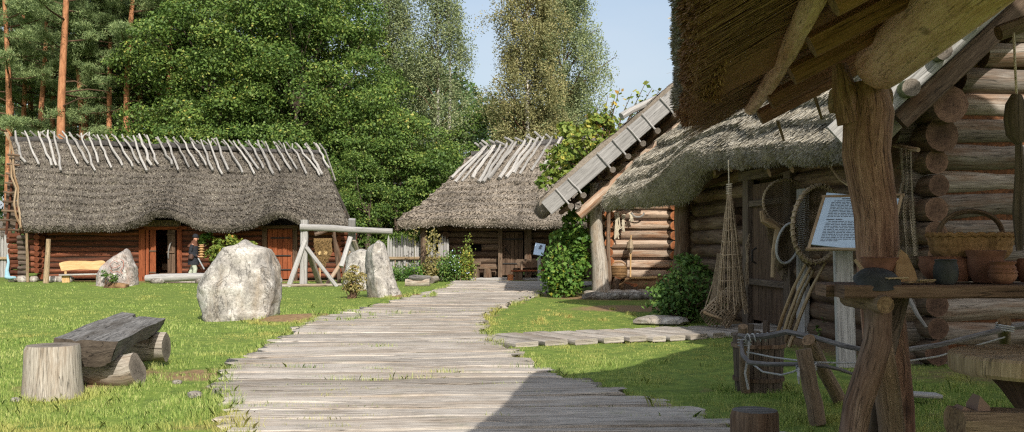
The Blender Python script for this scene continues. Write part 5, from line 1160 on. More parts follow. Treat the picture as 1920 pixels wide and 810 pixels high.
for py in (388, 408, 430, 452, 476, 500, 524, 545):
    r, x = trap_r(py); z = H - (py - HY) / F * Yt; mb.tube([(x + r * 1.03 * math.cos(t), Yt + r * 1.03 * math.sin(t), z + .012 * math.sin(3 * t) + .02 * math.sin(t)) for t in np.linspace(0, 6.283, 24)], .009, 5)
build('withy_cone', mb, M['wicker'], ft)
mb = MB(); mb.tube([P(1366, 300, Yt), P(1366.5, 330, Yt), P(1367, 352, Yt)], .012, 6); mb.tube([P(1367, 344 + k * .5, Yt) + A3(.05 * math.cos(k * .9), .05 * math.sin(k * .9), 0) for k in range(44)], .009, 5); build('hanging_rope', mb, M['rope'], ft)
f2 = thing('woven_fish_trap', 'bent woven fish trap lying against the wall under the hanging trap', 'fish trap', P(1352, 610, 18.0))
mb = MB(); a0, a1 = P(1380, 552, 18.1), P(1337, 604, 17.8); ax = nrm(a1 - a0); x_ = nrm(np.cross(ax, A3(0, 1, 0))); y_ = np.cross(ax, x_); L = np.linalg.norm(a1 - a0)
for k in range(36):
    a = k / 36 * 2 * np.pi; mb.tube([a0 + ax * L * t + (x_ * math.cos(a) + y_ * .8 * math.sin(a)) * np.interp(t, [0, .4, .85, 1], [.2, .24, .27, .28]) + rng.normal(0, .006, 3) for t in np.linspace(0, 1, 7)], .011, 5)
for t in np.linspace(.05, .97, 9):
    r = np.interp(t, [0, .4, .85, 1], [.2, .24, .27, .28]); mb.tube([a0 + ax * L * t + (x_ * math.cos(q) + y_ * .8 * math.sin(q)) * r * 1.03 for q in np.linspace(0, 6.283, 22)], .01, 5)
build('withy_weave', mb, M['wicker'], f2)
mb = MB(); mb.tube([P(1319, 585, 17.6), P(1335, 592, 17.55), P(1352, 598, 17.6)], .03, 7); build('mouth_bar', mb, M['pole'], f2)
mb = MB()
for k in range(16):
    a = P(1400 + rng.normal(0, 1.2), 460 + rng.normal(0, 5), 18.9); b = P(1399 + rng.normal(0, 3.5), 530 + rng.normal(0, 6), 18.9); m_ = P(1401, 480, 18.9); mb.tube([a, m_ + rng.normal(0, .01, 3), b], .011, 5)
for k in range(4): a = P(1403 + k, 448 - 10 * U(0, 1), 18.9); mb.tube([P(1402, 480, 18.9), P(1403 + rng.normal(0, 2), 460, 18.9), a], .01, 5)
tag(build('twig_broom', mb, M['wicker'], org=P(1400, 500, 18.9)), 'bundle of twigs tied as a broom hanging beside the hut door', 'broom')
mb = MB()
for k in range(26): mb.tube([P(1349 + rng.normal(0, 2), 475, 18.9), P(1343 + rng.normal(0, 3), 520, 18.9), P(1335 + rng.normal(0, 5), 575, 18.8)], .012, 5)
tag(build('reed_sheaf', mb, M['wicker'], org=P(1345, 570, 18.8)), 'dark sheaf of withies standing behind the hanging trap', 'sheaf')
def hoopnet(lab, cx_, cy_, rx, ry, Yd, tilt, rr, mat, tail, netm, depth=.5, name='hoop_net', wrapn=0, a0=0., a1=6.283):
    t_ = thing(name, lab, 'hoop net', P(cx_, cy_, Yd)); c = P(cx_, cy_, Yd); s = Yd / F
    ct, stt = math.cos(tilt), math.sin(tilt)
    def pt(q, k=1.): x, z = rx * s * math.cos(q) * k, ry * s * math.sin(q) * k; return c + A3(x * ct - z * stt, .25 * math.cos(q) * rx * s * 1., x * stt + z * ct)
    mb = MB(); qs = np.linspace(a0, a1, 48)
    mb.tube([pt(q) for q in qs], rr, 8, wob=.05)
    if wrapn:
        w = np.linspace(a0, a1, wrapn * 6); pts = []
        for i, q in enumerate(w):
            tn = nrm(pt(q + .02) - pt(q - .02)); n1 = nrm(np.cross(tn, A3(0, 1, 0))); n2 = np.cross(tn, n1); f = i / 6 * 2 * np.pi; pts.append(pt(q) + (n1 * math.cos(f) + n2 * math.sin(f)) * rr * 1.15)
        mb.tube(pts, rr * .35, 4)
    build('hoop', mb, mat, t_)
    tl = P(tail[0], tail[1], Yd + depth); rows = []
    for k in np.linspace(0, 1, 10):
        rows.append([pt(q) * (1 - k) + (tl + (pt(q) - c) * .22) * k + A3(0, .25 * math.sin(k * 3.14), 0) + rng.normal(0, .008, 3) for q in np.linspace(0, 2 * np.pi, 33)])
    mb = MB(); mb.grid(np.array(rows)); build('net_bag', mb, netm, t_)
    return t_
hoopnet('hoop net with a knobbly roped rim hanging highest on the door', 1476, 380, 48, 43, 16.9, -.15, .022, M['wicker'], (1470, 500), M['net_dark'], .25, wrapn=46)
hoopnet('thin blue grey hoop net hanging lowest on the door', 1478, 456, 22, 38, 16.3, -.25, .022, M['rope_grey'], (1472, 520), M['net_dark'], .3)
hoopnet('large hoop net with a rope wrapped rim standing beside the white sign', 1533, 420, 50, 72, 14.9, -.12, .032, M['wicker'], (1530, 492), M['net_dark'], .35, wrapn=40)
hn = thing('net_handle_board', 'flat carved wooden yoke board hanging under the highest hoop net', 'yoke', P(1450, 420, 16.85))
mb = MB(); pts = [P(1428, 395, 16.8), P(1432, 412, 16.8), P(1445, 418, 16.8), P(1460, 428, 16.8), P(1452, 470, 16.8), P(1449, 520, 16.8)]; mb.tube(pts, [.04, .07, .09, .07, .05, .04], 8); build('yoke_body', mb, M['pole'], hn)
for k, (x0, y0, x1, y1, Yd) in enumerate([(1452, 642, 1512, 492, 15.3), (1463, 645, 1520, 500, 15.2), (1472, 640, 1527, 505, 15.3), (1480, 648, 1548, 492, 15.1)]):
    mb = MB(); p0 = G(x0, y0 + 2); mb.tube([p0, p0 * .66 + P(x1, y1, Yd) * .34 + A3(-.03, 0, .02), p0 * .33 + P(x1, y1, Yd) * .67 + A3(-.03, 0, .03), P(x1, y1, Yd)], [.032, .03, .026, .022], 8, wob=.05)
    tag(build('net_pole', mb, M['pole'], org=p0), 'long pale pole leaning with others against the roped hoop net', 'pole', 'poles leaning by the hoop nets')
# draped fishing net on a rod by the corner
nt = thing('fishing_net', 'pale fishing net draped from a rod at the corner of the fisher hut', 'net', P(1700, 300, 12.8))
mb = MB(); mb.pole(P(1676, 273, 13.0), P(1722, 281, 12.5), .025, .03, 3, 8, .004); build('rod', mb, M['pole'], nt)
mb = MB(); rows = []
for k in np.linspace(0, 1, 30):
    py = 277 + 203 * k; l = np.interp(k, [0, .3, .55, .6, 1], [1684, 1690, 1676, 1674, 1682]); r = np.interp(k, [0, .3, .6, 1], [1709, 1711, 1716, 1724])
    rows.append([P(l + (r - l) * q, py, 12.75 + .09 * math.sin(q * 19 + 3 * k) + .04 * math.sin(q * 41)) for q in np.linspace(0, 1, 40)])
mb.grid(np.array(rows)); build('mesh', mb, M['net'], nt)
mb = MB(); mb.tube([P(1686, 555, 12.9), P(1705, 560, 12.8), P(1720, 590, 12.7), P(1737, 614, 12.6)], [.03, .028, .026, .02], 8, wob=.08); tag(build('forked_branch', mb, M['stick'], org=P(1720, 590, 12.7)), 'bare pale branch leaning against log ends at the hut corner', 'branch')
mb = MB(); mb.tube([P(1555, 310, 14.0), P(1575, 335, 13.8), P(1590, 345, 13.6), P(1604, 350, 13.4)], [.015, .025, .03, .03], 7); tag(build('hanging_branch', mb, M['pole'], org=P(1580, 335, 13.8)), 'crooked twig hanging under the thatch above the white sign', 'branch')
# ================================================================== hoist frame on the lawn
hf = thing('timber_swing', 'grey timber swing frame with braced posts and a long crossbeam', 'timber frame', G(612, 537))
YF = 36.2
def fb(p0, p1, w, h, name, m='plank_grey', n=4): mb = MB(); mb.beam(p0, p1, w, h, n=n, ch=.03, rag=.02); build(name, mb, M[m], hf)
fb(P(569, 533, YF) * A3(1, 1, 0), P(571, 412, YF), .26, .2, 'post'); fb(P(660, 530, YF + 1.5) * A3(1, 1, 0), P(660, 411, YF + .5), .25, .2, 'post')
mb = MB(); mb.tube([P(562, 426, YF - .15), P(620, 428, YF + .1), P(660, 431, YF + .3), P(736, 434, YF + .4)], [.12, .13, .12, .11], 10, wob=.05); build('crossbeam', mb, M['plank_grey'], hf)
fb(P(541, 534, YF - .5) * A3(1, 1, 0), P(572, 450, YF - .1), .17, .13, 'brace'); fb(P(632, 530, YF - .1) * A3(1, 1, 0), P(575, 464, YF - .1), .17, .13, 'brace'); fb(P(600, 527, YF + 1.6) * A3(1, 1, 0), P(578, 470, YF + .2), .2, .14, 'brace', 'stump')
fb(P(610, 530, YF + .2) * A3(1, 1, 0), P(655, 470, YF + .4), .16, .13, 'brace', 'log_pale'); fb(P(640, 500, YF - .3), P(657, 445, YF + .3), .17, .13, 'brace'); fb(P(690, 535, YF + 2) * A3(1, 1, 0), P(664, 450, YF + .6), .14, .12, 'brace', 'stump')
fb(P(526, 538, YF - .5) * A3(1, 1, 0) + A3(0, 0, .06), P(640, 533, YF + .1) * A3(1, 1, 0) + A3(0, 0, .06), .3, .1, 'sill', 'stump', 6)
# fur hide stretched on a rack
rk = thing('hide_rack', 'leaning pole rack beside the second longhouse door', 'rack', P(608, 525, 39.6) * A3(1, 1, 0))
for a, b in (((636, 530), (626, 430)), ((590, 440), (626, 428)), ((650, 528), (625, 440))):
    mb = MB(); mb.pole(P(a[0], a[1], 39.7), P(b[0], b[1], 39.9), .08, .06, 3, 8, .01); build('pole', mb, M['log_brown'], rk)
mb = MB(); mb.pole(P(600, 524, 39.4), P(600, 498, 39.4), .03, .03); build('peg', mb, M['fresh'], rk)
hd = thing('animal_hide', 'stretched brown animal hide hanging on the rack behind the timber frame', 'hide', P(606, 470, 39.5))
mb = MB(); rows = []
for k in np.linspace(0, 1, 22):
    py = 447 + 52 * k; l = np.interp(k, [0, .1, .5, .75, .9, 1], [589, 590, 592, 599, 603, 605]); r = np.interp(k, [0, .1, .5, .7, .85, 1], [623, 621, 623, 617, 611, 608])
    rows.append([P(l + (r - l) * q, py, 39.45 - .06 * math.sin(q * 3.14) + .02 * math.sin(q * 12)) for q in np.linspace(0, 1, 18)])
rows = np.array(rows); mb.grid(np.concatenate([rows, rows[::-1] + A3(0, .05, 0)])); mb.raw(*(lambda V, k: (V, np.arange(k * 3), np.full(k, 3)))((lambda c, d, w: np.stack([c - w, c + w, c + d], 1).reshape(-1, 3))(np.array([rows[int(i), int(j)] for i, j in zip(rng.random(900) * 21, rng.random(900) * 17)]), A3(0, -.05, -.12) + rng.normal(0, .03, (900, 3)), A3(.02, 0, 0) + rng.normal(0, .004, (900, 3))), 900)); build('fur', mb, M['hide'], hd)
for px, py, w in ((601, 474, .1), (609, 474, .1), (605, 489, .06), (605, 494, .04)): mb = MB(); mb.lathe([(.001, 0), (w * .8, .004), (w, .012), (w * .7, .03), (.001, .036)], P(px, py, 39.40), 10, axis=A3(0, -1, .15), wob=.2); build('pale_patch', mb, M['bone'], hd)
# ================================================================== benches, posts and signs by the houses
yb = thing('pale_bench', 'pale yellow bench with a broad live edge back by the longhouse wall', 'bench', P(153, 532, 40.2) * A3(1, 1, 0))
mb = MB(); n = 22; xs_ = np.linspace(111, 197, n); tp = np.interp(xs_, [111, 120, 130, 160, 172, 185, 192, 197], [493, 490.5, 489, 489, 490, 488.5, 488, 491]); bt = np.interp(xs_, [111, 114, 150, 190, 197], [497, 508, 505, 506, 497])
fr_ = np.array([[P(x, t, 40.25), P(x, (t + b) / 2, 40.2), P(x, b, 40.15)] for x, t, b in zip(xs_, tp, bt)]); bkk = fr_ + A3(0, .05, 0)
mb.grid(np.concatenate([fr_, bkk[:, ::-1]], 1), close=True); build('backrest', mb, M['fresh'], yb)
mb = MB(); mb.beam(P(114, 515.5, 39.95), P(186, 514, 39.95), .36, .06, n=4); build('seat', mb, M['stick'], yb)
for x in (123, 187):
    mb = MB(); mb.beam(P(x + 1, 532, 39.95) * A3(1, 1, 0), P(x, 515, 39.95), .1, .3, n=2, up=A3(1, 0, 0)); build('leg', mb, M['fresh'], yb)
    mb = MB(); mb.beam(P(x, 515, 40.18), P(x, 502, 40.24), .09, .05, n=2); build('back_post', mb, M['fresh'], yb)
mb = MB(); mb.tube([P(86, 534, 39.3) * A3(1, 1, 0), P(88, 500, 39.3), P(90, 470, 39.3), P(91, 448, 39.3)], [.11, .1, .09, .085], 10, 0, 1, .06)
tag(build('pole_post', mb, [M['pole'], M['end_grey']], org=P(87, 534, 39.3) * A3(1, 1, 0)), 'lone pale post standing before the orange log ends of the longhouse', 'post')
lg = thing('log_bench', 'long weathered half log laid low on stones before the longhouse door', 'bench', P(330, 530, 39.3) * A3(1, 1, 0))
mb = MB(); mb.tube([P(273, 522, 39.3), P(290, 521.5, 39.3), P(330, 520.5, 39.3), P(365, 519, 39.3), P(392, 518, 39.3)], [.13, .16, .16, .15, .12], 12, wob=.06); build('half_log', mb, M['plank_grey'], lg)
for k, px in enumerate((295, 380)): stone('bench_stone', P(px, 528, 39.2) * A3(1, 1, 0) + A3(0, 0, .08), (.3, .2, .14), M['rock_dark'], 'rounded grey stone propping up the low half log bench', 'stone', 'stones under the half log', 70 + k, sub=2)
mb = MB(); mb.beam(P(300, 528, 40.4), P(420, 527, 40.4), 1.0, .1, n=4); tag(build('stone_slab', mb, M['rock'], org=P(350, 528, 40.4)), 'pale paving slab in front of the longhouse door', 'slab')
sb = thing('small_log_bench', 'short flat slab resting on a stubby log beside the boardwalk', 'bench', G(788, 538))
mb = MB(); mb.pole(G(760, 537) + A3(0, 0, .13), G(806, 537) + A3(0, 0, .13), .15, .15, 3, 12, .01, 0, 1, .08); build('support_log', mb, [M['stump'], M['end_grey']], sb)
mb = MB(); mb.pole(G(806, 533) + A3(0, .5, .13), G(814, 531) + A3(0, .9, .13), .14, .14, 2, 12, 0, 0, 1); build('support_log', mb, [M['stump'], M['end_grey']], sb)
mb = MB(); mb.tube([P(767, 520, 36.4), P(776, 521, 36.4), P(790, 522, 36.4), P(806, 521, 36.6)], [.06, .13, .12, .09], 10, wob=.12); build('slab', mb, M['bench_old'], sb)
# by the middle hut
cb = thing('back_bench', 'brown plank bench with a broad backrest by the hipped hut door', 'bench', P(1000, 524, 42.2) * A3(1, 1, 0))
mb = MB(); mb.beam(P(969, 494.5, 42.45), P(1038, 493, 42.45), .06, .38, n=5, rag=.03); build('backrest', mb, M['log_brown'], cb)
mb = MB(); mb.beam(P(958, 508, 42.1), P(1038, 507, 42.1), .42, .06, n=3); build('seat', mb, M['door_red'], cb)
for px in (972, 1030): mb = MB(); mb.beam(P(px, 524, 42.1) * A3(1, 1, 0), P(px, 509, 42.1), .32, .32, n=2); build('leg', mb, M['log_brown'], cb); mb = MB(); mb.beam(P(px + 6, 508, 42.35), P(px + 7, 490, 42.4), .08, .06); build('back_post', mb, M['log_brown'], cb)
cl_ = thing('log_seat_bench', 'low bench of a plank on round log legs under the hut window hole', 'bench', P(905, 524, 42.4) * A3(1, 1, 0))
mb = MB(); mb.beam(P(880, 502, 42.5), P(932, 502, 42.5), .5, .08, n=4); mb.beam(P(876, 494, 42.75), P(902, 494, 42.75), .1, .16, n=2); build('seat', mb, M['log_brown'], cl_)
for px in (892, 914): mb = MB(); mb.pole(P(px, 524, 42.4) * A3(1, 1, 0), P(px, 503, 42.4), .17, .17, 3, 10, 0); build('leg', mb, M['log_brown'], cl_)
stump('chopping_log', P(957, 525, 41.9) * A3(1, 1, 0), .12, .26, 'little orange split log standing before the hut doorstep', M['end_orange'], M['end_orange'])
s2 = thing('tilted_sign', 'small tilted white board on a round post before the hipped hut', 'sign', P(1011, 527, 40.8) * A3(1, 1, 0))
mb = MB(); mb.pole(P(1011, 527, 40.8) * A3(1, 1, 0), P(1011, 482, 40.8), .075, .065, 3, 9, .005); build('post', mb, M['plank_grey'], s2)
mb = MB(); a, b = P(1009, 478.5, 40.6), P(1013.5, 457, 41.1); up_ = nrm(np.cross(A3(1, .1, 0), b - a)); mb.beam(a, b, .42, .02, up=up_ * (1 if up_[1] < 0 else -1), n=1); pn = build('panel', mb, M['paper'], s2)
mb = MB(); mb.beam(P(1012, 466, 40.82), P(1015, 460, 40.96), .1, .01, up=up_ * (1 if up_[1] < 0 else -1), n=1); build('printed_picture', mb, M['ink'], pn)
# thin garden stakes
for k, (px, y0, y1, Yd) in enumerate([(863, 521, 494, 40.5), (891, 524, 499, 40.8), (740, 512, 488, 41.5), (761, 514, 494, 41.3)]):
    mb = MB(); mb.pole(P(px, y0 + 4, Yd) * A3(1, 1, 0), P(px + 1, y1, Yd), .03, .025, 2, 6, .004); tag(build('garden_stake', mb, M['pole'], org=P(px, y0, Yd) * A3(1, 1, 0)), 'thin pale stake standing in the flower bed by the hipped hut', 'stake', 'stakes in the flower bed')
# paling fences
def paling(name, lab, px0, px1, Yd, top, n, seed):
    t_ = thing(name, lab, 'fence', P((px0 + px1) / 2, 500, Yd) * A3(1, 1, 0)); mb = MB()
    for k in range(n):
        px = px0 + (px1 - px0) * (k + .5) / n; w = (px1 - px0) / n / F * Yd * .86; a = P(px, 500, Yd + rng.normal(0, .03)) * A3(1, 1, 0); z = P(px, top, Yd)[2] + rng.normal(0, .1) - (.45 if rng.random() < .14 else 0)
        V = np.array([(a[0] - w / 2, a[1], 0), (a[0] + w / 2, a[1], 0), (a[0] + w / 2, a[1], z - .2), (a[0], a[1], z), (a[0] - w / 2, a[1], z - .2)]); V2 = V + A3(0, .04, 0); r_ = U(0, 1)
        uv = np.concatenate([V[:, [2, 0]], V2[::-1][:, [2, 0]]] + [np.stack([V[i, [2, 0]], V2[i, [2, 0]], V2[(i + 1) % 5, [2, 0]], V[(i + 1) % 5, [2, 0]]]) for i in range(5)]) + U(0, 30)
        mb.raw(np.concatenate([V, V2]), [0, 1, 2, 3, 4, 9, 8, 7, 6, 5] + sum([[i, 5 + i, 5 + (i + 1) % 5, (i + 1) % 5] for i in range(5)], []), [5, 5] + [4] * 5, uv, 0, r_)
    build('slat_panel', mb, M['plank_grey'], t_)
    mb = MB()
    a, b = P(px0, 484, Yd - .08), P(px1, 484, Yd - .08); mb.beam(a, b, .08, .12, n=6); build('rail', mb, M['pole'], t_)
paling('paling_fence', 'grey pointed paling fence between the longhouse and the hipped hut', 726, 842, 42.3, 444, 23, 1)
paling('paling_fence', 'grey pointed paling fence seen beyond the log ends of the longhouse', -30, 17, 46, 441, 9, 2)
mb = MB(); mb.tube([P(14, 478, 40.9), P(16, 492, 40.8), P(13, 508, 40.6), P(14, 520, 40.5), P(20, 521, 40.4), P(29, 520, 40.3)], [.04, .05, .07, .11, .07, .04], 9, wob=.08)
tag(build('carved_prow', mb, M['bluepaint'], org=P(15, 521, 40.6) * A3(1, 1, 0)), 'pale blue curved carved piece leaning at the longhouse corner', 'carving')
dk = thing('side_hut', 'low thatched shed roof just showing behind the longhouse lattice', 'hut', P(-10, 440, 48) * A3(1, 1, 0))
e0, e1, r0_, r1_ = P(-90, 437, 46.5), P(15, 436, 46.5), P(-120, 400, 49), P(2, 412, 48)
thatch('thatch_roof', lambda u, v: (e0 + (e1 - e0) * u[..., None]) * (1 - v[..., None]) + (r0_ + (r1_ - r0_) * u[..., None]) * v[..., None], .3, 4, [M['thatch_house'], M['thatch_house']], dk, nu=20, nb=1500, blen=.14, bw=.016, stub=300)
mb = MB(); log_wall(mb, P(-90, 440, 48) * A3(1, 1, 0), P(-20, 440, 48) * A3(1, 1, 0), .1, 2.0, .25, (.2, .2), (), 0, 1, None); build('log_wall', mb, [M['log_red'], M['end_red']], dk)

# ================================================================== the person
pr = thing('person', 'person in a black cap, brown hood and dark tunic carrying a turned column', 'person', A3((363 - 960) / F * 40.75, 40.75, 0.02))
o0 = ORG['person']
def skin(name, joints, edges, mat, parent, sub=2):
    me = bpy.data.meshes.new(name); me.from_pydata([tuple(np.array(j[:3]) ) for j in joints], edges, []); ob = bpy.data.objects.new(name, me); COL.objects.link(ob); ob.parent = parent; ORG[ob.name] = ORG[parent.name]
    md = ob.modifiers.new('Skin', 'SKIN'); md.use_smooth_shade = True
    for i, j in enumerate(joints): me.skin_vertices[0].data[i].radius = (j[3], j[4] if len(j) > 4 else j[3])
    me.skin_vertices[0].data[0].use_root = True
    sd = ob.modifiers.new('Sub', 'SUBSURF'); sd.levels = sub; sd.render_levels = sub; me.materials.append(mat); return ob
J = [(0, 0, .98, .13, .15), (.0, 0, 1.2, .12, .15), (.01, 0, 1.4, .13, .18), (.03, 0, 1.56, .055), (.07, 0, 1.64, .07), (.08, 0, 1.76, .095), (.08, 0, 1.83, .07),
     (.0, -.1, .92, .1), (.1, -.1, .52, .062), (.02, -.1, .1, .04), (.2, -.11, .05, .035),
     (.0, .1, .92, .1), (-.08, .1, .52, .062), (-.26, .1, .14, .04), (-.1, .11, .05, .035),
     (.0, -.2, 1.46, .06), (-.07, -.25, 1.17, .045), (.2, -.16, 1.02, .032), (.27, -.1, 1.0, .035),
     (.0, .2, 1.46, .06), (.2, .22, 1.25, .045), (.33, .06, 1.44, .032), (.34, -.02, 1.47, .035)]
E = [(0, 1), (1, 2), (2, 3), (3, 4), (4, 5), (5, 6), (0, 7), (7, 8), (8, 9), (9, 10), (0, 11), (11, 12), (12, 13), (13, 14), (2, 15), (15, 16), (16, 17), (17, 18), (2, 19), (19, 20), (20, 21), (21, 22)]
body = skin('body', J, E, M['skin'], pr)
mb = MB()   # face: nose, brow, ears
def loc(*a): return o0 + A3(*a)
mb.tube([loc(.165, -.0, 1.76), loc(.195, 0, 1.725), loc(.17, 0, 1.71)], [.012, .02, .012], 7); build('nose', mb, M['skin'], pr)
for y_ in (-.1, .1): mb = MB(); mb.tube([loc(.08, y_, 1.76), loc(.085, y_ * 1.05, 1.73), loc(.08, y_, 1.7)], [.012, .022, .01], 7); build('ear', mb, M['skin'], pr)
for y_ in (-.035, .035): mb = MB(); mb.lathe([(.001, -.012), (.012, 0), (.001, .012)], loc(.168, y_, 1.765), 8); build('eye', mb, M['leather'], pr)
mb = MB(); mb.tube([loc(.165, -.03, 1.665), loc(.175, 0, 1.663), loc(.165, .03, 1.665)], .006, 5); build('mouth', mb, M['leather'], pr)
def hand(c, d, side, cr):
    mb = MB(); d = nrm(d); s = nrm(np.cross(d, cr)); 
    mb.tube([c - d * .02, c + d * .04, c + d * .085], [.03, .042, .038], 8)
    for k, (off, L) in enumerate(((-.03, .06), (-.01, .075), (.01, .07), (.03, .055))): b = c + d * .08 + s * off; mb.tube([b, b + d * L * .5 + cr * .01, b + d * L + cr * .035], [.0095, .009, .008], 6)
    b = c + d * .03 + s * .04 * side; mb.tube([b, b + s * .03 * side + d * .02, b + s * .035 * side + d * .05 + cr * .02], [.011, .01, .009], 6)
    build('hand', mb, M['skin'], pr)
hand(loc(.27, -.1, 1.0), A3(.5, .7, .1), 1, A3(0, 0, 1.)); hand(loc(.34, -.02, 1.47), A3(.2, -1, .0), 1, A3(0, 0, -1.))
mb = MB(); mb.tube([loc(.01, 0, 1.5), loc(.01, 0, 1.42), loc(.01, 0, 1.25), loc(0, 0, 1.08), loc(0, 0, .9), loc(.0, 0, .68)], [.12, .2, .195, .185, .215, .24], 18, wob=.05)
mb.tube([loc(0, -.17, 1.48), loc(-.02, -.23, 1.36), loc(-.07, -.26, 1.17), loc(.06, -.22, 1.08), loc(.2, -.16, 1.02)], [.075, .08, .07, .06, .048], 10); mb.tube([loc(0, .17, 1.48), loc(.08, .23, 1.36), loc(.2, .23, 1.25), loc(.27, .15, 1.34), loc(.325, .06, 1.43)], [.075, .08, .07, .06, .048], 10); build('tunic', mb, M['tunic'], pr)
mb = MB(); mb.tube([loc(0, -.1, .8), loc(.1, -.1, .52), loc(.02, -.1, .1)], [.115, .09, .07], 10); mb.tube([loc(0, .1, .8), loc(-.08, .1, .52), loc(-.26, .1, .14)], [.115, .09, .07], 10); build('trousers', mb, M['trouser'], pr)
mb = MB(); mb.tube([loc(-.02, 0, 1.38), loc(0, 0, 1.46), loc(.02, 0, 1.56), loc(.03, 0, 1.64), loc(.02, 0, 1.68)], [.235, .2, .125, .115, .09], 16, wob=.12); build('hood', mb, M['hoodcloth'], pr)
mb = MB(); mb.lathe([(.112, 1.79), (.118, 1.82), (.115, 1.87), (.085, 1.92), (.03, 1.945), (.001, 1.947)], o0 + A3(.075, 0, 0), 18, wob=.03); mb.beam(loc(.17, 0, 1.8), loc(.23, 0, 1.79), .14, .015); build('cap', mb, M['tunic'], pr)
for c in ((.1, -.1), (-.18, .1)): mb = MB(); mb.tube([loc(c[0] - .12, c[1], .06 + (.05 if c[1] > 0 else 0)), loc(c[0], c[1], .055), loc(c[0] + .12, c[1], .04)], [.05, .055, .035], 9); build('shoe', mb, M['shoe'], pr)
mb = MB(); mb.lathe([(.001, -.12), (.09, -.1), (.12, 0), (.1, .1), (.05, .13)], loc(-.02, -.24, 1.0), 12, wob=.1, axis=A3(.1, .3, 1)); build('belt_pouch', mb, M['leather'], pr)
mb = MB(); mb.lathe([(.205, 1.02), (.215, 1.05), (.205, 1.08)], o0, 18); build('belt', mb, M['leather'], pr)
sw = thing('short_sword', 'short steel blade hanging from the belt of the person in dark tunic', 'sword', loc(.22, -.2, .95))
mb = MB(); mb.beam(loc(.25, -.2, .95), loc(.5, -.2, .5), .05, .012); build('blade', mb, M['metal'], sw); mb = MB(); mb.beam(loc(.17, -.2, 1.1), loc(.25, -.2, .96), .035, .03); build('hilt', mb, M['leather'], sw)
mb = MB(); prf = []
for k in range(5): z = .96 + k * .105; prf += [(.06, z), (.125, z + .03), (.13, z + .045), (.075, z + .06), (.055, z + .085)]
mb.lathe([(.04, .95)] + prf + [(.1, 1.475), (.1, 1.5), (.03, 1.51)], o0 + A3(.34, -.07, 0), 18); tag(build('turned_column', mb, M['fresh'], org=loc(.34, -.07, .95)), 'pale turned wooden column of flared rings held in the person arms', 'turned wood')

# ================================================================== foliage
def leaves(mb, C, size, bias, mi=0, aspect=.62, spread=.8, r=None):
    n = len(C); nn = nrm(bias + rng.normal(0, spread, (n, 3))); t = nrm(np.cross(nn, rng.normal(0, 1, (n, 3)))); b = np.cross(nn, t)
    s = size * (.6 + .8 * rng.random(n))[:, None]
    V = np.stack([C - t * s * .5, C + b * s * .5 * aspect - t * s * .08, C + t * s * .5 - nn * s * .12, C - b * s * .5 * aspect - t * s * .08], 1)
    mb.ngons(V, mi, rng.random(n) if r is None else r)
def clump(mb, c, rad, n, size, flat=.75, mi=0, cr=None):
    d = nrm(rng.normal(0, 1, (n, 3))); d[:, 2] = np.where(rng.random(n) < .7, np.abs(d[:, 2]), d[:, 2])
    q = np.asarray(c) + d * rad * (.45 + .55 * rng.random(n) ** .6)[:, None] * A3(1, 1, flat)
    r_ = np.clip(rng.normal(.5, .2, n) + (U(-.12, .12) if cr is None else cr), 0, 1)
    leaves(mb, q, size, d * .7 + A3(0, -.1, .6), mi, r=r_)
def limb(mb, a, b, r0, r1, n=5, sag=0.): mb.pole(a, b, r0, r1, n, 6, np.linalg.norm(np.asarray(b) - np.asarray(a)) * .025, wob=.08, bow=(0, 0, sag))
def oak(lab, loc_, h, rad, z0, K, per, size, mat, seed, shape=None, group='oaks behind the longhouse', tr=.32, name='oak_tree', cat='tree', crad=(.75, 1.35)):
    t_ = thing(name, lab, cat, A3(0, 0, 0)); tm, cm = MB(), MB()
    tm.tube([A3(0, 1.2, -.2), A3(.05, 1.2, h * .2), A3(-.05, 1.3, h * .4), A3(0, 1.3, h * .5), A3(.1, 1.3, h * .6)], [tr, tr * .8, tr * .5, tr * .25, .03], 9, wob=.06)
    cs = []; tries = 0
    while len(cs) < K and tries < 9000:
        tries += 1; q = rng.random(); z = z0 + (h - z0) * q
        R = rad * (np.interp(q, [0, .12, .35, .6, .85, 1], [.6, .88, 1., .92, .6, .18]) if shape is None else np.interp(q, *shape)) * (1 + .22 * math.sin(3 * q * 7 + seed))
        a = U(0, 6.283); rr = R * math.sqrt(U(.3, 1)); c = A3(rr * math.cos(a), rr * math.sin(a), z)
        if all(np.linalg.norm((c - d) * A3(1, 1, 1.25)) > crad[0] * 1.15 for d in cs): cs.append(c)
    for c in cs:
        rc = U(*crad); clump(cm, c, rc, int(per * (rc / crad[1]) ** 2 * U(.75, 1.2)), size)
        if rng.random() < .3:
            zb = min(.5 * h, max(.12 * h, c[2] - U(.8, 2.2) - np.linalg.norm(c[:2]) * .35)); limb(tm, A3(0, 1.2, zb), c, .06 * tr / .32, .012, 4)
    build('trunk', tm, M['bark_oak'], t_); build('crown', cm, mat, t_, smooth=0); t_.location = [float(x) for x in loc_]; t_['group'] = group; return t_
def at(px, Yd): return A3((px - 960) / F * Yd, Yd, 0)
o1 = oak('broad bright green oak directly behind the second longhouse door', at(545, 54), 17.5, 5.0, 1.2, 120, 900, .155, M['leaf_oak'], 1, crad=(.9, 1.5))
o2 = oak('tall oak rising next to the pine trunks behind the longhouse', at(400, 55), 18.5, 4.6, 2.0, 112, 880, .155, M['leaf_oak'], 2, crad=(.9, 1.5))
o3 = oak('young rounded oak standing between longhouse gable and the hipped hut', at(705, 53), 9.6, 3.3, .4, 64, 720, .145, M['leaf_oak'], 3, crad=(.7, 1.2))
def cp(src, lab, px, Yd, rz, sc, group): return copy_thing(src, at(px, Yd), rz, sc, lab, group)
cp(o2, 'dark green oak filling the gap between two brighter oaks behind the longhouse', 480, 60, 1.3, 1.05, 'oaks behind the longhouse')
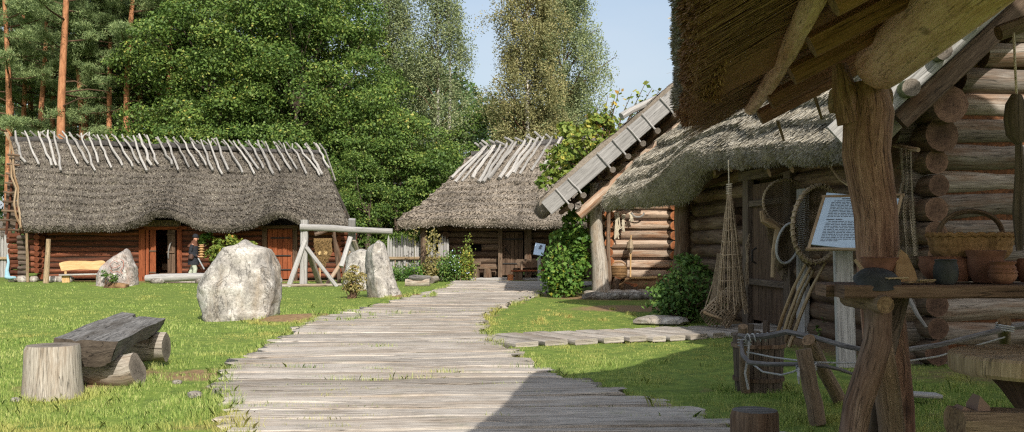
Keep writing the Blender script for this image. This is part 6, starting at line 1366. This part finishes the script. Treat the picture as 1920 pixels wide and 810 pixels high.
cp(o1, 'oak leaning towards the birches behind the longhouse gable end', 618, 58, 2.1, .98, 'oaks behind the longhouse')
cp(o1, 'oak crown high above the rounded young oak by the longhouse gable', 590, 64, 4.1, 1.15, 'oaks behind the longhouse')
cp(o2, 'oak half hidden behind the pine boughs at the wood edge', 392, 63, 3.1, 1.0, 'oaks behind the longhouse')
cp(o3, 'low bushy oak just behind the paling fence', 775, 52, 1.1, .82, 'young oaks behind the fence')
cp(o3, 'smallest bushy oak close to the thatch tip of the hipped hut', 835, 55, 2.4, .7, 'young oaks behind the fence')
cp(o3, 'low oak growing against the longhouse gable end', 665, 50, 4.4, .62, 'young oaks behind the fence')
cp(o3, 'dark oak showing under the big yellowing birch', 920, 60, .5, 1.0, 'young oaks behind the fence')
cp(o3, 'dark oak behind the ridge sticks of the hipped hut', 1030, 62, 3.5, 1.0, 'young oaks behind the fence')
cp(o3, 'green bush oak behind the longhouse ridge near the pines', 352, 51, 5., .75, 'young oaks behind the fence')
def pine(h, z0, nb, seed, low=0):
    t_ = thing('pine_tree', 'pine', 'tree', A3(0, 0, 0)); tm, cm = MB(), MB(); lx, ly = rng.normal(0, .35, 2)
    pt = lambda z: A3(lx * (z / h) ** 2 + .12 * math.sin(z * .4 + seed), ly * (z / h) ** 2, z)
    tm.tube([pt(z) for z in np.linspace(-.2, h, 14)], np.concatenate([[.27, .235], np.linspace(.22, .05, 12)]), 10, wob=.05)
    for k in range(7):      # bare dead branches
        z = U(4.5, z0 + 2); a = U(0, 6.283); b = pt(z); L = U(.8, 2.6); e = b + A3(math.cos(a) * L, math.sin(a) * L, U(-.3, .5)); tm.tube([b, .5 * (b + e) + A3(0, 0, .15), e], [.045, .03, .012], 6, 1)
    for k in range(nb):
        q = (k + rng.random()) / nb; z = z0 + (h - .5 - z0) * q
        if k < low: z = U(5.5, z0)
        a = U(0, 6.283); L = (3.4 * (1 - q * .75) + .4) * U(.6, 1.1); b = pt(z); e = b + A3(math.cos(a) * L, math.sin(a) * L, L * U(-.12, .35))
        m_ = .5 * (b + e) + A3(0, 0, -.1); tm.tube([b, m_, e], [.055, .04, .012], 6, 1)
        nT = int(14 + L * 14)
        for j in range(nT):
            s = rng.random() ** .6 * .85 + .2; c = b + (e - b) * s + rng.normal(0, .28, 3) * A3(1, 1, .45) + A3(0, 0, .08); n = 26
            d = nrm(rng.normal(0, 1, (n, 3)) + A3(0, 0, .55)); w = nrm(np.cross(d, rng.normal(0, 1, (n, 3)))) * .017; Ln = (.14 + .12 * rng.random((n, 1))); cc = c + rng.normal(0, .1, (n, 3)) * A3(1, 1, .6)
            cm.ngons(np.stack([cc - w, cc + w, cc + d * Ln], 1), 0, np.clip(rng.normal(.5, .2, n) + U(-.1, .1), 0, 1))
    build('trunk', tm, [M['bark_pine'], M['twig']], t_); build('crown', cm, M['needle'], t_, smooth=0); return t_
pv = [pine(21, 8.8, 38, 1, 5), pine(22, 11., 30, 2, 2), pine(20, 8.2, 40, 3, 6)]
PINES = [(118, 54, 1, 'thick orange barked pine with bare side branches above the longhouse ridge', 1.15), (238, 56, 0, 'second thick orange pine beside the oaks behind the longhouse', 1.08), (17, 55, 0, 'pine with low green boughs beyond the lattice end of the longhouse', 1.), (75, 58, 1, 'slim pine just beside the thickest orange pine', .95)]
G_ = 'pines in the wood behind the longhouse'; rest = 'straight slim pine among many in the shady wood behind the longhouse'
for px, Yd in [(42, 63), (58, 66), (98, 64), (140, 67), (160, 58), (183, 66), (200, 62), (222, 69), (262, 62), (285, 66), (300, 61), (318, 57), (152, 57), (205, 56.5), (345, 68), (-40, 58), (-15, 66), (-70, 63), (60, 75), (130, 77), (195, 78), (250, 76), (20, 79), (310, 80), (375, 75), (90, 84), (160, 86), (-30, 82), (230, 88)]: PINES.append((px, Yd, int(rng.integers(0, 3)), rest, U(.92, 1.12)))
used = set()
for px, Yd, v, lab, sc in PINES:
    if v in used: copy_thing(pv[v], at(px, Yd), U(0, 6.28), (sc, sc, sc), lab, G_)
    else: used.add(v); t_ = pv[v]; t_.location = [float(x) for x in at(px, Yd)]; t_.scale = (sc,) * 3; t_['label'] = lab; t_['group'] = G_
for p_ in (t for t in scene.objects if t.name.startswith('pine_tree') and t.get('label') != rest): del p_['group']
def birch(lab, loc_, h, rad, z0, ns, mat, seed, per=34, tr=.16, twin=False, size=.115, drop=(1., 3.2), prof=(.75, 1., .95, .65, .12)):
    t_ = thing('birch_tree', lab, 'tree', loc_); o_ = ORG[t_.name]; tm, cm = MB(), MB()
    trunks = [(0., 0.)] + ([(.55, .2)] if twin else [])
    for tx, ty in trunks: tm.tube([o_ + A3(tx, ty, -.2), o_ + A3(tx * 1.1, ty, h * .25), o_ + A3(tx * 1.3 + .15 * math.sin(seed), ty, h * .55), o_ + A3(tx * 1.2, ty + .1, h * .97)], [tr, tr * .85, tr * .6, .03], 9, wob=.04)
    for k in range(ns):
        tx, ty = trunks[k % len(trunks)]; q = ((k + rng.random()) / ns) ** .9; z = z0 + (h - z0) * q
        a = U(0, 6.283); R = rad * np.interp(q, [0, .2, .5, .8, 1], prof) * U(.3, 1.15) * (1 + .25 * math.sin(q * 17 + seed * 2))
        b = o_ + A3(tx * 1.2, ty, max(.15 * h, z - R * .75 - .3)); e = o_ + A3(tx + R * math.cos(a), ty + R * math.sin(a), z); m_ = .5 * (b + e) + A3(0, 0, .35)
        if k % 2 == 0: tm.tube([b, m_, e], [.05, .03, .012], 5, 1)
        for j in range(3):       # plumes of hanging twigs with air between them
            s = U(.5, 1.05); pc = b + (e - b) * s + rng.normal(0, .22, 3) + A3(0, 0, .3 * math.sin(s * 3.14)); off = U(-.16, .16); Lp = U(*drop) * (.55 + .45 * s)
            for i in range(7):
                st_ = pc + rng.normal(0, .27, 3) * A3(1, 1, .5); L = Lp * U(.35, 1.1); n = int(per * L / 2)
                tt_ = rng.random(n) ** .85; sx_, sy_ = math.cos(a) * .28 + rng.normal(0, .14), math.sin(a) * .28 + rng.normal(0, .14)
                C = st_ + np.stack([sx_ * np.sin(tt_ * 2.4), sy_ * np.sin(tt_ * 2.4), .12 * np.sin(tt_ * 3.1) - tt_ * L], -1) + rng.normal(0, .10, (n, 3))
                leaves(cm, C, size, A3(0, -.3, .4), 0, .7, .7, np.clip(rng.normal(.5, .15, n) + off, 0, 1))
    build('trunk', tm, [M['bark_birch'], M['twig']], t_); build('crown', cm, mat, t_, smooth=0); return t_
birch('tall birch with twin white trunks and see through hanging foliage', at(818, 60), 19.5, 1.95, 4.5, 110, M['leaf_birch'], 1, 36, twin=True, size=.1)
birch('slim birch with white stem rising between the oaks and the twin birch', at(728, 62), 20, 2.7, 4.5, 120, M['leaf_birch'], 2, 36, size=.1)
birch('big weeping birch turning yellow behind the hipped hut', at(988, 58), 17.8, 2.3, 2.5, 175, M['leaf_birch2'], 3, 52, .2, drop=(.7, 2.2), size=.1, prof=[.8, 1., 1., .8, .3])
birch('weeping olive green birch close beside the big yellowing one', at(1060, 60), 17.6, 2.6, 2.0, 165, M['leaf_birch'], 4, 52, .18, drop=(.8, 2.6), size=.1, prof=[.8, 1., 1., .85, .35])
# far wood that reads as one mass
mb = MB(); n = 90000; x = rng.uniform(-95, 5, n); y = rng.uniform(92, 112, n); z = rng.uniform(0, 1, n) ** .8 * (19 + 4 * vnoise(np.stack([x * .12, 0 * x, 0 * x], -1))); k = vnoise(np.stack([x * .3, y * .2, z * .3], -1), 3) > -.2 - .2 * (z > 12); k &= ~((z > 3) & (z < 9) & (vnoise(np.stack([x * .5, 0 * x, z * .15], -1), 8) > .15))
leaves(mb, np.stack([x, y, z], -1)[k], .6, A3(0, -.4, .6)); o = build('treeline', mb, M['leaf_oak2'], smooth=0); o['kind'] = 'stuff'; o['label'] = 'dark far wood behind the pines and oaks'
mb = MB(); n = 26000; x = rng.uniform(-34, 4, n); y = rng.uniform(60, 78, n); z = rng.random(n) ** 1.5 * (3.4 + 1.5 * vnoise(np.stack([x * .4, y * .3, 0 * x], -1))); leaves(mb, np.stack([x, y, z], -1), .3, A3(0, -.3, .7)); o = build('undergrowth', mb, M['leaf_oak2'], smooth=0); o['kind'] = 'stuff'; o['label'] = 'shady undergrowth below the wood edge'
# ------------------------------------------------------------------ bushes and garden plants
def bush(name, lab, c, r, K, per, size, mat, cat='bush', stems=6, rc=(.2, .4), group=None, aspect=.62):
    t_ = thing(name, lab, cat, c, group); o_ = ORG[t_.name]; sm, cm = MB(), MB(); r = np.asarray(r, float)
    for k in range(K):
        d = nrm(rng.normal(0, 1, 3)); q = o_ + A3(0, 0, r[2]) + d * r * U(.35, 1) ; clump(cm, q, U(*rc), per, size)
        if k < stems: sm.pole(o_ + rng.normal(0, .06, 3) * A3(1, 1, 0), q, .022, .008, 3, 5, .03)
    build('stem', sm, M['twig'], t_); build('foliage', cm, mat, t_, smooth=0); return t_
def shoots(name, lab, c, R, hh, n, per, size, mat, cat='bush'):
    t_ = thing(name, lab, cat, c); o_ = ORG[t_.name]; sm, cm = MB(), MB()
    for k in range(n):
        a = U(0, 6.283); r = R * math.sqrt(U(0, 1)); h_ = hh * U(.45, 1.05) * (1 - .45 * (r / R) ** 2); b = o_ + A3(.4 * r * math.cos(a), .4 * r * math.sin(a), 0); e = o_ + A3(r * math.cos(a) * 1.1, r * math.sin(a) * .9, h_); m_ = .5 * (b + e) + A3(0, 0, .12)
        if k % 2 == 0: sm.tube([b, m_, e], [.012, .009, .004], 5)
        q = rng.random(per)[:, None] ** .75; C = b * (1 - q) ** 2 + 2 * m_ * q * (1 - q) + e * q ** 2 + rng.normal(0, size * .75, (per, 3)); leaves(cm, C, size, A3(math.cos(a) * .4, math.sin(a) * .4 - .2, .6), 0, .6, .7, np.clip(rng.normal(.5, .22, per) + U(-.18, .18), 0, 1))
    build('stem', sm, M['twig'], t_); build('foliage', cm, mat, t_, smooth=0); return t_
bush('vine_bush', 'dense green climbing bush at the foot of the gabled hut post', A3(1.78, 29.7, 0), (.55, .5, 1.2), 52, 105, .14, M['leaf_vine'], 'bush', 10, (.22, .42))
shoots('vine_bush', 'lower leafy shoots spilling from the climbing bush onto the boardwalk edge', A3(1.45, 29.2, 0), .62, 1.7, 60, 40, .13, M['leaf_vine'])
yt = bush('small_tree', 'bushy small tree with yellowing leaves above the gabled hut roof', A3(3.0, 35.6, 2.4), (1.9, 1.2, 1.9), 75, 95, .2, M['leaf_autumn'], 'tree', 16, (.32, .6))
mb = MB()
for q in ((0, 0), (.4, .2), (-.5, .1)): mb.pole((3.0 + q[0], 35.6, 0), (3 + q[0] * 2, 35.6 + q[1], 3.6), .07, .04, 5, 7, .05)
build('trunk', mb, M['twig'], yt)
mb = MB(); cm = MB()
for px, py in ((1140, 178), (1162, 165), (1185, 175), (1200, 190), (1213, 150), (1152, 185), (1120, 200), (1223, 165), (1100, 215), (1240, 165)):
    e = P(px, py, 35.4); b = A3(3.0 + (e[0] - 3) * .5, 35.6, 5.2); mb.tube([b, .5 * (b + e) + A3(0, 0, .15), e], [.025, .018, .008], 5); n = 26; tt_ = rng.random(n)[:, None]; leaves(cm, b + (e - b) * tt_ + rng.normal(0, .09, (n, 3)), .21, A3(0, -.4, .5))
for px, py in ((1040, 330), (1060, 300), (1030, 315), (1075, 270), (1050, 345), (1090, 255), (1065, 330), (1020, 345)):
    e = P(px, py, 33.8); clump(cm, e, .35, 70, .2); mb.tube([A3(3, 35.6, 3.6), .5 * (A3(3, 35.6, 4) + e), e], [.03, .02, .01], 5)
build('spray', cm, M['leaf_autumn'], yt, smooth=0); build('twig', mb, M['twig'], yt)
shoots('leafy_bush', 'round leafy green bush beside the hanging fish trap', A3(3.42, 20.2, 0), .62, 1.25, 85, 46, .085, M['leaf_bush'])
bush('leafy_bush', 'upright leafy shoots against the porch post behind the round bush', A3(3.75, 21.3, .2), (.55, .3, .62), 16, 80, .085, M['leaf_bush'], 'bush', 8, (.12, .24))
bush('espalier_bush', 'yellowing shrub trained on the longhouse wall behind the person', A3(-11.6, 41.2, .5), (1.05, .2, .7), 46, 60, .13, M['leaf_autumn'], 'bush', 14, (.16, .32))
bush('espalier_bush', 'green leafy shoot above the person head on the longhouse wall', A3(-12.75, 41.5, 1.45), (.25, .1, .35), 9, 50, .12, M['leaf_vine'], 'bush', 4, (.12, .22))
bush('stone_shrub', 'sparse small leaved shrub growing against the tall standing stone', A3(-4.55, 28.3, 0), (.38, .3, .48), 34, 60, .06, M['leaf_dry'], 'shrub', 20, (.1, .2))
bush('stone_plant', 'thin green plant growing in front of the pinkish rune stone', A3(-14.3, 35.2, 0), (.32, .1, .35), 12, 40, .07, M['leaf_bush'], 'plant', 9, (.06, .14))
for k, (px, Yd, w, h_, m, lab) in enumerate([(752, 41.3, .8, .3, 'leaf_bush', 'lowest green plants at the fence end of the flower bed'), (790, 41.2, .7, .36, 'leaf_vine', 'bright green leafy plants in the flower bed'), (812, 41., .5, .55, 'leaf_dry', 'brown seed headed plants in the flower bed'), (838, 40.9, .5, .55, 'leaf_bush', 'tall green flowering plants nearest the hut corner'), (862, 40.7, .5, .6, 'leaf_bush', 'bushy plants with pale blue flowers in the flower bed'), (878, 40.5, .28, .7, 'leaf_autumn', 'arching yellow green stems at the edge of the flower bed')]):
    b_ = shoots('garden_plant', lab, at(px, Yd), w * 1.05, h_ * (2.4 if k != 5 else 2.9), 46, 34, .095, M[m], 'plant')
    if k == 4:
        cm = MB(); n = 46; q = ORG[b_.name] + rng.normal(0, 1, (n, 3)) * A3(w * .5, .2, h_ * .5) + A3(0, -.25, h_ * 1.2); leaves(cm, q, .06, A3(0, -1, .3), r=rng.random(n)); build('flower_petal', cm, simple('pale_blue_petal', (170, 184, 214), (200, 210, 232), 5), b_, smooth=0)
mb = MB()
for k in range(9): x = at(806, 41.1)[0] + rng.normal(0, .25); z = U(1.3, 2.2); mb.pole((x, 41.1, 0), (x + rng.normal(0, .1), 41.1, z), .014, .008, 3, 5, .03); leaves(mb, A3(x, 41.1, z - .2) + rng.normal(0, .1, (26, 3)) * A3(1, 1, 2), .1, A3(0, -1, .3))
tag(build('dry_stalk_plant', mb, M['leaf_dry'], org=at(806, 41.1)), 'tall dry rust brown stalks in front of the paling fence', 'plant')
for k, (px, py, w, h_, lab) in enumerate([(1560, 640, .2, .3, 'nettles growing between the near hut wall and sign post'), (1525, 628, .16, .2, 'small weeds at the hut wall beside the leaning poles'), (1345, 598, .2, .2, 'low weeds under the woven fish trap'), (1620, 650, .2, .22, 'weeds at the hut corner behind the forked post')]):
    bush('weed_clump', lab, G(px, py), (w, w, h_), 10, 50, .07, M['leaf_bush'], 'weeds', 6, (.08, .16))
# ================================================================== light, sky, camera
AZ, EL = math.radians(163.0), math.radians(38.0)          # bearing clockwise from +Y
sd = A3(math.sin(AZ) * math.cos(EL), math.cos(AZ) * math.cos(EL), math.sin(EL))
L_ = bpy.data.lights.new('sun', 'SUN'); L_.energy = 4.8; L_.angle = math.radians(.53); L_.color = (1., .955, .88)
lo_ = bpy.data.objects.new('sun', L_); COL.objects.link(lo_); lo_.rotation_euler = Vector(sd.tolist()).to_track_quat('Z', 'Y').to_euler(); lo_.location = (0, 0, 40)
w = bpy.data.worlds.new('World'); scene.world = w; w.use_nodes = True; t = w.node_tree; t.nodes.clear()
sk = t.nodes.new('ShaderNodeTexSky'); sk.sky_type = 'NISHITA'; sk.sun_disc = False; sk.sun_elevation = EL; sk.sun_rotation = AZ; sk.air_density = 1.1; sk.dust_density = 3.5; sk.ozone_density = 1.2
bg = t.nodes.new('ShaderNodeBackground'); bg.inputs[1].default_value = .15; ow = t.nodes.new('ShaderNodeOutputWorld'); tc = t.nodes.new('ShaderNodeTexCoord'); mpn = t.nodes.new('ShaderNodeMapping'); mpn.inputs['Scale'].default_value = (1.6, 1.6, 4.5); t.links.new(tc.outputs['Generated'], mpn.inputs[0])
nz = t.nodes.new('ShaderNodeTexNoise'); nz.inputs['Scale'].default_value = 1.8; nz.inputs['Detail'].default_value = 6; t.links.new(mpn.outputs[0], nz.inputs['Vector'])      # thin high cloud
rp = t.nodes.new('ShaderNodeValToRGB'); rp.color_ramp.elements[0].position = .35; rp.color_ramp.elements[0].color = (.3,) * 3 + (1,); rp.color_ramp.elements[1].position = .75; rp.color_ramp.elements[1].color = (.7,) * 3 + (1,); t.links.new(nz.outputs['Fac'], rp.inputs[0])
mx = t.nodes.new('ShaderNodeMix'); mx.data_type = 'RGBA'; t.links.new(rp.outputs[0], mx.inputs[0]); t.links.new(sk.outputs[0], mx.inputs[6]); mx.inputs[7].default_value = (4.3, 4.7, 5.2, 1); t.links.new(mx.outputs[2], bg.inputs[0]); t.links.new(bg.outputs[0], ow.inputs[0])
cam = bpy.data.cameras.new('camera'); co = bpy.data.objects.new('camera', cam); COL.objects.link(co); co.location = (0, 0, H); co.rotation_euler = (math.pi / 2, 0, 0)
cam.sensor_width = 36; cam.lens = F / 1920 * 36; cam.shift_y = (HY - 405) / 1920; cam.clip_end = 4000; cam.clip_start = .05; scene.camera = co
vs_ = scene.view_settings; vs_.view_transform = 'Standard'; vs_.look = 'None'; vs_.exposure = .2; vs_.gamma = 1; vs_.use_curve_mapping = False
c_ = scene.cycles; c_.use_denoising = False; c_.filter_width = 1.25; c_.max_bounces = 6; c_.transparent_max_bounces = 12; c_.sample_clamp_indirect = 6
try: c_.denoiser = 'OPENIMAGEDENOISE'
except Exception: pass
